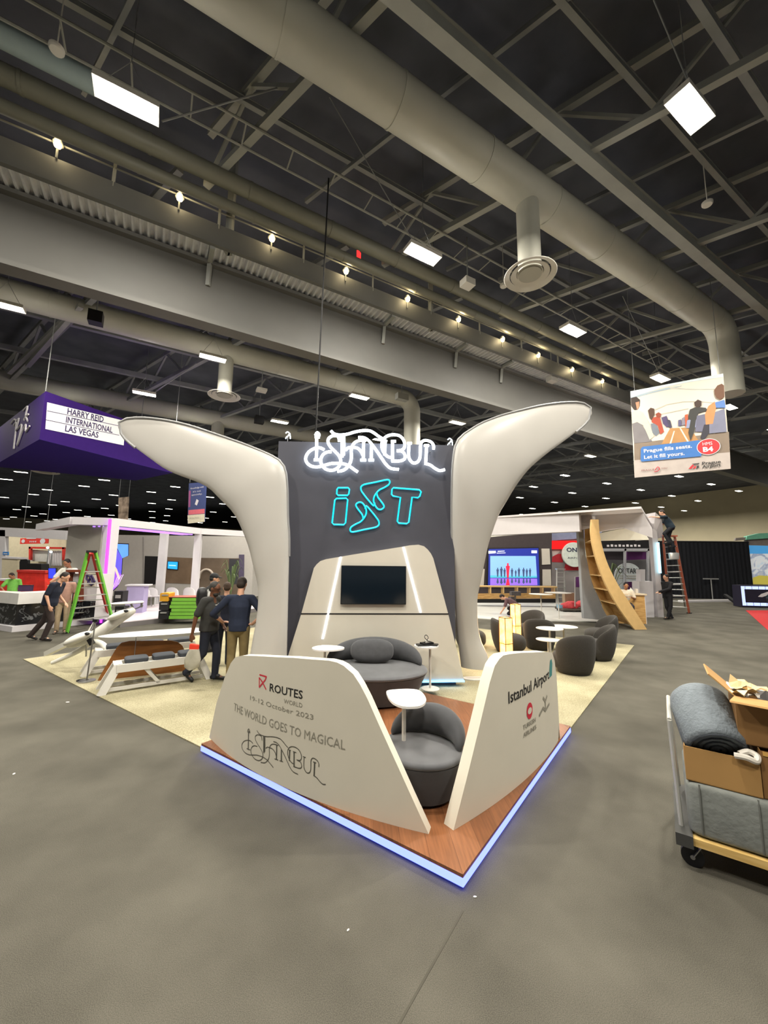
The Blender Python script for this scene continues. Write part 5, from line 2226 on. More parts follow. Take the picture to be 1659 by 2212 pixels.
def plant(base, h, label, n=12, w=.4):
    t = thing('potted_plant', label, 'plant', base)
    b = B()
    b.lathe([(.14, 0), (.19, .3), (.17, .3), (.16, .27)], base, 16)
    obj('pot', b, WHT, t)
    b = B()
    rnd = random.Random(int(base.x * 100))
    for i in range(n):
        a = 2 * math.pi * i / n + rnd.random()
        r = w * (.4 + .6 * rnd.random())
        hh = h * (.6 + .4 * rnd.random())
        e = Vector((math.cos(a), math.sin(a), 0))
        s = Vector((-e.y, e.x, 0))
        pts = [base + Vector((0, 0, .28)), base + e * r * .35 + Vector((0, 0, .28 + (hh - .3) * .6)), base + e * r * .75 + Vector((0, 0, hh)), base + e * r * 1.15 + Vector((0, 0, hh * .86))]
        pts = curve(pts, 3)
        k = len(pts)
        vs, fs = [], []
        for j, p in enumerate(pts):
            ww = .035 * math.sin(math.pi * (j + .6) / (k + .4))
            vs += [p - s * ww, p + s * ww]
        for j in range(k - 1):
            fs.append((2 * j, 2 * j + 1, 2 * j + 3, 2 * j + 2))
        b.add(vs, fs, 0, True)
    obj('leaves', b, LEAFM, t)
    return t


g = dp(498, 1290, 20.0)
plant(Vector((g.x, g.y, .15)), 2.2, 'tall thin leafed plant by the dark column left of the wing', 14, .6)
# video column screen (abstract blue and violet)
fs_ = Fr(dp(258, 1280, 15.5), Vector((1, .5, 0)))
if fs_.n.y > 0:
    fs_.n = -fs_.n
scn = thing('video_screen', 'tall angular video screen of violet and blue shards beside the magenta post', 'screen', fs_.o)
patch(fs_, [(243, 1278), (254, 1268), (263, 1240), (265, 1205), (278, 1200), (278, 1174), (247, 1173), (244, 1200), (240, 1240)], BLACKM, scn, 'case', .03, -.06)
VIO = emat('screen_violet', (150, 84, 220), 1.1, False)
patch(fs_, [(243, 1276), (254, 1266), (262, 1240), (246, 1232), (241, 1250)], VIO, scn, 'screen', .034)
patch(fs_, [(246, 1232), (262, 1240), (264, 1206), (247, 1176), (244, 1205)], emat('screen_blue', (96, 84, 226), 1.1, False), scn, 'screen', .034)
patch(fs_, [(264, 1206), (277, 1200), (277, 1176), (249, 1175)], emat('screen_sky', (90, 150, 250), 1.1, False), scn, 'screen', .034)
patch(fs_, [(243, 1226), (248, 1222), (253, 1230), (260, 1250), (256, 1252), (249, 1234)], emat('screen_pale', (250, 190, 170), 1.2, False), scn, 'screen', .038)
for k in range(4):
    x = 243 + k * 4
    patch(fs_, [(x, 1272 - k * 3), (x + 1.2, 1272 - k * 3), (x + 12, 1244 - k), (x + 10.5, 1244 - k)], emat('screen_line', (230, 190, 255), 1.2, False), scn, 'screen_line', .038)

# platform of that booth and furniture on it
pa, pb_ = gp(259, 1356), gp(425, 1337)
dpl = (pb_ - pa).normalized()
npl = Vector((-dpl.y, dpl.x, 0))
pf = thing('booth_platform', 'white platform with grey kerb in front of the canopy posts', 'platform', pa)
b = B()
b.prism([(p.x, p.y) for p in (pa, pb_ + dpl * 4, pb_ + dpl * 4 + npl * 6, pa + npl * 3)], 0, .15)
obj('platform_body', b, mat('kerb_grey', (112, 108, 108), .7, 0, .03), pf)
b = B()
b.prism([(p.x, p.y) for p in (pa, pb_ + dpl * 4, pb_ + dpl * 4 + npl * 6, pa + npl * 3)], .15, .17)
obj('platform_top', b, mat('pale_floor', (206, 196, 200), .4, 0, .03), pf)
LAV = mat('lavender_panel', (170, 160, 200), .5, 0, .02)
# white chairs in row
def shell_chair(px, py, y, label):
    c = dp(px, py, y)
    t = thing('white_chair', label, 'chair', Vector((c.x, c.y, .17)))
    h = c.z
    b = B()
    rings = []
    for i in range(9):
        a = math.pi * i / 8
        r0 = .25
        rings.append([Vector((c.x + r0 * math.cos(a), c.y - r0 * .5 * math.sin(a) + k * .02, z)) for k, z in ((0, h - .35), (0, h - .35 + .36 * math.sin(a) ** .5 + .02), (1, h - .35 + .36 * math.sin(a) ** .5 + .02), (1, h - .35))])
    b.loft(rings)
    obj('backrest', b, WHT, t)
    b = B()
    b.ell((c.x, c.y + .1, h - .36), (.25, .24, .05), None, 16, 8)
    obj('seat', b, WHT, t)
    for sx in (-1, 1):
        for sy in (-1, 1):
            b = B()
            b.beam((c.x + sx * .2, c.y + .1 + sy * .18, .17), (c.x + sx * .14, c.y + .1 + sy * .12, h - .36), .025, .025)
            obj('leg', b, CHROME, t)
    return t


for px, y, l in ((374, 16.0, 'white rounded chair above the yellow crate end of the green stack'), (410, 16.4, 'white rounded chair above the right end of the green stack'), (313, 17.0, 'white chair at the lavender counter, left of the dark doorway'), (330, 17.4, 'white chair in front of the dark doorway')):
    shell_chair(px, 1270, y, l)
fl = Fr(dp(272, 1340, 15.0), Vector((1, .25, 0)))
if fl.n.y > 0:
    fl.n = -fl.n
t = thing('info_counter', 'lavender lit counter right of the magenta post', 'counter', fl.o)
u0, u1 = fl.px(271, 1300)[0], fl.px(309, 1300)[0]
vt = fl.px(290, 1266)[1]
b = B()
b.ext(fl.at, [(u0, -fl.o.z + .17), (u1, -fl.o.z + .17), (u1, vt), (u0, vt)], -.5, 0)
obj('counter_body', b, LAV, t)
b = B()
b.ext(fl.at, [(u0 - .05, vt), (u1 + .12, vt), (u1 + .12, vt + .05), (u0 - .05, vt + .05)], -.55, .05)
obj('counter_top', b, WHT, t)
# green stack of crates
GRN = mat('lime_green', (116, 176, 62), .5, 0, .05)
fgp = gp(338, 1345)
fg = Fr(dp(366, 1341, 13.6), Vector((1, .12, 0)))
if fg.n.y > 0:
    fg.n = -fg.n
ug0, ug1 = fg.px(367, 1330)[0], fg.px(432, 1330)[0]
vb_, vt = .17 - fg.o.z, fg.px(400, 1291)[1]
n = 6
for i in range(n):
    v0 = vb_ + (vt - vb_) * i / n
    v1 = vb_ + (vt - vb_) * (i + 1) / n
    b = B()
    off = .03 * ((i * 7) % 3 - 1)
    b.ext(fg.at, [(ug0 + off, v0 + .004), (ug1 + off, v0 + .004), (ug1 + off, v1 - .012), (ug0 + off, v1 - .012)], -.7, 0)
    pos = ('bottom', 'second from bottom', 'third from bottom', 'fourth from bottom', 'second from top', 'topmost')[i]
    gb = obj('green_box', b, GRN)
    tag(gb, 'long flat lime green box, %s of the stack behind the grey T-shirt man' % pos, 'box', 'lime green box stack')
    b = B()
    b.ext(fg.at, [(ug0 + off, v1 - .012), (ug1 + off, v1 - .012), (ug1 + off, v1 - .002), (ug0 + off, v1 - .002)], -.7, -.01)
    obj('lid', b, BLACKM, gb)
b = B()
b.ext(fg.at, [(ug0 - .1, vt + .004), (ug1, vt + .004), (ug1, vt + .022), (ug0 - .1, vt + .022)], -.7, .0)
tag(obj('red_board', b, mat('rust_board', (146, 70, 50), .6)), 'thin rust red board lying on the lime green stack', 'board')
un, ux = fg.px(342, 1330)[0], fg.px(364, 1330)[0]
for i, (c, l) in enumerate((((30, 30, 32), 'black tool case, bottom of the small pile left of the green stack'), ((38, 38, 40), 'black tool case, middle of the small pile left of the green stack'), ((206, 150, 40), 'yellow tool case on the two black cases'))):
    v0 = vb_ + .29 * i
    b = B()
    b.ext(fg.at, rrect(un, v0 + .005, ux - .02 * i, v0 + .28, .03), -.5, .0)
    tc_ = obj('tool_case', b, mat('case_%d' % i, c, .5, 0, .1))
    tag(tc_, l, 'case')
    b = B()
    b.ext(fg.at, rrect((un + ux) / 2 - .1, v0 + .19, (un + ux) / 2 + .1, v0 + .23, .015), .0, .03)
    obj('handle', b, ALU, tc_)
# black bins by the post
for px, y0_, y1_, l in ((254, 1305, 1277, 'upper black printed bin beside the magenta post'), (256, 1337, 1310, 'lower black printed bin beside the magenta post')):
    f_ = Fr(dp(px, y0_, 13.4 if y1_ > 1300 else 14.0), Vector((1, .1, 0)))
    if f_.n.y > 0:
        f_.n = -f_.n
    t = thing('black_bin', l, 'bin', f_.o)
    a, c = f_.px(px - 10, y0_), f_.px(px + 12, y1_)
    b = B()
    b.ext(f_.at, [(a[0], a[1] if y1_ < 1300 else .02 - f_.o.z), (c[0], a[1] if y1_ < 1300 else .02 - f_.o.z), (c[0], c[1]), (a[0], c[1])], -.35, 0)
    obj('body', b, BLACKM, t)
    b = B()
    b.flat(f_.at, [(a[0] + .05, (a[1] + c[1]) / 2 - .02), (c[0] - .06, (a[1] + c[1]) / 2 - .02), (c[0] - .06, (a[1] + c[1]) / 2 + .09), (a[0] + .05, (a[1] + c[1]) / 2 + .09)], .004)
    obj('label_print', b, ALU, t)

# far left: red and white stands
fR = Fr((dp(60, 1250, 30).x, 30, 0), Vector((1, 0, 0)))
if fR.n.y > 0:
    fR.n = -fR.n
REDB = mat('stand_red', (206, 52, 44), .55, 0, .08)
WARMW = mat('stand_cream', (206, 196, 168), .6, 0, .05)
t = thing('exhibit_stand', 'white arch frame booth with long white beam at far left', 'booth', fR.at(*fR.px(10, 1290)))
patch(fR, [(-20, 1300), (10, 1300), (11, 1145), (-20, 1144)], WHT, t, 'side_panel', .3, 0)
patch(fR, [(-20, 1157), (141, 1166), (142, 1146), (-20, 1138)], WHT, t, 'top_beam', .3, .0)
t = thing('exhibit_stand', 'cream stand with red frame at far left behind the marble counter', 'booth', fR.at(*fR.px(70, 1290), -3))
patch(fR, [(10, 1300), (142, 1300), (142, 1160), (12, 1156)], WARMW, t, 'back_panel', -4.9, -5)
patch(fR, [(62, 1210), (66, 1210), (66, 1181), (62, 1181)], REDB, t, 'frame_post', -4, -4.2)
patch(fR, [(134, 1210), (138, 1210), (138, 1182), (134, 1182)], REDB, t, 'frame_post', -4, -4.2)
patch(fR, [(62, 1185), (138, 1186), (138, 1182), (62, 1181)], REDB, t, 'frame_beam', -4, -4.2)
patch(fR, [(66, 1212), (104, 1214), (104, 1190), (66, 1187)], mat('stand_pale', (190, 190, 184), .6), t, 'poster', -4.3, -4.4)
b = B()
for k in range(6):
    p = fR.at(*fR.px(106 + k * 5, 1222, -4.3), -4.3)
    q = fR.at(*fR.px(106 + k * 5, 1190, -4.3), -4.3)
    b.beam(p, q, .12, .12)
obj('slat_screen', b, WHT, t)
sgn = thing('red_sign', 'long red sign with small white marks hung at far left', 'sign', fR.at(*fR.px(72, 1175, -3), -3))
patch(fR, [(43, 1175), (103, 1174), (104, 1160), (44, 1163)], REDB, sgn, 'board', -2.9, -3)
patch(fR, [(57, 1164), (78, 1164), (78, 1160), (57, 1160)], WHT, sgn, 'top_patch', -2.88)
b = B()
uu, vv_ = fR.px(92, 1169, -2.88)
b.flat(fR.at, disc(uu, vv_, .22), -2.88)
uu, vv_ = fR.px(50, 1169, -2.88)
b.flat(fR.at, disc(uu, vv_, .15), -2.88)
obj('emblem', b, WHT, sgn)
b = B()
b = B()
for k in range(4):
    uu = fR.px(64 + k * 4, 1170, -2.88)
    b.flat(fR.at, [(uu[0], uu[1] - .06), (uu[0] + .08, uu[1] - .06), (uu[0] + .08, uu[1] + .06), (uu[0], uu[1] + .06)], -2.88)
obj('small_marks', b, WHT, sgn)
b = B()
for px_ in (48, 98):
    p = fR.at(*fR.px(px_, 1162, -2.95), -2.95)
    b.tube([p, Vector((p.x, p.y, 13.6))], .015, 5)
obj('hanger', b, DSTEEL, sgn)
fQ = Fr((dp(60, 1250, 20).x, 20, 0), Vector((1, 0, 0)))
if fQ.n.y > 0:
    fQ.n = -fQ.n
t = thing('red_counter', 'bright red draped counter behind the marble counter at far left', 'counter', fQ.at(*fQ.px(66, 1290)))
patch(fQ, [(36, 1330), (98, 1330), (96, 1234), (38, 1232)], mat('red_drape', (222, 52, 40), .7, 0, .2, 3), t, 'drape', .0, -.6)
patch(fQ, [(36, 1236), (98, 1238), (98, 1233), (36, 1231)], REDB, t, 'counter_top', .04, -.64)
t = thing('red_counter', 'low orange red counter cut by the photo edge', 'counter', fQ.at(*fQ.px(6, 1290), 1))
patch(fQ, [(-15, 1330), (16, 1330), (16, 1252), (-15, 1251)], REDB, t, 'drape', 1.2, .6)
patch(fQ, [(-15, 1254), (16, 1255), (16, 1251), (-15, 1250)], WHT, t, 'counter_top', 1.22, .58)
t = thing('black_armchair', 'black high backed chair behind the red drape', 'chair', fQ.at(*fQ.px(52, 1230), -1.5))
patch(fQ, [(42, 1300), (60, 1300), (60, 1210), (57, 1208), (44, 1209), (42, 1214)], BLACKM, t, 'backrest', -1.2, -1.35)
patch(fQ, [(60, 1300), (89, 1300), (89, 1218), (60, 1217)], BLACKM, t, 'seat', -1.2, -1.7)
t = thing('white_cabinet', 'white glowing cabinet at far left behind the green shirt person', 'cabinet', fQ.at(*fQ.px(18, 1230), -3))
patch(fQ, [(3, 1300), (38, 1300), (38, 1206), (4, 1204)], WARMW, t, 'body', -2.5, -3)
patch(fQ, [(2, 1206), (39, 1208), (39, 1204), (3, 1202)], WHT, t, 'top_panel', -2.45, -3.05)
for i, (px, py) in enumerate(((103, 1183), (110, 1192))):
    p = dp(px, py, 27)
    b = B()
    b.ell(p, (.08, .08, .08), None, 10, 6)
    so_ = tag(obj('spotlight', b, emat('cool_spot', (226, 244, 255), 6, False)), ('upper' if i == 0 else 'lower') + ' white glowing spot over the slatted stand at far left', 'lamp')
    b = B()
    b.tube([p + Vector((0, .1, 0)), Vector((p.x, p.y + .1, 0))], .03, 6)
    obj('stem', b, DSTEEL, so_)
t = thing('blue_sign', 'tiny blue sign on the far left white frame', 'sign', fR.at(*fR.px(13, 1195), .3))
patch(fR, [(6, 1199), (18, 1199), (18, 1192), (6, 1192)], mat('sign_blue', (60, 130, 200), .5), t, 'board', .36, .3)
patch(fR, [(8, 1197), (16, 1197), (16, 1195), (8, 1195)], WHT, t, 'mark', .37)
t = thing('blue_monitor', 'small monitor glowing deep blue behind the navy polo man', 'monitor', dp(113, 1238, 16))
fm = Fr(dp(113, 1245, 16), Vector((1, 0, 0)))
if fm.n.y > 0:
    fm.n = -fm.n
patch(fm, [(104, 1250), (121, 1250), (121, 1227), (104, 1227)], BLACKM, t, 'case', 0, -.08)
patch(fm, [(105, 1249), (120, 1249), (120, 1228), (105, 1228)], emat('deep_blue_screen', (50, 60, 255), 1.5, False), t, 'screen', .004)
t = thing('purple_box', 'small dark purple box standing on the marble counter', 'box', ca + cn * .4 + dB * .6 + Vector((0, 0, 1.1)))
c = gp(55, 1277, 1.1)
b = B()
b.box((c.x, c.y, 1.19), (.34, .14, .18), .3)
obj('body', b, mat('box_purple', (58, 36, 70), .5), t)
b = B()
b.box((c.x, c.y, 1.285), (.35, .15, .014), .3)
obj('lid', b, BLACKM, t)
# chair, stool behind the ladder (brown wood)
f_ = Fr(dp(158, 1290, 13.0), Vector((1, 0, 0)))
if f_.n.y > 0:
    f_.n = -f_.n
t = thing('wooden_stool', 'dark red wooden step stool standing behind the green ladder', 'stool', f_.o)
for x in (144, 170):
    patch(f_, [(x, 1300), (x + 4, 1300), (x + 3, 1232), (x, 1232)], mat('stool_wood', (116, 56, 34), .5), t, 'leg', .0, -.3)
patch(f_, [(142, 1236), (174, 1236), (174, 1231), (142, 1231)], mat('stool_wood', (116, 56, 34), .5), t, 'seat', .02, -.32)
for y in (1256, 1273):
    patch(f_, [(145, y + 3), (172, y + 3), (172, y), (145, y)], ALU, t, 'step', .0, -.3)

# hanging banners at left
def hang(px0, py0, px1, py1, y0, y1, label, cat='banner'):
    a, c = dp(px0, py1, y0), dp(px1, py1, y1)
    f = Fr(Vector((a.x, a.y, (a.z + c.z) / 2)), Vector((c.x - a.x, c.y - a.y, 0)))
    if f.n.dot(CAMP - a) < 0:
        f.n = -f.n
    return f


f_ = hang(404, 1042, 444, 1130, 26, 25, '')
t = thing('hanging_banner', 'narrow navy and pink banner with white lines hanging left of the wing', 'banner', f_.o)
qq = [(405, 1131), (442, 1127), (446, 1041), (408, 1044)]
patch(f_, qq, mat('banner_navy', (46, 60, 110), .6, 0, .05), t, 'cloth', .0, -.03)
patch(f_, [(406, 1131), (442, 1127), (442, 1110), (405, 1113)], mat('banner_cream', (206, 200, 176), .6), t, 'lower_panel', .006)
patch(f_, [(407, 1112), (442, 1109), (442, 1099), (407, 1102)], mat('banner_pink', (206, 96, 110), .6), t, 'pink_band', .006)
patch(f_, [(408, 1060), (412, 1060), (411, 1095), (407, 1096)], mat('banner_rose', (150, 70, 120), .6), t, 'rose_edge', .006)
for (s, x0, y, x1) in (("Knowledge with", 412, 1057, 440), ("it's not", 417, 1064, 434), ("specialty.", 414, 1071, 437), ('ROUTES', 410, 1122, 430)):
    u0, v0 = f_.px(x0, y)
    u1, _ = f_.px(x1, y)
    b = B()
    text(b, s, f_.at, u0, v0, u1 - u0, .11, .01)
    obj('lettering', b, INKG if y > 1100 else WHT, t)
b = B()
u0, v0 = f_.px(425, 1085, .01)
b.flat(f_.at, [(u0 - .2, v0 - .12), (u0 + .04, v0 - .22), (u0 + .2, v0 + .1), (u0 - .04, v0 + .22)], .01)
obj('emblem', b, WHT, t)
b = B()
for px in (410, 443):
    p = f_.at(*f_.px(px, 1042))
    b.tube([p, Vector((p.x, p.y, 13.6))], .012, 5)
obj('hanger', b, DSTEEL, t)
f_ = hang(254, 1075, 278, 1125, 30, 30, '')
t = thing('hanging_banner', 'small faded brown banner hanging above the canopy post', 'banner', f_.o)
patch(f_, [(255, 1124), (276, 1126), (279, 1073), (256, 1075)], ramp_mat('brown_banner', 'noise', [(.35, (96, 80, 66)), (.65, (170, 150, 130))], 2.5, .6), t, 'cloth', .0, -.03)
b = B()
for px in (257, 278):
    p = f_.at(*f_.px(px, 1075))
    b.tube([p, Vector((p.x, p.y, 13.6))], .012, 5)
obj('hanger', b, DSTEEL, t)
# ------------------------------------------------------------------ right booth: canopy, wood curve, counter
BIRCH = ramp_mat('birch_ply', 'noise', [(.35, (176, 134, 78)), (.65, (206, 166, 106))], 3, .5, sc=(1, 1, 5))
BIRCHE = mat('birch_edge', (216, 180, 122), .5, 0, .05)
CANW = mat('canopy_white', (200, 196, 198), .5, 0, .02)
LITW = mat('canopy_under_lit', (222, 220, 206), .5, 0, .02)  # paler canopy white, the soffit's lit look is put into the colour


def frame_at(p, dirn):
    f = Fr(p, dirn)
    if f.n.dot(CAMP - f.o) < 0:
        f.n = -f.n
    return f


fc_ = frame_at(gp(1397, 1360), Vector((1, .15, 0)))   # plane of the curved shelf front
ws = thing('curved_shelf', 'tall curved birch plywood shelf like a ship rib under the right canopy', 'shelf', fc_.at(-1, 0))
outer = [(1278, 1122), (1280, 1150), (1284, 1180), (1292, 1213), (1303, 1244), (1317, 1272), (1335, 1300), (1360, 1329), (1397, 1360)]
front_in = [(1281, 1122), (1293, 1122), (1295, 1150), (1300, 1180), (1310, 1213), (1324, 1244), (1342, 1276), (1362, 1306), (1385, 1335), (1397, 1360)]
fi = [(1279, 1122), (1278, 1150), (1281, 1180), (1288, 1213), (1298, 1244), (1311, 1272), (1328, 1303), (1350, 1332), (1372, 1361)]
rib = [fc_.px(*p) for p in ((1293, 1122), (1295, 1150), (1301, 1180), (1311, 1213), (1325, 1244), (1343, 1276), (1363, 1306), (1383, 1337), (1398, 1360))]
rib_in = [fc_.px(*p) for p in ((1278, 1122), (1277, 1150), (1281, 1180), (1290, 1213), (1302, 1246), (1317, 1278), (1334, 1308), (1353, 1336), (1372, 1361))]
rib = [(q.x, q.y) for q in curve([Vector((u, v, 0)) for u, v in rib], 4)]
rib_in = [(q.x, q.y) for q in curve([Vector((u, v, 0)) for u, v in rib_in], 4)]
rib[-1] = (rib[-1][0], 0)
rib_in[-1] = (rib_in[-1][0], 0)
b = B()
k = len(rib)
rings = [[fc_.at(*rib_in[i], 0), fc_.at(*rib[i], 0), fc_.at(*rib[i], -.07), fc_.at(*rib_in[i], -.07)] for i in range(k)]
b.loft(rings, sm=False)
obj('curved_rib', b, BIRCHE, ws)
fb2 = frame_at(gp(1310, 1352) + Vector((0, .6, 0)), Vector((1, .15, 0)))
back = [fb2.px(*p) for p in ((1262, 1140), (1263, 1170), (1266, 1200), (1272, 1232), (1280, 1262), (1293, 1290), (1305, 1318), (1318, 1340))]
back = [(q.x, q.y) for q in curve([Vector((u, v, 0)) for u, v in back], 4)]
b = B()
kk = len(back)
n = min(kk, k)
A1 = resample([fc_.at(u, v, -.07) for u, v in rib_in], 24)
A2 = resample([fb2.at(u, v, 0) for u, v in back], 24)
OUTV = Vector((.30, .05, 0))
b.loft([[A1[i] + OUTV, A2[i] + OUTV, A2[i] + OUTV * 1.1, A1[i] + OUTV * 1.1] for i in range(24)], sm=False)
obj('back_board', b, BIRCH, ws)
b = B()
b.loft([[A2[i] + Vector((0, -.03, 0)), A2[i] + OUTV + Vector((0, -.03, 0)), A2[i] + OUTV, A2[i]] for i in range(24)], sm=False)
obj('rear_rib', b, BIRCHE, ws)
for i, (y0, y1) in enumerate(((1168, 1167), (1203, 1202), (1238, 1238), (1272, 1272), (1309, 1309))):
    # shelves between the curved rib and the inner post
    j = min(range(24), key=lambda q: abs(proj(A1[q])[1] - y0))
    j2 = min(range(24), key=lambda q: abs(A2[q].z - A1[j].z))
    p, q = A1[j], A2[j2]
    q = Vector((q.x, q.y, p.z))
    out = OUTV
    b = B()
    b.hexa([p + Vector((0, 0, -.03)), p + out + Vector((0, 0, -.03)), q + out + Vector((0, 0, -.03)), q + Vector((0, 0, -.03)), p, p + out, q + out, q])
    obj('shelf_board', b, BIRCHE, ws)
# grey sail like support left of it
sup = [fb2.px(*p, .02) for p in ((1249, 1140), (1261, 1140), (1262, 1170), (1265, 1200), (1271, 1232), (1279, 1262), (1292, 1290), (1304, 1318), (1317, 1341), (1262, 1336), (1258, 1290), (1255, 1230))]
b = B()
b.ext(fb2.at, sup, .02, -.12)
tag(obj('sail_panel', b, mat('sail_grey', (160, 162, 164), .6, 0, .03)), 'pale grey flared panel left of the curved birch shelf', 'panel')

# canopy
cp = thing('canopy_roof', 'white faceted canopy roof over the curved birch shelf and counter', 'canopy', fc_.at(0, 3.9))
yC = fc_.o.y
tA = dp(1046, 1116, 15.6)
tB = dp(1385, 1094, 12.6)
zt = (tA.z + tB.z) / 2
tA, tB = gp(1040, 1117, zt), gp(1385, 1094, zt)
tC = gp(1412, 1140, zt + .0)
dirc = (tB - tA).normalized()
nc = Vector((-dirc.y, dirc.x, 0))
b = B()
zl = gp(1060, 1117, zt)
lo = .52
b.hexa([tA + Vector((0, 0, -.75)), gp(1250, 1104, zt) + Vector((0, 0, -.72)), gp(1250, 1104, zt) + nc * .3 + Vector((0, 0, -.72)), tA + nc * .3 + Vector((0, 0, -.75)),
        tA, gp(1250, 1104, zt), gp(1250, 1104, zt) + nc * .3, tA + nc * .3])
obj('fascia', b, CANW, cp)
gB = gp(1225, 1106, zt)
b = B()
gE = tC
b.prism([(p.x, p.y) for p in (tA, tB, gE, tA + nc * 3.6)], zt - .07, zt)
obj('roof_slab', b, CANW, cp)
# folded soffit: recessed from roof edge
fS = frame_at(gB + nc * .7, dirc)
b = B()
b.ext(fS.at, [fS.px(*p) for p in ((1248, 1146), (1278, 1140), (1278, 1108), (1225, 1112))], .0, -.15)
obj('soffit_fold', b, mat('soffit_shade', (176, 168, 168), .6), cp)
fS2 = frame_at(tB + nc * 1.1, dirc)
b = B()
b.ext(fS2.at, [fS2.px(*p) for p in ((1286, 1150), (1345, 1140), (1410, 1162), (1408, 1140), (1384, 1100), (1286, 1112))], 0, -.12)
obj('soffit_fold', b, CANW, cp)
fS3 = frame_at(tB + nc * 2.4 + Vector((0, 0, 0)), dirc)
b = B()
P4 = [fS3.px(*p) for p in ((1294, 1168), (1402, 1166), (1392, 1150), (1362, 1142), (1342, 1142), (1294, 1152))]
b.ext(fS3.at, P4, 0, -.12)
obj('lit_soffit', b, LITW, cp)
fS4 = frame_at(tA + nc * 2.6, dirc)
b = B()
b.ext(fS4.at, [fS4.px(*p) for p in ((1030, 1163), (1060, 1160), (1245, 1143), (1250, 1139), (1060, 1142), (1030, 1145))], 0, -.1)
obj('lit_soffit', b, LITW, cp)
b = B()
p = gp(1412, 1140, zt)
pq = dp(1410, 1165, 17.2)
b.box((pq.x + .02, pq.y, pq.z / 2 + .2), (.24, .24, pq.z + .5), .0)
obj('post', b, CANW, cp)
b = B()
b.beam(dp(1421, 1172, 17.0), dp(1426, 1238, 17.0), .11, .05)
obj('light_strip', b, emat('aqua_strip', (160, 235, 255), 3.0), cp)
b = B()
ff = frame_at(pq, Vector((.3, 1, 0)))
b.hexa([pq + Vector((.0, 0, 0)), pq + Vector((.5, .0, .1)), pq + Vector((.5, 1.2, .1)), pq + Vector((0, 1.2, 0)), pq + Vector((.0, -.3, 1.15)), pq + Vector((.25, -.3, .9)), pq + Vector((.4, 1.2, .9)), pq + Vector((0, 1.2, 1.15))])
obj('end_cheek', b, CANW, cp)

ld = bpy.data.lights.new('canopy_fill', 'POINT')  # unseen point lamp added to brighten the canopy soffit
ld.energy = 60
ld.color = (1, .95, .82)
ld.shadow_soft_size = .2
lo = bpy.data.objects.new('canopy_fill', ld)
COL.objects.link(lo)
lo.location = dp(1348, 1215, fS3.o.y - .6)
# wood counter
fk = frame_at(gp(1395, 1348), Vector((1, -.1, 0)))
kt = thing('wood_counter', 'birch counter with pale top behind the curved shelf', 'counter', fk.o)
kA, kB = gp(1340, 1352), gp(1394, 1354)
vt = fk.px(1394, 1283)[1]
b = B()
u0, u1 = fk.px(1335, 1340)[0], fk.px(1396, 1340)[0]
b.ext(fk.at, [(u0, 0), (u1, 0), (u1, vt - .05), (u0, vt - .05)], -1.3, 0)
obj('counter_body', b, BIRCH, kt)
b = B()
b.ext(fk.at, [(u0 - .2, vt - .05), (u1 + .06, vt - .05), (u1 + .06, vt), (u0 - .2, vt)], -1.4, .06)
obj('counter_top', b, mat('pale_top', (214, 196, 166), .4), kt)
b = B()
b.ext(fk.at, [(u1, 0), (u1 + .02, 0), (u1 + .02, vt - .05), (u1, vt - .05)], -1.3, 0)
obj('white_side', b, WHT, kt)
for i, (px, w, h, c, l) in enumerate(((1378, .045, .2, (226, 226, 220), 'white bottle standing on the birch counter'), (1390, .09, .16, (220, 212, 200), 'small pale box standing on the birch counter'))):
    q = fk.at(fk.px(px, 1280)[0], vt, -.5)
    b = B()
    if i == 0:
        b.lathe([(w, 0), (w, h * .7), (w * .4, h * .8), (w * .4, h)], q, 14)
    else:
        b.box(q + Vector((0, 0, h / 2)), (w, w, h))
    o = tag(obj('bottle' if i == 0 else 'small_box', b, mat('item_%d' % i, c, .4)), l, 'bottle' if i == 0 else 'box')
# white cabinet and blue bin behind
fw_ = frame_at(dp(1400, 1330, 17.0), Vector((1, 0, 0)))
t = thing('white_cabinet', 'white cabinet with a slim white tower behind the birch counter', 'cabinet', fw_.o)
b = B()
P = [fw_.px(*p) for p in ((1381, 1300), (1411, 1300), (1411, 1256), (1381, 1256))]
b.ext(fw_.at, [(P[0][0], -fw_.o.z), (P[1][0], -fw_.o.z), P[2], P[3]], -.5, 0)
obj('body', b, WHT, t)
b = B()
b.ext(fw_.at, [fw_.px(*p) for p in ((1387, 1256), (1397, 1256), (1397, 1230), (1387, 1230))], -.4, -.1)
obj('tower', b, WHT, t)
t = thing('blue_bin', 'bright blue recycling bin under the white cabinet', 'bin', fw_.at(.4, 0, .3))
f_ = frame_at(gp(1410, 1326), Vector((1, 0, 0)))
P = [f_.px(*p) for p in ((1399, 1326), (1419, 1326), (1418, 1292), (1400, 1292))]
b = B()
b.ext(f_.at, [(P[0][0] + .03, 0), (P[1][0] - .03, 0), P[2], P[3]], -.35, 0)
obj('bin_body', b, mat('bin_blue', (40, 74, 196), .4), t)
b = B()
b.ext(f_.at, [(P[3][0] - .02, P[3][1]), (P[2][0] + .02, P[2][1]), (P[2][0] + .02, P[2][1] + .04), (P[3][0] - .02, P[3][1] + .04)], -.38, .03)
obj('bin_rim', b, mat('bin_blue', (40, 74, 196), .4), t)
u_, v_ = f_.px(1409, 1313)
b = B()
b.flat(f_.at, disc(u_, v_, .08), .004)
obj('bin_mark', b, WHT, t)
g = dp(1316, 1300, 18.6)
plant(Vector((g.x, g.y, 0)), 2.3, 'palm like plant in a white pot behind the curved birch shelf', 16, .9)

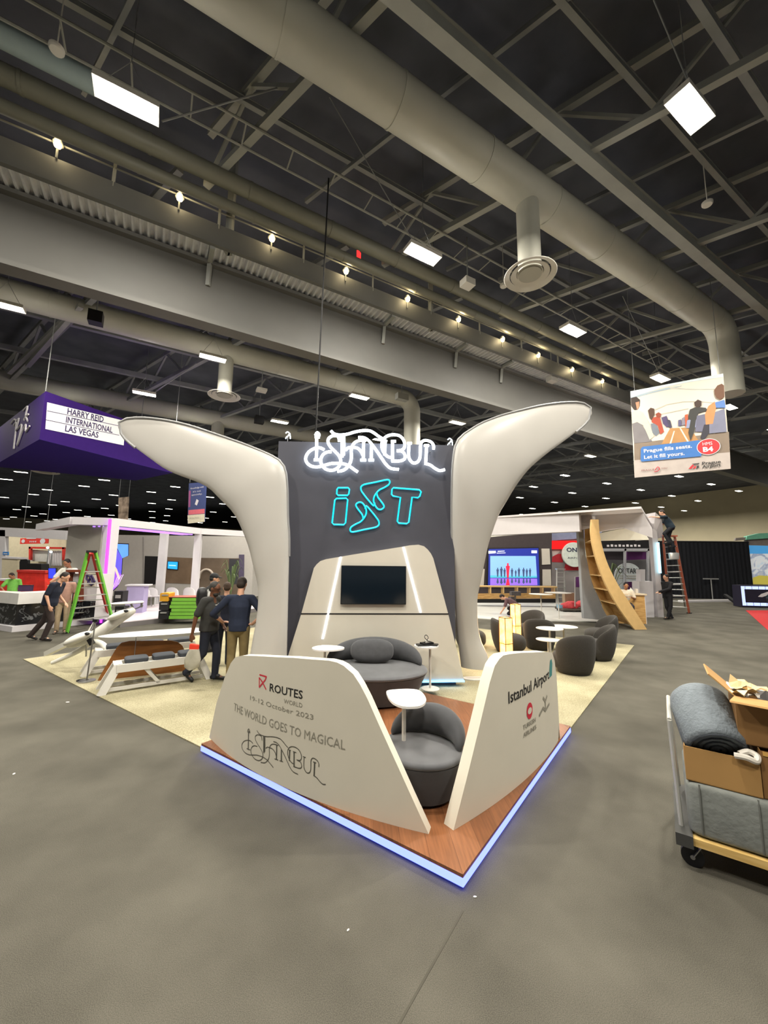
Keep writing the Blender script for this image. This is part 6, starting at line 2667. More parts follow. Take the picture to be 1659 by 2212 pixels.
# storefront behind the counter
ySF = 21.0
fo = frame_at(Vector((dp(1350, 1290, ySF).x, ySF, 0)), Vector((1, .0, 0)))
DK = mat('dark_panel', (44, 40, 44), .6, 0, .1)
sf = thing('conference_booth', 'dark framed glass booth front with grey arch sign behind the birch counter', 'booth', fo.o)
patch(fo, [(1296, 1330), (1412, 1330), (1412, 1166), (1296, 1166)], mat('interior_grey', (92, 92, 94), .6, 0, .1, 1), sf, 'back_panel', -1.0, -1.1)
patch(fo, [(1296, 1184), (1406, 1184), (1406, 1166), (1296, 1166)], BLACKM, sf, 'head_panel', .05, -.1)
b = B()
u0, v0 = fo.px(1311, 1182)
u1, _ = fo.px(1385, 1182)
text(b, 'EVENT AIRPORT PANEL', fo.at, u0, v0, u1 - u0, .14, .06) if False else None
for k in range(9):
    a0 = fo.px(1311 + k * 8.4, 1181, .06)
    a1 = fo.px(1316 + k * 8.4, 1177 - (k % 2), .06)
    b.flat(fo.at, [(a0[0], a0[1]), (a1[0], a0[1]), (a1[0], a1[1]), (a0[0], a1[1])], .06)
obj('small_marks', b, WHT, sf)
for x0, x1 in ((1349, 1353), (1399, 1403)):
    patch(fo, [(x0, 1300), (x1, 1300), (x1, 1184), (x0, 1184)], mat('frame_grey', (150, 152, 156), .5), sf, 'frame_post', .04, -.06)
patch(fo, [(1300, 1190), (1403, 1190), (1403, 1185), (1300, 1185)], mat('frame_grey', (150, 152, 156), .5), sf, 'frame_rail', .04, -.06)
PURW = mat('purple_wall', (84, 34, 92), .6)
patch(fo, [(1355, 1210), (1398, 1208), (1398, 1192), (1355, 1192)], PURW, sf, 'purple_panel', -.3, -.4)
patch(fo, [(1302, 1210), (1348, 1210), (1348, 1192), (1302, 1192)], mat('dim_panel', (58, 54, 60), .6), sf, 'dim_panel', -.3, -.4)
patch(fo, [(1352, 1278), (1382, 1280), (1382, 1257), (1354, 1257)], PURW, sf, 'purple_panel', .3, .2)
u_, v_ = fo.px(1358, 1246, -.2)
r_ = fo.px(1388, 1246, -.2)[0] - u_
b = B()
b.ext(fo.at, [(u_ + r_ * math.cos(a), v_ + r_ * math.sin(a)) for a in [math.pi * i / 20 for i in range(21)]] + [(u_ - r_, v_ - 1.3), (u_ + r_, v_ - 1.3)], -.2, -.25)
arch = obj('arch_sign', b, mat('pale_sign', (178, 186, 188), .5), sf)
b = B()
u0, v0 = fo.px(1332, 1238, -.18)
u1, _ = fo.px(1388, 1238, -.18)
text(b, 'ONTARIO', fo.at, u0 + .1, v0, (u1 - u0) * .9, .26, -.18, .02)
obj('lettering', b, INK, arch)
b = B()
for y in (1245, 1250):
    a0, a1 = fo.px(1338, y, -.18), fo.px(1384, y, -.18)
    b.flat(fo.at, [(a0[0], a0[1]), (a1[0], a1[1]), (a1[0], a1[1] + .04), (a0[0], a0[1] + .04)], -.18)
obj('small_lettering', b, INKG, arch)

# wall with the screen at centre right
yW = 23.0
fx = frame_at(Vector((dp(1110, 1290, yW).x, yW, 0)), Vector((1, .03, 0)))
bk = thing('screen_wall', 'dark wall with pale square panels around the bright event screen', 'booth', fx.o)
patch(fx, [(1000, 1310), (1192, 1310), (1192, 1140), (1000, 1160)], mat('wall_dark_brown', (58, 50, 52), .6, 0, .08), bk, 'wall_panel', 0, -.2)
PAL = mat('pale_square', (188, 182, 172), .6, 0, .02)
for pts in (((1171, 1220), (1189, 1219), (1187, 1185), (1170, 1185)), ((1172, 1265), (1191, 1265), (1190, 1230), (1172, 1230)), ((1034, 1216), (1044, 1216), (1045, 1190), (1034, 1190)), ((1034, 1265), (1045, 1265), (1047, 1229), (1034, 1229))):
    patch(fx, pts, PAL, bk, 'square_panel', .06, 0)
scr = thing('event_screen', 'large lit event screen with one red figure among grey ones on the dark wall', 'screen', fx.at(0, 2))
patch(fx, [(1052, 1268), (1168, 1267), (1164, 1182), (1054, 1184)], BLACKM, scr, 'case', .12, .01)
EB = emat('screen_navy', (36, 50, 150), .9, False)
patch(fx, [(1054, 1266), (1166, 1265), (1163, 1184), (1056, 1186)], EB, scr, 'screen', .125)
SKYB = emat('screen_light_blue', (138, 186, 238), 1.0, False)
patch(fx, [(1059, 1248), (1160, 1248), (1157, 1201), (1059, 1201)], SKYB, scr, 'screen', .13)
patch(fx, [(1059, 1264), (1161, 1264), (1160, 1250), (1059, 1249)], emat('screen_purple', (150, 110, 226), 1.0, False), scr, 'screen', .13)
TEAL = emat('screen_teal', (90, 200, 220), .8, False)
patch(fx, [(1059, 1248), (1160, 1248), (1160, 1244), (1059, 1243)], TEAL, scr, 'screen', .132)
FIGD = emat('screen_figure_grey', (70, 90, 130), .6, False)
FIGR = emat('screen_figure_red', (226, 40, 70), .9, False)
for x, h, m_ in ((1075, 20, FIGD), (1083, 22, FIGD), (1090, 19, FIGD), (1097, 32, FIGR), (1106, 19, FIGD), (1114, 15, FIGD), (1121, 20, FIGD), (1131, 20, FIGD), (1138, 18, FIGD), (1145, 19, FIGD)):
    yb2 = 1246 if m_ is FIGD else 1248
    pp_ = [(x - h * .06, yb2), (x + h * .06, yb2), (x + h * .1, yb2 - h * .5), (x + h * .14, yb2 - h * .78), (x + h * .05, yb2 - h * .82), (x + h * .06, yb2 - h * .95), (x, yb2 - h), (x - h * .06, yb2 - h * .95), (x - h * .05, yb2 - h * .82), (x - h * .14, yb2 - h * .78), (x - h * .1, yb2 - h * .5)]
    patch(fx, pp_, m_, scr, 'screen_figure', .135)
    patch(fx, [(a, 1250 + (yb2 - b_) * .55) for a, b_ in pp_][::-1], m_, scr, 'screen_figure', .136)
WTX = emat('screen_white', (235, 240, 255), 1.0, False)
patch(fx, [(1055, 1196), (1071, 1195), (1071, 1190), (1055, 1190)], WTX, scr, 'screen_mark', .132)
patch(fx, [(1075, 1192), (1090, 1191), (1090, 1189.5), (1075, 1190)], WTX, scr, 'screen_mark', .132)
patch(fx, [(1073, 1195.6), (1092, 1195), (1092, 1193.6), (1073, 1194)], WTX, scr, 'screen_mark', .132)
patch(fx, [(1148, 1195), (1160, 1195), (1160, 1189), (1148, 1189)], WTX, scr, 'screen_mark', .132)
# red ontario stand
ro = thing('red_sign_wall', 'red and grey printed wall with a round pale airport sign and bright red header', 'booth', fx.at(*fx.px(1220, 1300), -.5))
patch(fx, [(1190, 1310), (1300, 1310), (1300, 1145), (1190, 1145)], mat('print_grey', (128, 122, 122), .6, 0, .2, .8), ro, 'printed_wall', -.3, -.5)
patch(fx, [(1190, 1168), (1300, 1160), (1300, 1140), (1190, 1146)], mat('dusk_blue', (124, 130, 158), .6), ro, 'upper_panel', -.2, -.25)
patch(fx, [(1191, 1186), (1252, 1186), (1252, 1168), (1191, 1168)], emat('header_red', (255, 16, 20), .9, False), ro, 'header_light', -.1, -.25)
RW = mat('wall_red', (166, 34, 46), .6, 0, .1)
patch(fx, [(1192, 1214), (1216, 1215), (1216, 1196), (1200, 1197), (1193, 1203)], RW, ro, 'red_shape', -.28)
patch(fx, [(1218, 1232), (1256, 1232), (1256, 1215), (1222, 1215)], RW, ro, 'red_shape', -.28)
patch(fx, [(1244, 1268), (1256, 1268), (1256, 1245), (1244, 1246)], PURW, ro, 'dark_shape', -.28)
patch(fx, [(1192, 1190), (1210, 1190), (1204, 1197), (1194, 1202)], mat('pale_shape', (180, 176, 172), .6), ro, 'pale_shape', -.28)
u_, v_ = fx.px(1241, 1198, 0)
b = B()
b.ext(fx.at, disc(u_, v_, fx.px(1267, 1198, 0)[0] - u_, None, 40), 0, -.12)
rs = obj('round_sign', b, mat('round_sign', (196, 204, 196), .5), ro)
b = B()
u0, v0 = fx.px(1224, 1192, .01)
text(b, 'ONT', fx.at, u0, v0, fx.px(1256, 1192)[0] - u0, .24, .01, .03)
u0, v0 = fx.px(1226, 1207, .01)
text(b, 'AIRPORT', fx.at, u0, v0, fx.px(1260, 1192)[0] - u0, .1, .01, .01)
obj('lettering', b, mat('navy_ink', (40, 48, 72), .5), rs)
# birch bench rail in front of the screen
yR = 20.5
fr_ = frame_at(Vector((dp(1110, 1300, yR).x, yR, 0)), Vector((1, .02, 0)))
br_ = thing('birch_bench', 'long open birch bench shelf under the event screen', 'bench', fr_.o)
patch(fr_, [(1030, 1268), (1204, 1270), (1204, 1267), (1030, 1265)], BIRCHE, br_, 'top_board', 0, -.4)
patch(fr_, [(1030, 1294), (1200, 1293), (1200, 1281), (1030, 1282)], BIRCH, br_, 'front_board', 0, -.05)
patch(fr_, [(1030, 1302), (1200, 1302), (1200, 1294), (1030, 1294)], BLACKM, br_, 'plinth', -.1, -.4)
for x in (1060, 1088, 1118, 1145, 1173, 1198):
    patch(fr_, [(x - 1.3, 1282), (x + 1.3, 1282), (x + 1.3, 1268), (x - 1.3, 1268)], BIRCHE, br_, 'divider', 0, -.35)
# white floor of that booth
w0, w1, w2, w3 = gp(1000, 1350), gp(1330, 1352), gp(1215, 1302), gp(1020, 1302)
b = B()
b.prism([(p.x, p.y) for p in (gp(1020, 1336), gp(1120, 1342), gp(1250, 1343), gp(1318, 1345), gp(1300, 1303), gp(1020, 1303))], 0, .025)
tag(obj('white_floor', b, mat('white_tiles', (196, 196, 190), .4, 0, .08, 1.2)), 'pale white floor laid in front of the event screen', 'floor panel')
cafe_table(1168, 1283, 1.05, .42, 'tall white round table standing before the event screen', .25)
cafe_table(1205, 1280, 1.05, .5, 'second tall white table beside the small aluminium ladder', .25)
# small ladder, trolley
yL = 18.5
f_ = frame_at(dp(1212, 1320, yL), Vector((1, 0, 0)))
ladder('small aluminium step ladder before the red printed wall', gp(1202, 1312), gp(1222, 1312), dp(1203, 1230, gp(1202, 1312).y + .5), dp(1218, 1230, gp(1202, 1312).y + .5), ALU, ALU, 7, (gp(1204, 1303), gp(1220, 1303)), None, ALU, .05, .14, ALU)
g0 = gp(1234, 1321)
tr = thing('hand_trolley', 'low flat trolley left of the grey flared panel carrying red cloth', 'trolley', g0)
f_ = frame_at(g0, Vector((1, .05, 0)))
b = B()
b.ext(f_.at, [f_.px(*p) for p in ((1208, 1317), (1262, 1317), (1262, 1313), (1207, 1313))], -.4, .4)
obj('bed', b, mat('trolley_wood', (90, 84, 76), .6), tr)
for x in (1212, 1240, 1257):
    for d in (-.3, .3):
        b = B()
        u_, v_ = f_.px(x, 1319, 0)
        b.lathe([(.05, -.02), (.05, .02)], f_.at(u_, .05, d), 12, axis=f_.u.cross(Vector((0, 0, 1))))
        obj('wheel', b, BLACKM, tr)
b = B()
c = f_.at(*f_.px(1236, 1308), 0)
for i in range(7):
    b.ell(c + Vector((random.uniform(-.35, .35), random.uniform(-.2, .2), random.uniform(-.05, .12))), (.28, .2, .16), Matrix.Rotation(random.random() * 3, 3, 'Z'), 14, 8, .8)
c0_ = f_.px(1236, 1313)
tag(obj('red_cloth', b, mat('cloth_red', (196, 70, 76), .8, 0, .25, 8), remesh=.03), 'crumpled red cloth heaped on the low trolley', 'cloth')
b = B()
b.box(f_.at(f_.px(1213, 1310)[0], f_.px(1213, 1310)[1], 0), (.32, .3, .16))
lb = obj('blue_pack', b, mat('pale_blue_pack', (130, 170, 196), .7, 0, .1))
tag(lb, 'pale blue package at the left end of the low trolley', 'package')
b = B()
b.box(f_.at(f_.px(1236, 1296)[0], f_.px(1236, 1296)[1], -.3), (.5, .3, .62))
o = tag(obj('cardboard_box', b, mat('cardboard_pale', (150, 130, 106), .8, 0, .06)), 'tall pale box standing behind the red cloth on the trolley', 'box')
b = B()
P3 = [dp(1242, 1310, 18.3), dp(1242, 1246, 18.3), dp(1258, 1244, 18.6)]
b.tube(P3, .025, 6)
tag(obj('trolley_handle_frame', b, ALU), 'bent metal tube frame standing behind the red cloth trolley', 'frame')
# kneeling worker far away
g = gp(1098, 1333)
person('person crouching on the white floor behind the rear paper lantern', (g.x + .25, g.y, .025), math.radians(70), 'light', (96, 70, 74), (28, 28, 32), (230, 230, 230), (40, 30, 26),
       dict(pelvis=(0, -.1, .42), belly=(0, .02, .52), chest=(0, .18, .62), neck=(0, .33, .7), head=(0, .45, .76), look=(0, .6, -.8), shR=(.19, .28, .66), shL=(-.19, .28, .66), elR=(.24, .36, .38), wrR=(.18, .5, .16), elL=(-.24, .36, .38), wrL=(-.18, .5, .16),
            hipR=(.09, -.1, .4), hipL=(-.09, -.1, .4), knR=(.14, .22, .3), knL=(-.14, .22, .12), anR=(.13, -.12, .09), anL=(-.13, -.28, .09), toR=(.13, .05, .04), toL=(-.13, -.42, .04)), 1.75, vox=.015, fingers=False)
# standing camera-like stand before the bench
b = B()
p0, p1 = dp(1113, 1308, 19.5), dp(1113, 1282, 19.5)
p0.z = .03
b.beam(p0, p1, .06, .06)
b.box(p1, (.5, .2, .2), .2)
b.box(p1 + Vector((-.2, 0, -.3)), (.2, .2, .3), .4)
tag(obj('equipment_stand', b, mat('equip_grey', (86, 82, 84), .5, 0, .2, 10)), 'grey equipment stand in front of the birch bench', 'stand')

# big ladder + man on it
lf0, lf1 = gp(1446, 1322), gp(1489, 1325)
yTop = 17.2
lt0, lt1 = dp(1432, 1160, yTop), dp(1457, 1158, yTop)
ladder('very tall orange and aluminium step ladder with a man near its top', lf0, lf1, lt0, lt1, ORANGEL, ALU, 12, (gp(1450, 1312), gp(1480, 1313)), (lt0, lt1), ALU, .08, .12, ORANGEL)
b = B()
u_ = dp(1452, 1201, 16.9)
b.lathe([(.14, 0), (.2, .02), (.22, .26), (.2, .28)], u_ - Vector((0, .1, .15)), 18, sx=1, sy=.5)
tag(obj('metal_bucket', b, ALU), 'round metal bucket hooked on the very tall ladder', 'bucket')
m0 = dp(1450, 1183, 17.0)
person('person in dark teal shirt and black trousers working high on the very tall ladder', (m0.x, m0.y - .08, m0.z), math.radians(62), 'light', (20, 36, 48), (26, 28, 34), (30, 30, 32), (50, 44, 40),
       dict(pelvis=(0, .0, .86), belly=(0, .06, 1.0), chest=(0, .13, 1.17), neck=(0, .2, 1.34), head=(0, .27, 1.48), look=(0, .9, -.3), shR=(.19, .17, 1.28), shL=(-.19, .17, 1.28), elL=(-.26, .4, 1.26), wrL=(-.22, .66, 1.3), handL=(0, 1, 0), elR=(.28, .2, 1.02), wrR=(.2, .42, .98),
            hipR=(.09, 0, .83), hipL=(-.09, 0, .83), knL=(-.12, .26, .58), anL=(-.12, .12, .24), toL=(-.12, .3, .18), knR=(.1, .1, .45), anR=(.1, -.05, .09), toR=(.1, .13, .04)), 1.80, vox=.015, bulk=1.1)

# far right: black drape, screen booth, red rug
fd_ = frame_at(gp(1450, 1293), Vector((1, -.04, 0)))
dr_ = thing('black_drape', 'wide black pipe and drape curtain before the cream hall wall', 'curtain', fd_.o)
u0, u1 = fd_.px(1405, 1290)[0], fd_.px(1630, 1290)[0]
v1 = fd_.px(1500, 1170)[1]
b = B()
k = 120
rings = []
for i in range(k + 1):
    u = u0 + (u1 - u0) * i / k
    d = .025 * math.sin(i * 1.3) + .012 * math.sin(i * 3.1)
    rings.append([fd_.at(u, .02, d), fd_.at(u, v1, d * .5), fd_.at(u, v1, d * .5 - .03), fd_.at(u, .02, d - .03)])
b.loft(rings, sm=True)
obj('cloth', b, mat('drape_black', (20, 22, 28), .9, 0, .2), dr_)
b = B()
b.tube([fd_.at(u0, v1, -.02), fd_.at(u1, v1, -.02)], .05, 8)
obj('top_rail', b, BLACKM, dr_)
for (u_, l) in ((u0, 0), (u1, 1)):
    b = B()
    b.tube([fd_.at(u_, 0, -.1), fd_.at(u_, v1 + .1, -.1)], .04, 8)
    obj('upright', b, BLACKM, dr_)
p = fd_.at(*fd_.px(1528, 1250), .3)
b = B()
b.box(p, (1.0, .1, .07))
b.tube([p, Vector((p.x, p.y, 0))], .03, 6)
tag(obj('barrier', b, ALU), 'thin pale metal barrier bar in front of the black drape', 'barrier')
g0, g1 = gp(1470, 1301), gp(1600, 1299)
b = B()
b.beam(g0 + Vector((0, 0, .06)), g1 + Vector((0, 0, .06)), .3, .12)
tag(obj('white_kerb', b, WHT), 'low white floor strip in front of the black drape', 'strip')
fv = frame_at(gp(1640, 1293) - Vector((0, 1.5, 0)), Vector((1, -.3, 0)))
vb = thing('seaside_screen_booth', 'booth wall with a bright blue, grey and yellow printed screen at the right photo edge', 'booth', fv.o)
patch(fv, [(1612, 1290), (1700, 1296), (1700, 1160), (1612, 1164)], mat('booth_grey', (126, 118, 112), .6), vb, 'back_panel', -.1, -.4)
SEA = ramp_mat('sea_print', 'noise', [(.3, (200, 214, 226)), (.45, (224, 226, 228)), (.55, (150, 164, 190)), (.7, (226, 220, 206))], 1.2, .4, dist=1.5, emit=.35)
patch(fv, [(1624, 1262), (1700, 1264), (1700, 1180), (1618, 1178)], SEA, vb, 'screen', -.05, -.1)
patch(fv, [(1619, 1196), (1700, 1196), (1700, 1180), (1618, 1178)], emat('screen_azure', (84, 170, 232), .5, False), vb, 'screen', -.04)
patch(fv, [(1626, 1262), (1700, 1264), (1700, 1246), (1640, 1243), (1626, 1248)], emat('screen_sand', (222, 206, 90), .4, False), vb, 'screen', -.04)
patch(fv, [(1612, 1166), (1700, 1160), (1700, 1150), (1640, 1152), (1614, 1158)], mat('mint_header', (110, 176, 150), .5), vb, 'header', .1, -.3)
patch(fv, [(1588, 1168), (1616, 1166), (1616, 1160), (1590, 1162)], mat('booth_grey', (126, 118, 112), .6), vb, 'side_arm', 0, -.2)
fl2 = frame_at(gp(1606, 1312), Vector((1, -.12, 0)))
ld_ = thing('lit_counter', 'dark counter with glowing blue white light frame and a white bird mark', 'counter', fl2.o)
P = [fl2.px(*p) for p in ((1602, 1307), (1700, 1309), (1700, 1266), (1599, 1264))]
b = B()
b.ext(fl2.at, [(P[0][0], .03), (P[1][0], .03), (P[1][0], P[2][1]), (P[3][0], P[3][1])], -.6, 0)
obj('counter_body', b, mat('counter_dark', (34, 32, 48), .4), ld_)
b = B()
w = .16
x0, x1, y0, y1 = P[0][0] + .05, P[1][0], .1, P[3][1] - .05
for q in ([(x0, y0), (x1, y0), (x1, y0 + w), (x0, y0 + w)], [(x0, y1 - w), (x1, y1 - w), (x1, y1), (x0, y1)], [(x0, y0 + w), (x0 + w, y0 + w), (x0 + w, y1 - w), (x0, y1 - w)]):
    b.flat(fl2.at, q, .006)
obj('light_frame', b, emat('frame_light', (180, 196, 255), 1.4, False), ld_)
b = B()
for k in range(7):
    x = x0 + .2 + k * .33
    b.flat(fl2.at, [(x, y0), (x + .02, y0), (x + .02, y0 + w), (x, y0 + w)], .008)
    b.flat(fl2.at, [(x, y1 - w), (x + .02, y1 - w), (x + .02, y1), (x, y1)], .008)
obj('frame_joint', b, BLACKM, ld_)
b = B()
b.flat(fl2.at, [fl2.px(*p) for p in ((1637, 1289), (1644, 1283), (1659, 1278), (1680, 1278), (1680, 1284), (1655, 1287), (1646, 1290))], .006)
obj('bird_mark', b, WHT, ld_)
p0, p1 = gp(1566, 1285, .5), gp(1594, 1305, .05)
b = B()
b.beam(p0, p1, .18, .12)
tag(obj('black_tube', b, BLACKM), 'black slanting tube lying before the lit counter', 'tube')
b = B()
b.prism([(p.x, p.y) for p in (gp(1611, 1319), gp(1720, 1319), gp(1720, 1420), gp(1659, 1362))], 0, .012)
tag(obj('red_carpet', b, mat('red_carpet', (176, 32, 34), .95, 0, .12, 20)), 'bright red carpet corner at the right photo edge', 'carpet')
g = gp(1672, 1333)
person('person in dark teal clothes cut by the right photo edge', (g.x, g.y, .012), math.radians(-80), 'light', (30, 58, 66), (32, 50, 60), hgt=1.7, vox=.016, fingers=False, pose=dict(pelvis=(0, -.05, .86), belly=(0, .1, .97), chest=(0, .28, 1.05), neck=(0, .46, 1.1), head=(0, .6, 1.12), look=(0, .5, -.8), shR=(.19, .4, 1.06), shL=(-.19, .4, 1.06), elR=(.22, .5, .8), wrR=(.18, .62, .6), elL=(-.22, .5, .8), wrL=(-.18, .62, .6), hipR=(.09, -.05, .83), hipL=(-.09, -.05, .83)))

# ------------------------------------------------------------------ photo banner
a, c = dp(1372, 1031, 14.0), dp(1578, 1010, 12.6)
zb_ = (a.z + c.z) / 2
fp = frame_at(Vector((a.x, a.y, zb_)), Vector((c.x - a.x, c.y - a.y, 0)))


def zp(x, y):
    return (1340 + x / 5.2, 800 + y / 5.2)


def bp_(pts):
    return [zp(*p) for p in pts]


pb2 = thing('photo_banner', 'large hanging printed banner of people seated in a bright hall, blue band and red disc', 'banner', fp.at(1.6, 0))
PAPERW = mat('banner_paper', (204, 196, 182), .55, 0, .03, 1)
patch(fp, bp_([(160, 1205), (1240, 1105), (1155, 35), (112, 235)]), PAPERW, pb2, 'cloth', 0, -.03)
d_ = .004


def pic(pts, c, name='print_shape', dd=None):
    global d_
    d_ += .0012
    patch(fp, bp_(pts), mat('print_%d_%d_%d' % c, c, .6, 0, .06, 4), pb2, name, d_)


pic([(112, 235), (1155, 35), (1158, 75), (780, 130), (450, 200), (115, 305)], (188, 200, 204))
pic([(115, 305), (240, 265), (520, 195), (700, 172), (560, 210), (330, 260), (200, 300), (118, 340)], (150, 164, 172))
pic([(540, 185), (800, 205), (1060, 205), (1060, 215), (800, 218), (560, 205)], (178, 178, 170))
pic([(380, 440), (520, 380), (700, 348), (880, 345), (1050, 360), (1050, 368), (880, 353), (700, 357), (520, 390), (390, 450)], (176, 170, 156))
pic([(440, 490), (760, 425), (770, 432), (450, 498)], (180, 172, 158))
pic([(155, 820), (1220, 690), (1240, 1105), (160, 1205)], (122, 108, 94))
pic([(156, 1010), (1230, 920), (1240, 1105), (160, 1205)], (170, 160, 154))
pic([(560, 650), (780, 640), (880, 790), (460, 830)], (164, 122, 76))
pic([(600, 680), (612, 680), (570, 830), (550, 830)], (220, 208, 186))
pic([(665, 650), (680, 648), (770, 800), (750, 802)], (220, 208, 186))
pic([(128, 560), (230, 590), (300, 700), (360, 800), (155, 820)], (112, 108, 110))
pic([(128, 470), (190, 440), (250, 470), (310, 560), (380, 740), (330, 780), (260, 620), (190, 580), (130, 600)], (186, 184, 166))
pic([(118, 310), (180, 295), (220, 330), (215, 400), (190, 445), (150, 440), (122, 400)], (50, 40, 36))
pic([(170, 360), (212, 350), (210, 410), (188, 445)], (176, 124, 96))
pic([(340, 600), (400, 590), (440, 700), (400, 740), (360, 700)], (106, 112, 122))
pic([(360, 530), (440, 515), (490, 690), (450, 720), (420, 620), (350, 580)], (158, 66, 46))
pic([(310, 450), (340, 420), (380, 430), (385, 500), (350, 560), (330, 540)], (74, 52, 40))
pic([(395, 490), (430, 470), (460, 490), (450, 530), (410, 530)], (130, 60, 40))
pic([(460, 530), (520, 510), (560, 620), (520, 640), (480, 600)], (72, 62, 96))
pic([(520, 550), (560, 560), (580, 640), (550, 650)], (60, 56, 76))
pic([(650, 560), (680, 550), (690, 620), (650, 630)], (84, 80, 110))
pic([(690, 540), (720, 520), (730, 610), (690, 620)], (120, 116, 130))
pic([(725, 500), (760, 490), (760, 600), (730, 640)], (170, 80, 50))
pic([(750, 560), (860, 540), (850, 640), (740, 650)], (132, 138, 166))
pic([(780, 440), (850, 410), (960, 420), (980, 450), (880, 480), (850, 560), (830, 690), (790, 790), (765, 700), (790, 560), (760, 540)], (52, 52, 50))
pic([(830, 360), (870, 328), (912, 345), (910, 400), (860, 420), (838, 400)], (62, 46, 38))
pic([(860, 510), (950, 490), (990, 610), (980, 690), (840, 690)], (98, 98, 118))
pic([(940, 610), (1010, 600), (1000, 700), (940, 780), (900, 760)], (48, 46, 56))
pic([(1000, 560), (1060, 470), (1170, 430), (1195, 690), (1000, 710)], (112, 114, 134))
pic([(1065, 360), (1170, 330), (1185, 420), (1070, 420)], (82, 118, 178))
pic([(990, 400), (1060, 350), (1075, 420), (1040, 600), (960, 610), (950, 500)], (188, 126, 80))
pic([(1055, 220), (1090, 170), (1140, 150), (1165, 170), (1170, 300), (1120, 330), (1080, 310), (1060, 270)], (100, 66, 44))
pic([(230, 880), (250, 858), (880, 785), (915, 800), (910, 965), (240, 1025), (228, 1010)], (54, 104, 168), 'blue_band')
d_ += .002
u_, v_ = fp.px(*zp(990, 858), d_)
ru = fp.px(*zp(1122, 850), d_)[0] - u_
b = B()
b.flat(fp.at, disc(u_, v_, ru * 1.03, ru * .93), d_)
obj('disc_edge', b, WHT, pb2)
b = B()
b.flat(fp.at, disc(u_, v_, ru * .97, ru * .87), d_ + .002)
obj('red_disc', b, mat('disc_red', (204, 40, 46), .5, 0, 0), pb2)


def btxt(s, p0, p1, cap, m_, bold=.02):
    u0, v0 = fp.px(*zp(*p0), d_)
    u1, v1 = fp.px(*zp(*p1), d_)
    b = B()
    text(b, s, fp.at, u0, v0, u1 - u0, cap, d_ + .004, bold, vs=(v1 - v0) / (u1 - u0))
    obj('lettering', b, m_, pb2)


btxt('Prague fills seats.', (265, 925), (805, 868), .125, WHT)
btxt('Let it fill yours.', (268, 995), (722, 950), .125, WHT)
btxt('HMS', (925, 845), (1035, 835), .11, WHT, .0)
btxt('B4', (930, 915), (1045, 905), .155, WHT, .04)
btxt('Prague', (920, 1062), (1130, 1038), .10, INK, .02)
btxt('Airport', (920, 1090 + 10), (1130, 1075), .10, INK, .02)
btxt('PRAGUE', (240, 1135), (385, 1122), .06, mat('maroon_print', (110, 50, 50), .6), 0)
btxt('YOU', (460, 1112), (525, 1106), .06, mat('maroon_print', (110, 50, 50), .6), 0)
b = B()
P3 = [fp.at(*fp.px(*zp(*p), d_), d_ + .004) for p in ((390, 1120), (420, 1085), (440, 1105), (420, 1130), (380, 1140))]
b.tube(curve(P3, 4), .012, 5)
obj('swoosh', b, INKR, pb2)
pic([(765, 1105), (810, 1060), (830, 1062), (800, 1105)], (196, 40, 50), 'emblem')
pic([(815, 1095), (850, 1070), (850, 1095), (825, 1105)], (196, 40, 50), 'emblem')
pic([(855, 1080), (880, 1068), (885, 1095), (862, 1100)], (40, 40, 44), 'emblem')
pic([(800, 1050), (890, 1040), (880, 1056), (830, 1062)], (60, 60, 60), 'emblem')
for x, y in ((160, 228), (1120, 42)):
    b = B()
    p = fp.at(*fp.px(*zp(x, y)), -.015)
    b.tube([p, Vector((p.x, p.y, 13.5))], .01, 5)
    obj('hanger', b, DSTEEL, pb2)

# ------------------------------------------------------------------ loaded cart at lower right
CARD = mat('cardboard', (168, 130, 78), .8, 0, .06, 3)
CARDD = mat('cardboard_dark', (138, 102, 60), .8, 0, .08, 3)
BLNK = mat('grey_blanket', (122, 126, 122), .95, 0, .08, 12, bump=.4, bscale=30)
BLNKR = mat('blue_grey_blanket', (116, 124, 130), .95, 0, .1, 30, bump=.6, bscale=60)
PINE = ramp_mat('pine_board', 'noise', [(.35, (196, 160, 92)), (.65, (222, 190, 124))], 3, .55, sc=(1, 8, 8))
w_ = gp(1468, 1840)
e0 = gp(1486, 1812, .20)
e1 = gp(1659, 1868, .20)
cd = (e1 - e0).normalized()
cn2 = Vector((-cd.y, cd.x, 0))
CW, CL = .78, 1.5
PC = lambda u, v, z: Vector((e0.x, e0.y, 0)) + cd * u + cn2 * v + Vector((0, 0, z))
crot = math.atan2(cd.y, cd.x)
cart = thing('platform_cart', 'flat wooden platform cart with black casters loaded with blankets and boxes', 'cart', PC(CL / 2, CW / 2, 0), crot)
b = B()
b.hexa([PC(0, 0, .165), PC(CL, 0, .165), PC(CL, CW, .165), PC(0, CW, .165), PC(0, 0, .215), PC(CL, 0, .215), PC(CL, CW, .215), PC(0, CW, .215)])
obj('bed', b, PINE, cart)
b = B()
b.hexa([PC(-.07, -.02, .15), PC(.03, -.02, .15), PC(.03, CW, .15), PC(-.07, CW, .15), PC(-.07, -.02, .23), PC(.03, -.02, .23), PC(.03, CW, .23), PC(-.07, CW, .23)])
obj('end_bumper', b, mat('bumper', (62, 62, 60), .6), cart)
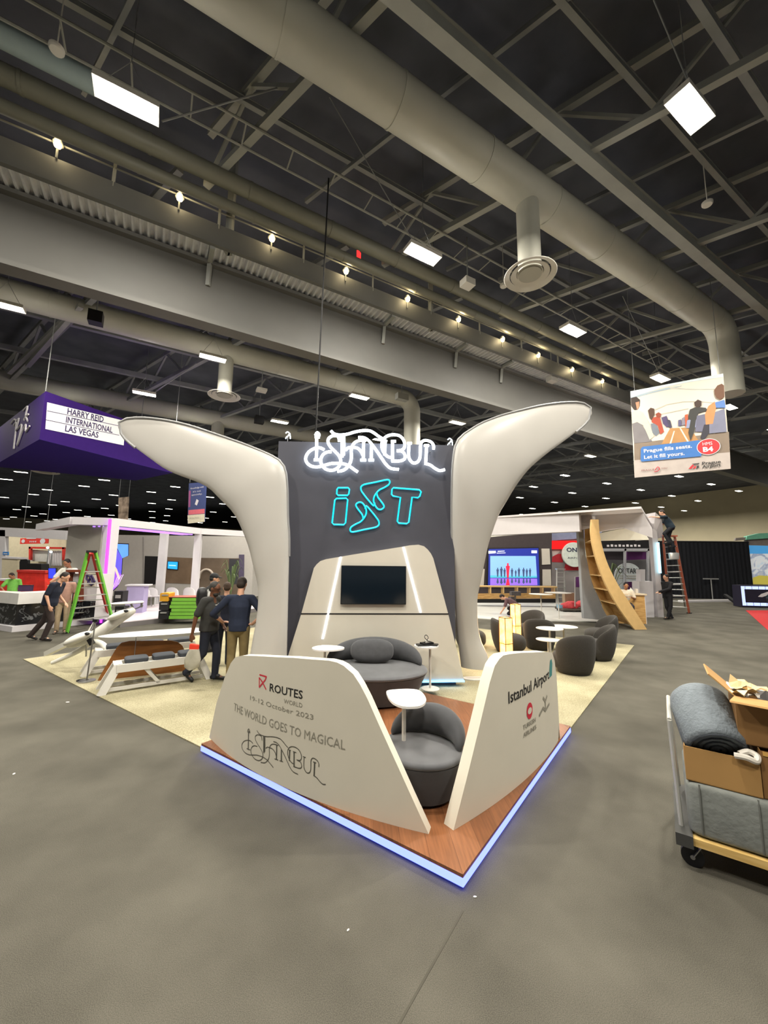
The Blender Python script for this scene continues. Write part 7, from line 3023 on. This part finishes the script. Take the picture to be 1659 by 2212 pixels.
for u, v in ((.08, .07), (.08, CW - .1), (CL - .1, .07), (CL - .1, CW - .1)):
    b = B()
    b.lathe([(.05, -.022), (.068, -.018), (.068, .018), (.05, .022)], PC(u - .06, v, .068), 22, axis=cn2)
    wh = obj('caster_wheel', b, BLACKM, cart)
    b = B()
    for s in (-1, 1):
        b.beam(PC(u - .06, v + s * .03, .068), PC(u, v + s * .03, .165), .03, .006)
    b.box(PC(u, v, .158), (.09, .09, .012), crot)
    b.lathe([(.015, -.034), (.015, .034)], PC(u - .06, v, .068), 10, axis=cn2)
    obj('caster_fork', b, CHROME, cart)
h0 = gp(1459, 1690, .55)
b = B()
for v in (.1, CW - .02):
    b.tube([PC(-.03, v, .2), PC(-.055, v, .95)], .016, 8)
b.tube([PC(-.055, .1, .95), PC(-.055, CW - .02, .95)], .016, 8)
obj('push_handle', b, mat('handle_grey', (176, 176, 170), .4, .2), cart)
# stacked blankets
bl = thing('moving_blanket', 'grey quilted moving blanket draped over the load on the cart, with vertical seams', 'blanket', PC(.74, .38, .218), crot)
b = B()
b.ell(PC(.745, .385, .396), (.735, .365, .178), Matrix.Rotation(crot, 3, 'Z'), 72, 18, .14, .10)
obj('blanket_cover', b, BLNK, bl, sharp=70)
for f in (.09, .40, .78, 1.12):
    b = B()
    b.tube([PC(f, .0195, .245), PC(f, .019, .53), PC(f, .035, .566)], .006, 6)
    obj('seam', b, mat('blanket_seam', (92, 94, 90), .95), bl)
ZB = .575


def carton(u0, v0, u1, v1, z0, z1, m_, label, open_=True, lean=0):
    t = thing('cardboard_box', label, 'box', PC((u0 + u1) / 2, (v0 + v1) / 2, z0), crot)
    b = B()
    th = .006
    for a in ((u0, v0, u1, v0 + th), (u0, v1 - th, u1, v1), (u0, v0 + th, u0 + th, v1 - th), (u1 - th, v0 + th, u1, v1 - th)):
        b.hexa([PC(a[0], a[1], z0), PC(a[2], a[1], z0), PC(a[2], a[3], z0), PC(a[0], a[3], z0), PC(a[0], a[1], z1), PC(a[2], a[1], z1), PC(a[2], a[3], z1), PC(a[0], a[3], z1)])
    b.hexa([PC(u0, v0, z0), PC(u1, v0, z0), PC(u1, v1, z0), PC(u0, v1, z0), PC(u0, v0, z0 + th), PC(u1, v0, z0 + th), PC(u1, v1, z0 + th), PC(u0, v1, z0 + th)])
    obj('box_body', b, m_, t)
    return t, b


t1_, _ = carton(.02, .05, .43, .46, ZB, ZB + .23, CARD, 'shallow tan cardboard box holding the grey rolled blanket on the cart')
t2_, _ = carton(.435, .06, 1.0, .50, ZB, ZB + .30, CARDD, 'brown cardboard box with black curved printed line beside the tan box')
b = B()
P3 = [PC(.50 + .05 * i, .056, ZB + .13 - .035 * math.sin(math.pi * min(1, i / 7))) for i in range(9)]
b.tube(curve(P3, 3), .006, 5)
obj('smile_print', b, INK, t2_)
b = B()
b.hexa([PC(.45, .055, ZB + .272), PC(.99, .055, ZB + .272), PC(.99, .06, ZB + .272), PC(.45, .06, ZB + .272), PC(.45, .055, ZB + .298), PC(.99, .055, ZB + .298), PC(.99, .06, ZB + .298), PC(.45, .06, ZB + .298)])
obj('tape', b, mat('tape_tan', (206, 164, 92), .3), t2_)
t3_, _ = carton(.34, .12, .95, .52, ZB + .305, ZB + .62, CARDD, 'upper brown cardboard box with orange tape, open and full of scraps')
b = B()
b.hexa([PC(.62, .112, ZB + .33), PC(.95, .112, ZB + .33), PC(.95, .119, ZB + .33), PC(.62, .119, ZB + .33), PC(.62, .112, ZB + .47), PC(.95, .112, ZB + .47), PC(.95, .119, ZB + .47), PC(.62, .119, ZB + .47)])
obj('orange_tape', b, mat('orange_tape', (222, 92, 36), .4), t3_)
b = B()
b.hexa([PC(.34, .12, ZB + .62), PC(.95, .12, ZB + .62), PC(.95, .126, ZB + .62), PC(.34, .126, ZB + .62), PC(.30, .0, ZB + .60), PC(.9, -.02, ZB + .58), PC(.9, -.012, ZB + .59), PC(.30, .008, ZB + .61)])
obj('front_flap', b, CARD, t3_)
b = B()
b.hexa([PC(.335, .12, ZB + .62), PC(.342, .12, ZB + .62), PC(.342, .52, ZB + .62), PC(.335, .52, ZB + .62), PC(.20, .14, ZB + .74), PC(.208, .14, ZB + .745), PC(.208, .52, ZB + .745), PC(.20, .52, ZB + .74)])
obj('side_flap', b, CARD, t3_)
sc_ = thing('packing_scraps', 'heap of crumpled white, tan and blue packing scraps filling the upper box', 'scraps', PC(.64, .32, ZB + .6))
cols = [(222, 216, 204), (206, 178, 132), (84, 120, 140), (228, 226, 222), (60, 56, 54), (214, 140, 92), (226, 206, 160)]
rs_ = random.Random(3)
for i in range(16):
    b = B()
    c = PC(.38 + rs_.random() * .52, .17 + rs_.random() * .3, ZB + .60 + rs_.random() * .06)
    n = 7
    P = []
    for sx in range(4):
        for sy in range(4):
            P.append(c + Vector(((sx - 1.5) * .045, (sy - 1.5) * .045, rs_.uniform(-.03, .035))))
    fs = [(y * 4 + x, y * 4 + x + 1, (y + 1) * 4 + x + 1, (y + 1) * 4 + x) for y in range(3) for x in range(3)]
    R_ = Matrix.Rotation(rs_.uniform(-.6, .6), 3, 'X') @ Matrix.Rotation(rs_.random() * 6, 3, 'Z')
    P = [c + R_ @ (p - c) for p in P]
    P2 = [p - Vector((0, 0, .006)) for p in P]
    b.add(P + P2, fs + [tuple(16 + j for j in f)[::-1] for f in fs], 0, False)
    cc = cols[i % len(cols)]
    obj('paper_scrap', b, mat('scrap_%d_%d_%d' % cc, cc, .6), sc_)
# rolled blanket standing in the tan box
rb = thing('rolled_blanket', 'thick blue grey rolled blanket standing slanted in the tan box', 'blanket', PC(.2, .25, ZB + .05))
ax_ = (cn2 * .78 + Vector((0, 0, .55)) - cd * .16).normalized()
c0_ = PC(.215, .13, ZB + .22)
b = B()
b.lathe([(.02, .0), (.175, .004), (.195, .03), (.198, .2), (.2, .36), (.19, .42), (.16, .455), (.10, .47), (.02, .475)], c0_, 36, axis=ax_)
obj('roll', b, BLNKR, rb, sharp=80)
b = B()
Zv = ax_
X = Zv.orthogonal().normalized()
Yv = Zv.cross(X)
sp_ = [c0_ - Zv * .003 + X * ((.02 + .155 * i / 60) * math.cos(i * .42)) + Yv * ((.02 + .155 * i / 60) * math.sin(i * .42)) for i in range(61)]
b.tube(sp_, .006, 5)
obj('spiral_edge', b, mat('roll_dark', (58, 62, 68), .95), rb)
b = B()
b.tube(curve([PC(.30, .03, ZB + .245), PC(.36, .02, ZB + .25), PC(.41, .03, ZB + .235), PC(.42, .06, ZB + .26), PC(.38, .08, ZB + .27), PC(.33, .06, ZB + .25)], 5), .02, 8)
tag(obj('white_strap', b, mat('strap_white', (214, 208, 198), .5)), 'crumpled white plastic strap lying between the roll and the brown box', 'strap')
# litter specks on the aisle
for i, (px, py, s_) in enumerate(((1026, 1938, .012), (752, 2010, .01), (30, 1672, .018), (146, 1517, .03))):
    g = gp(px, py)
    b = B()
    b.ell(g + Vector((0, 0, .003)), (s_, s_ * .6, .003), Matrix.Rotation(i, 3, 'Z'), 8, 5)
    tag(obj('paper_bit', b, WHITEP), ('tiny white paper bit on the carpet just before the deck corner', 'tiny white paper bit in the middle of the grey aisle', 'tiny white paper bit on the carpet at far left', 'white paper bit on the carpet beside the rug edge')[i], 'litter')
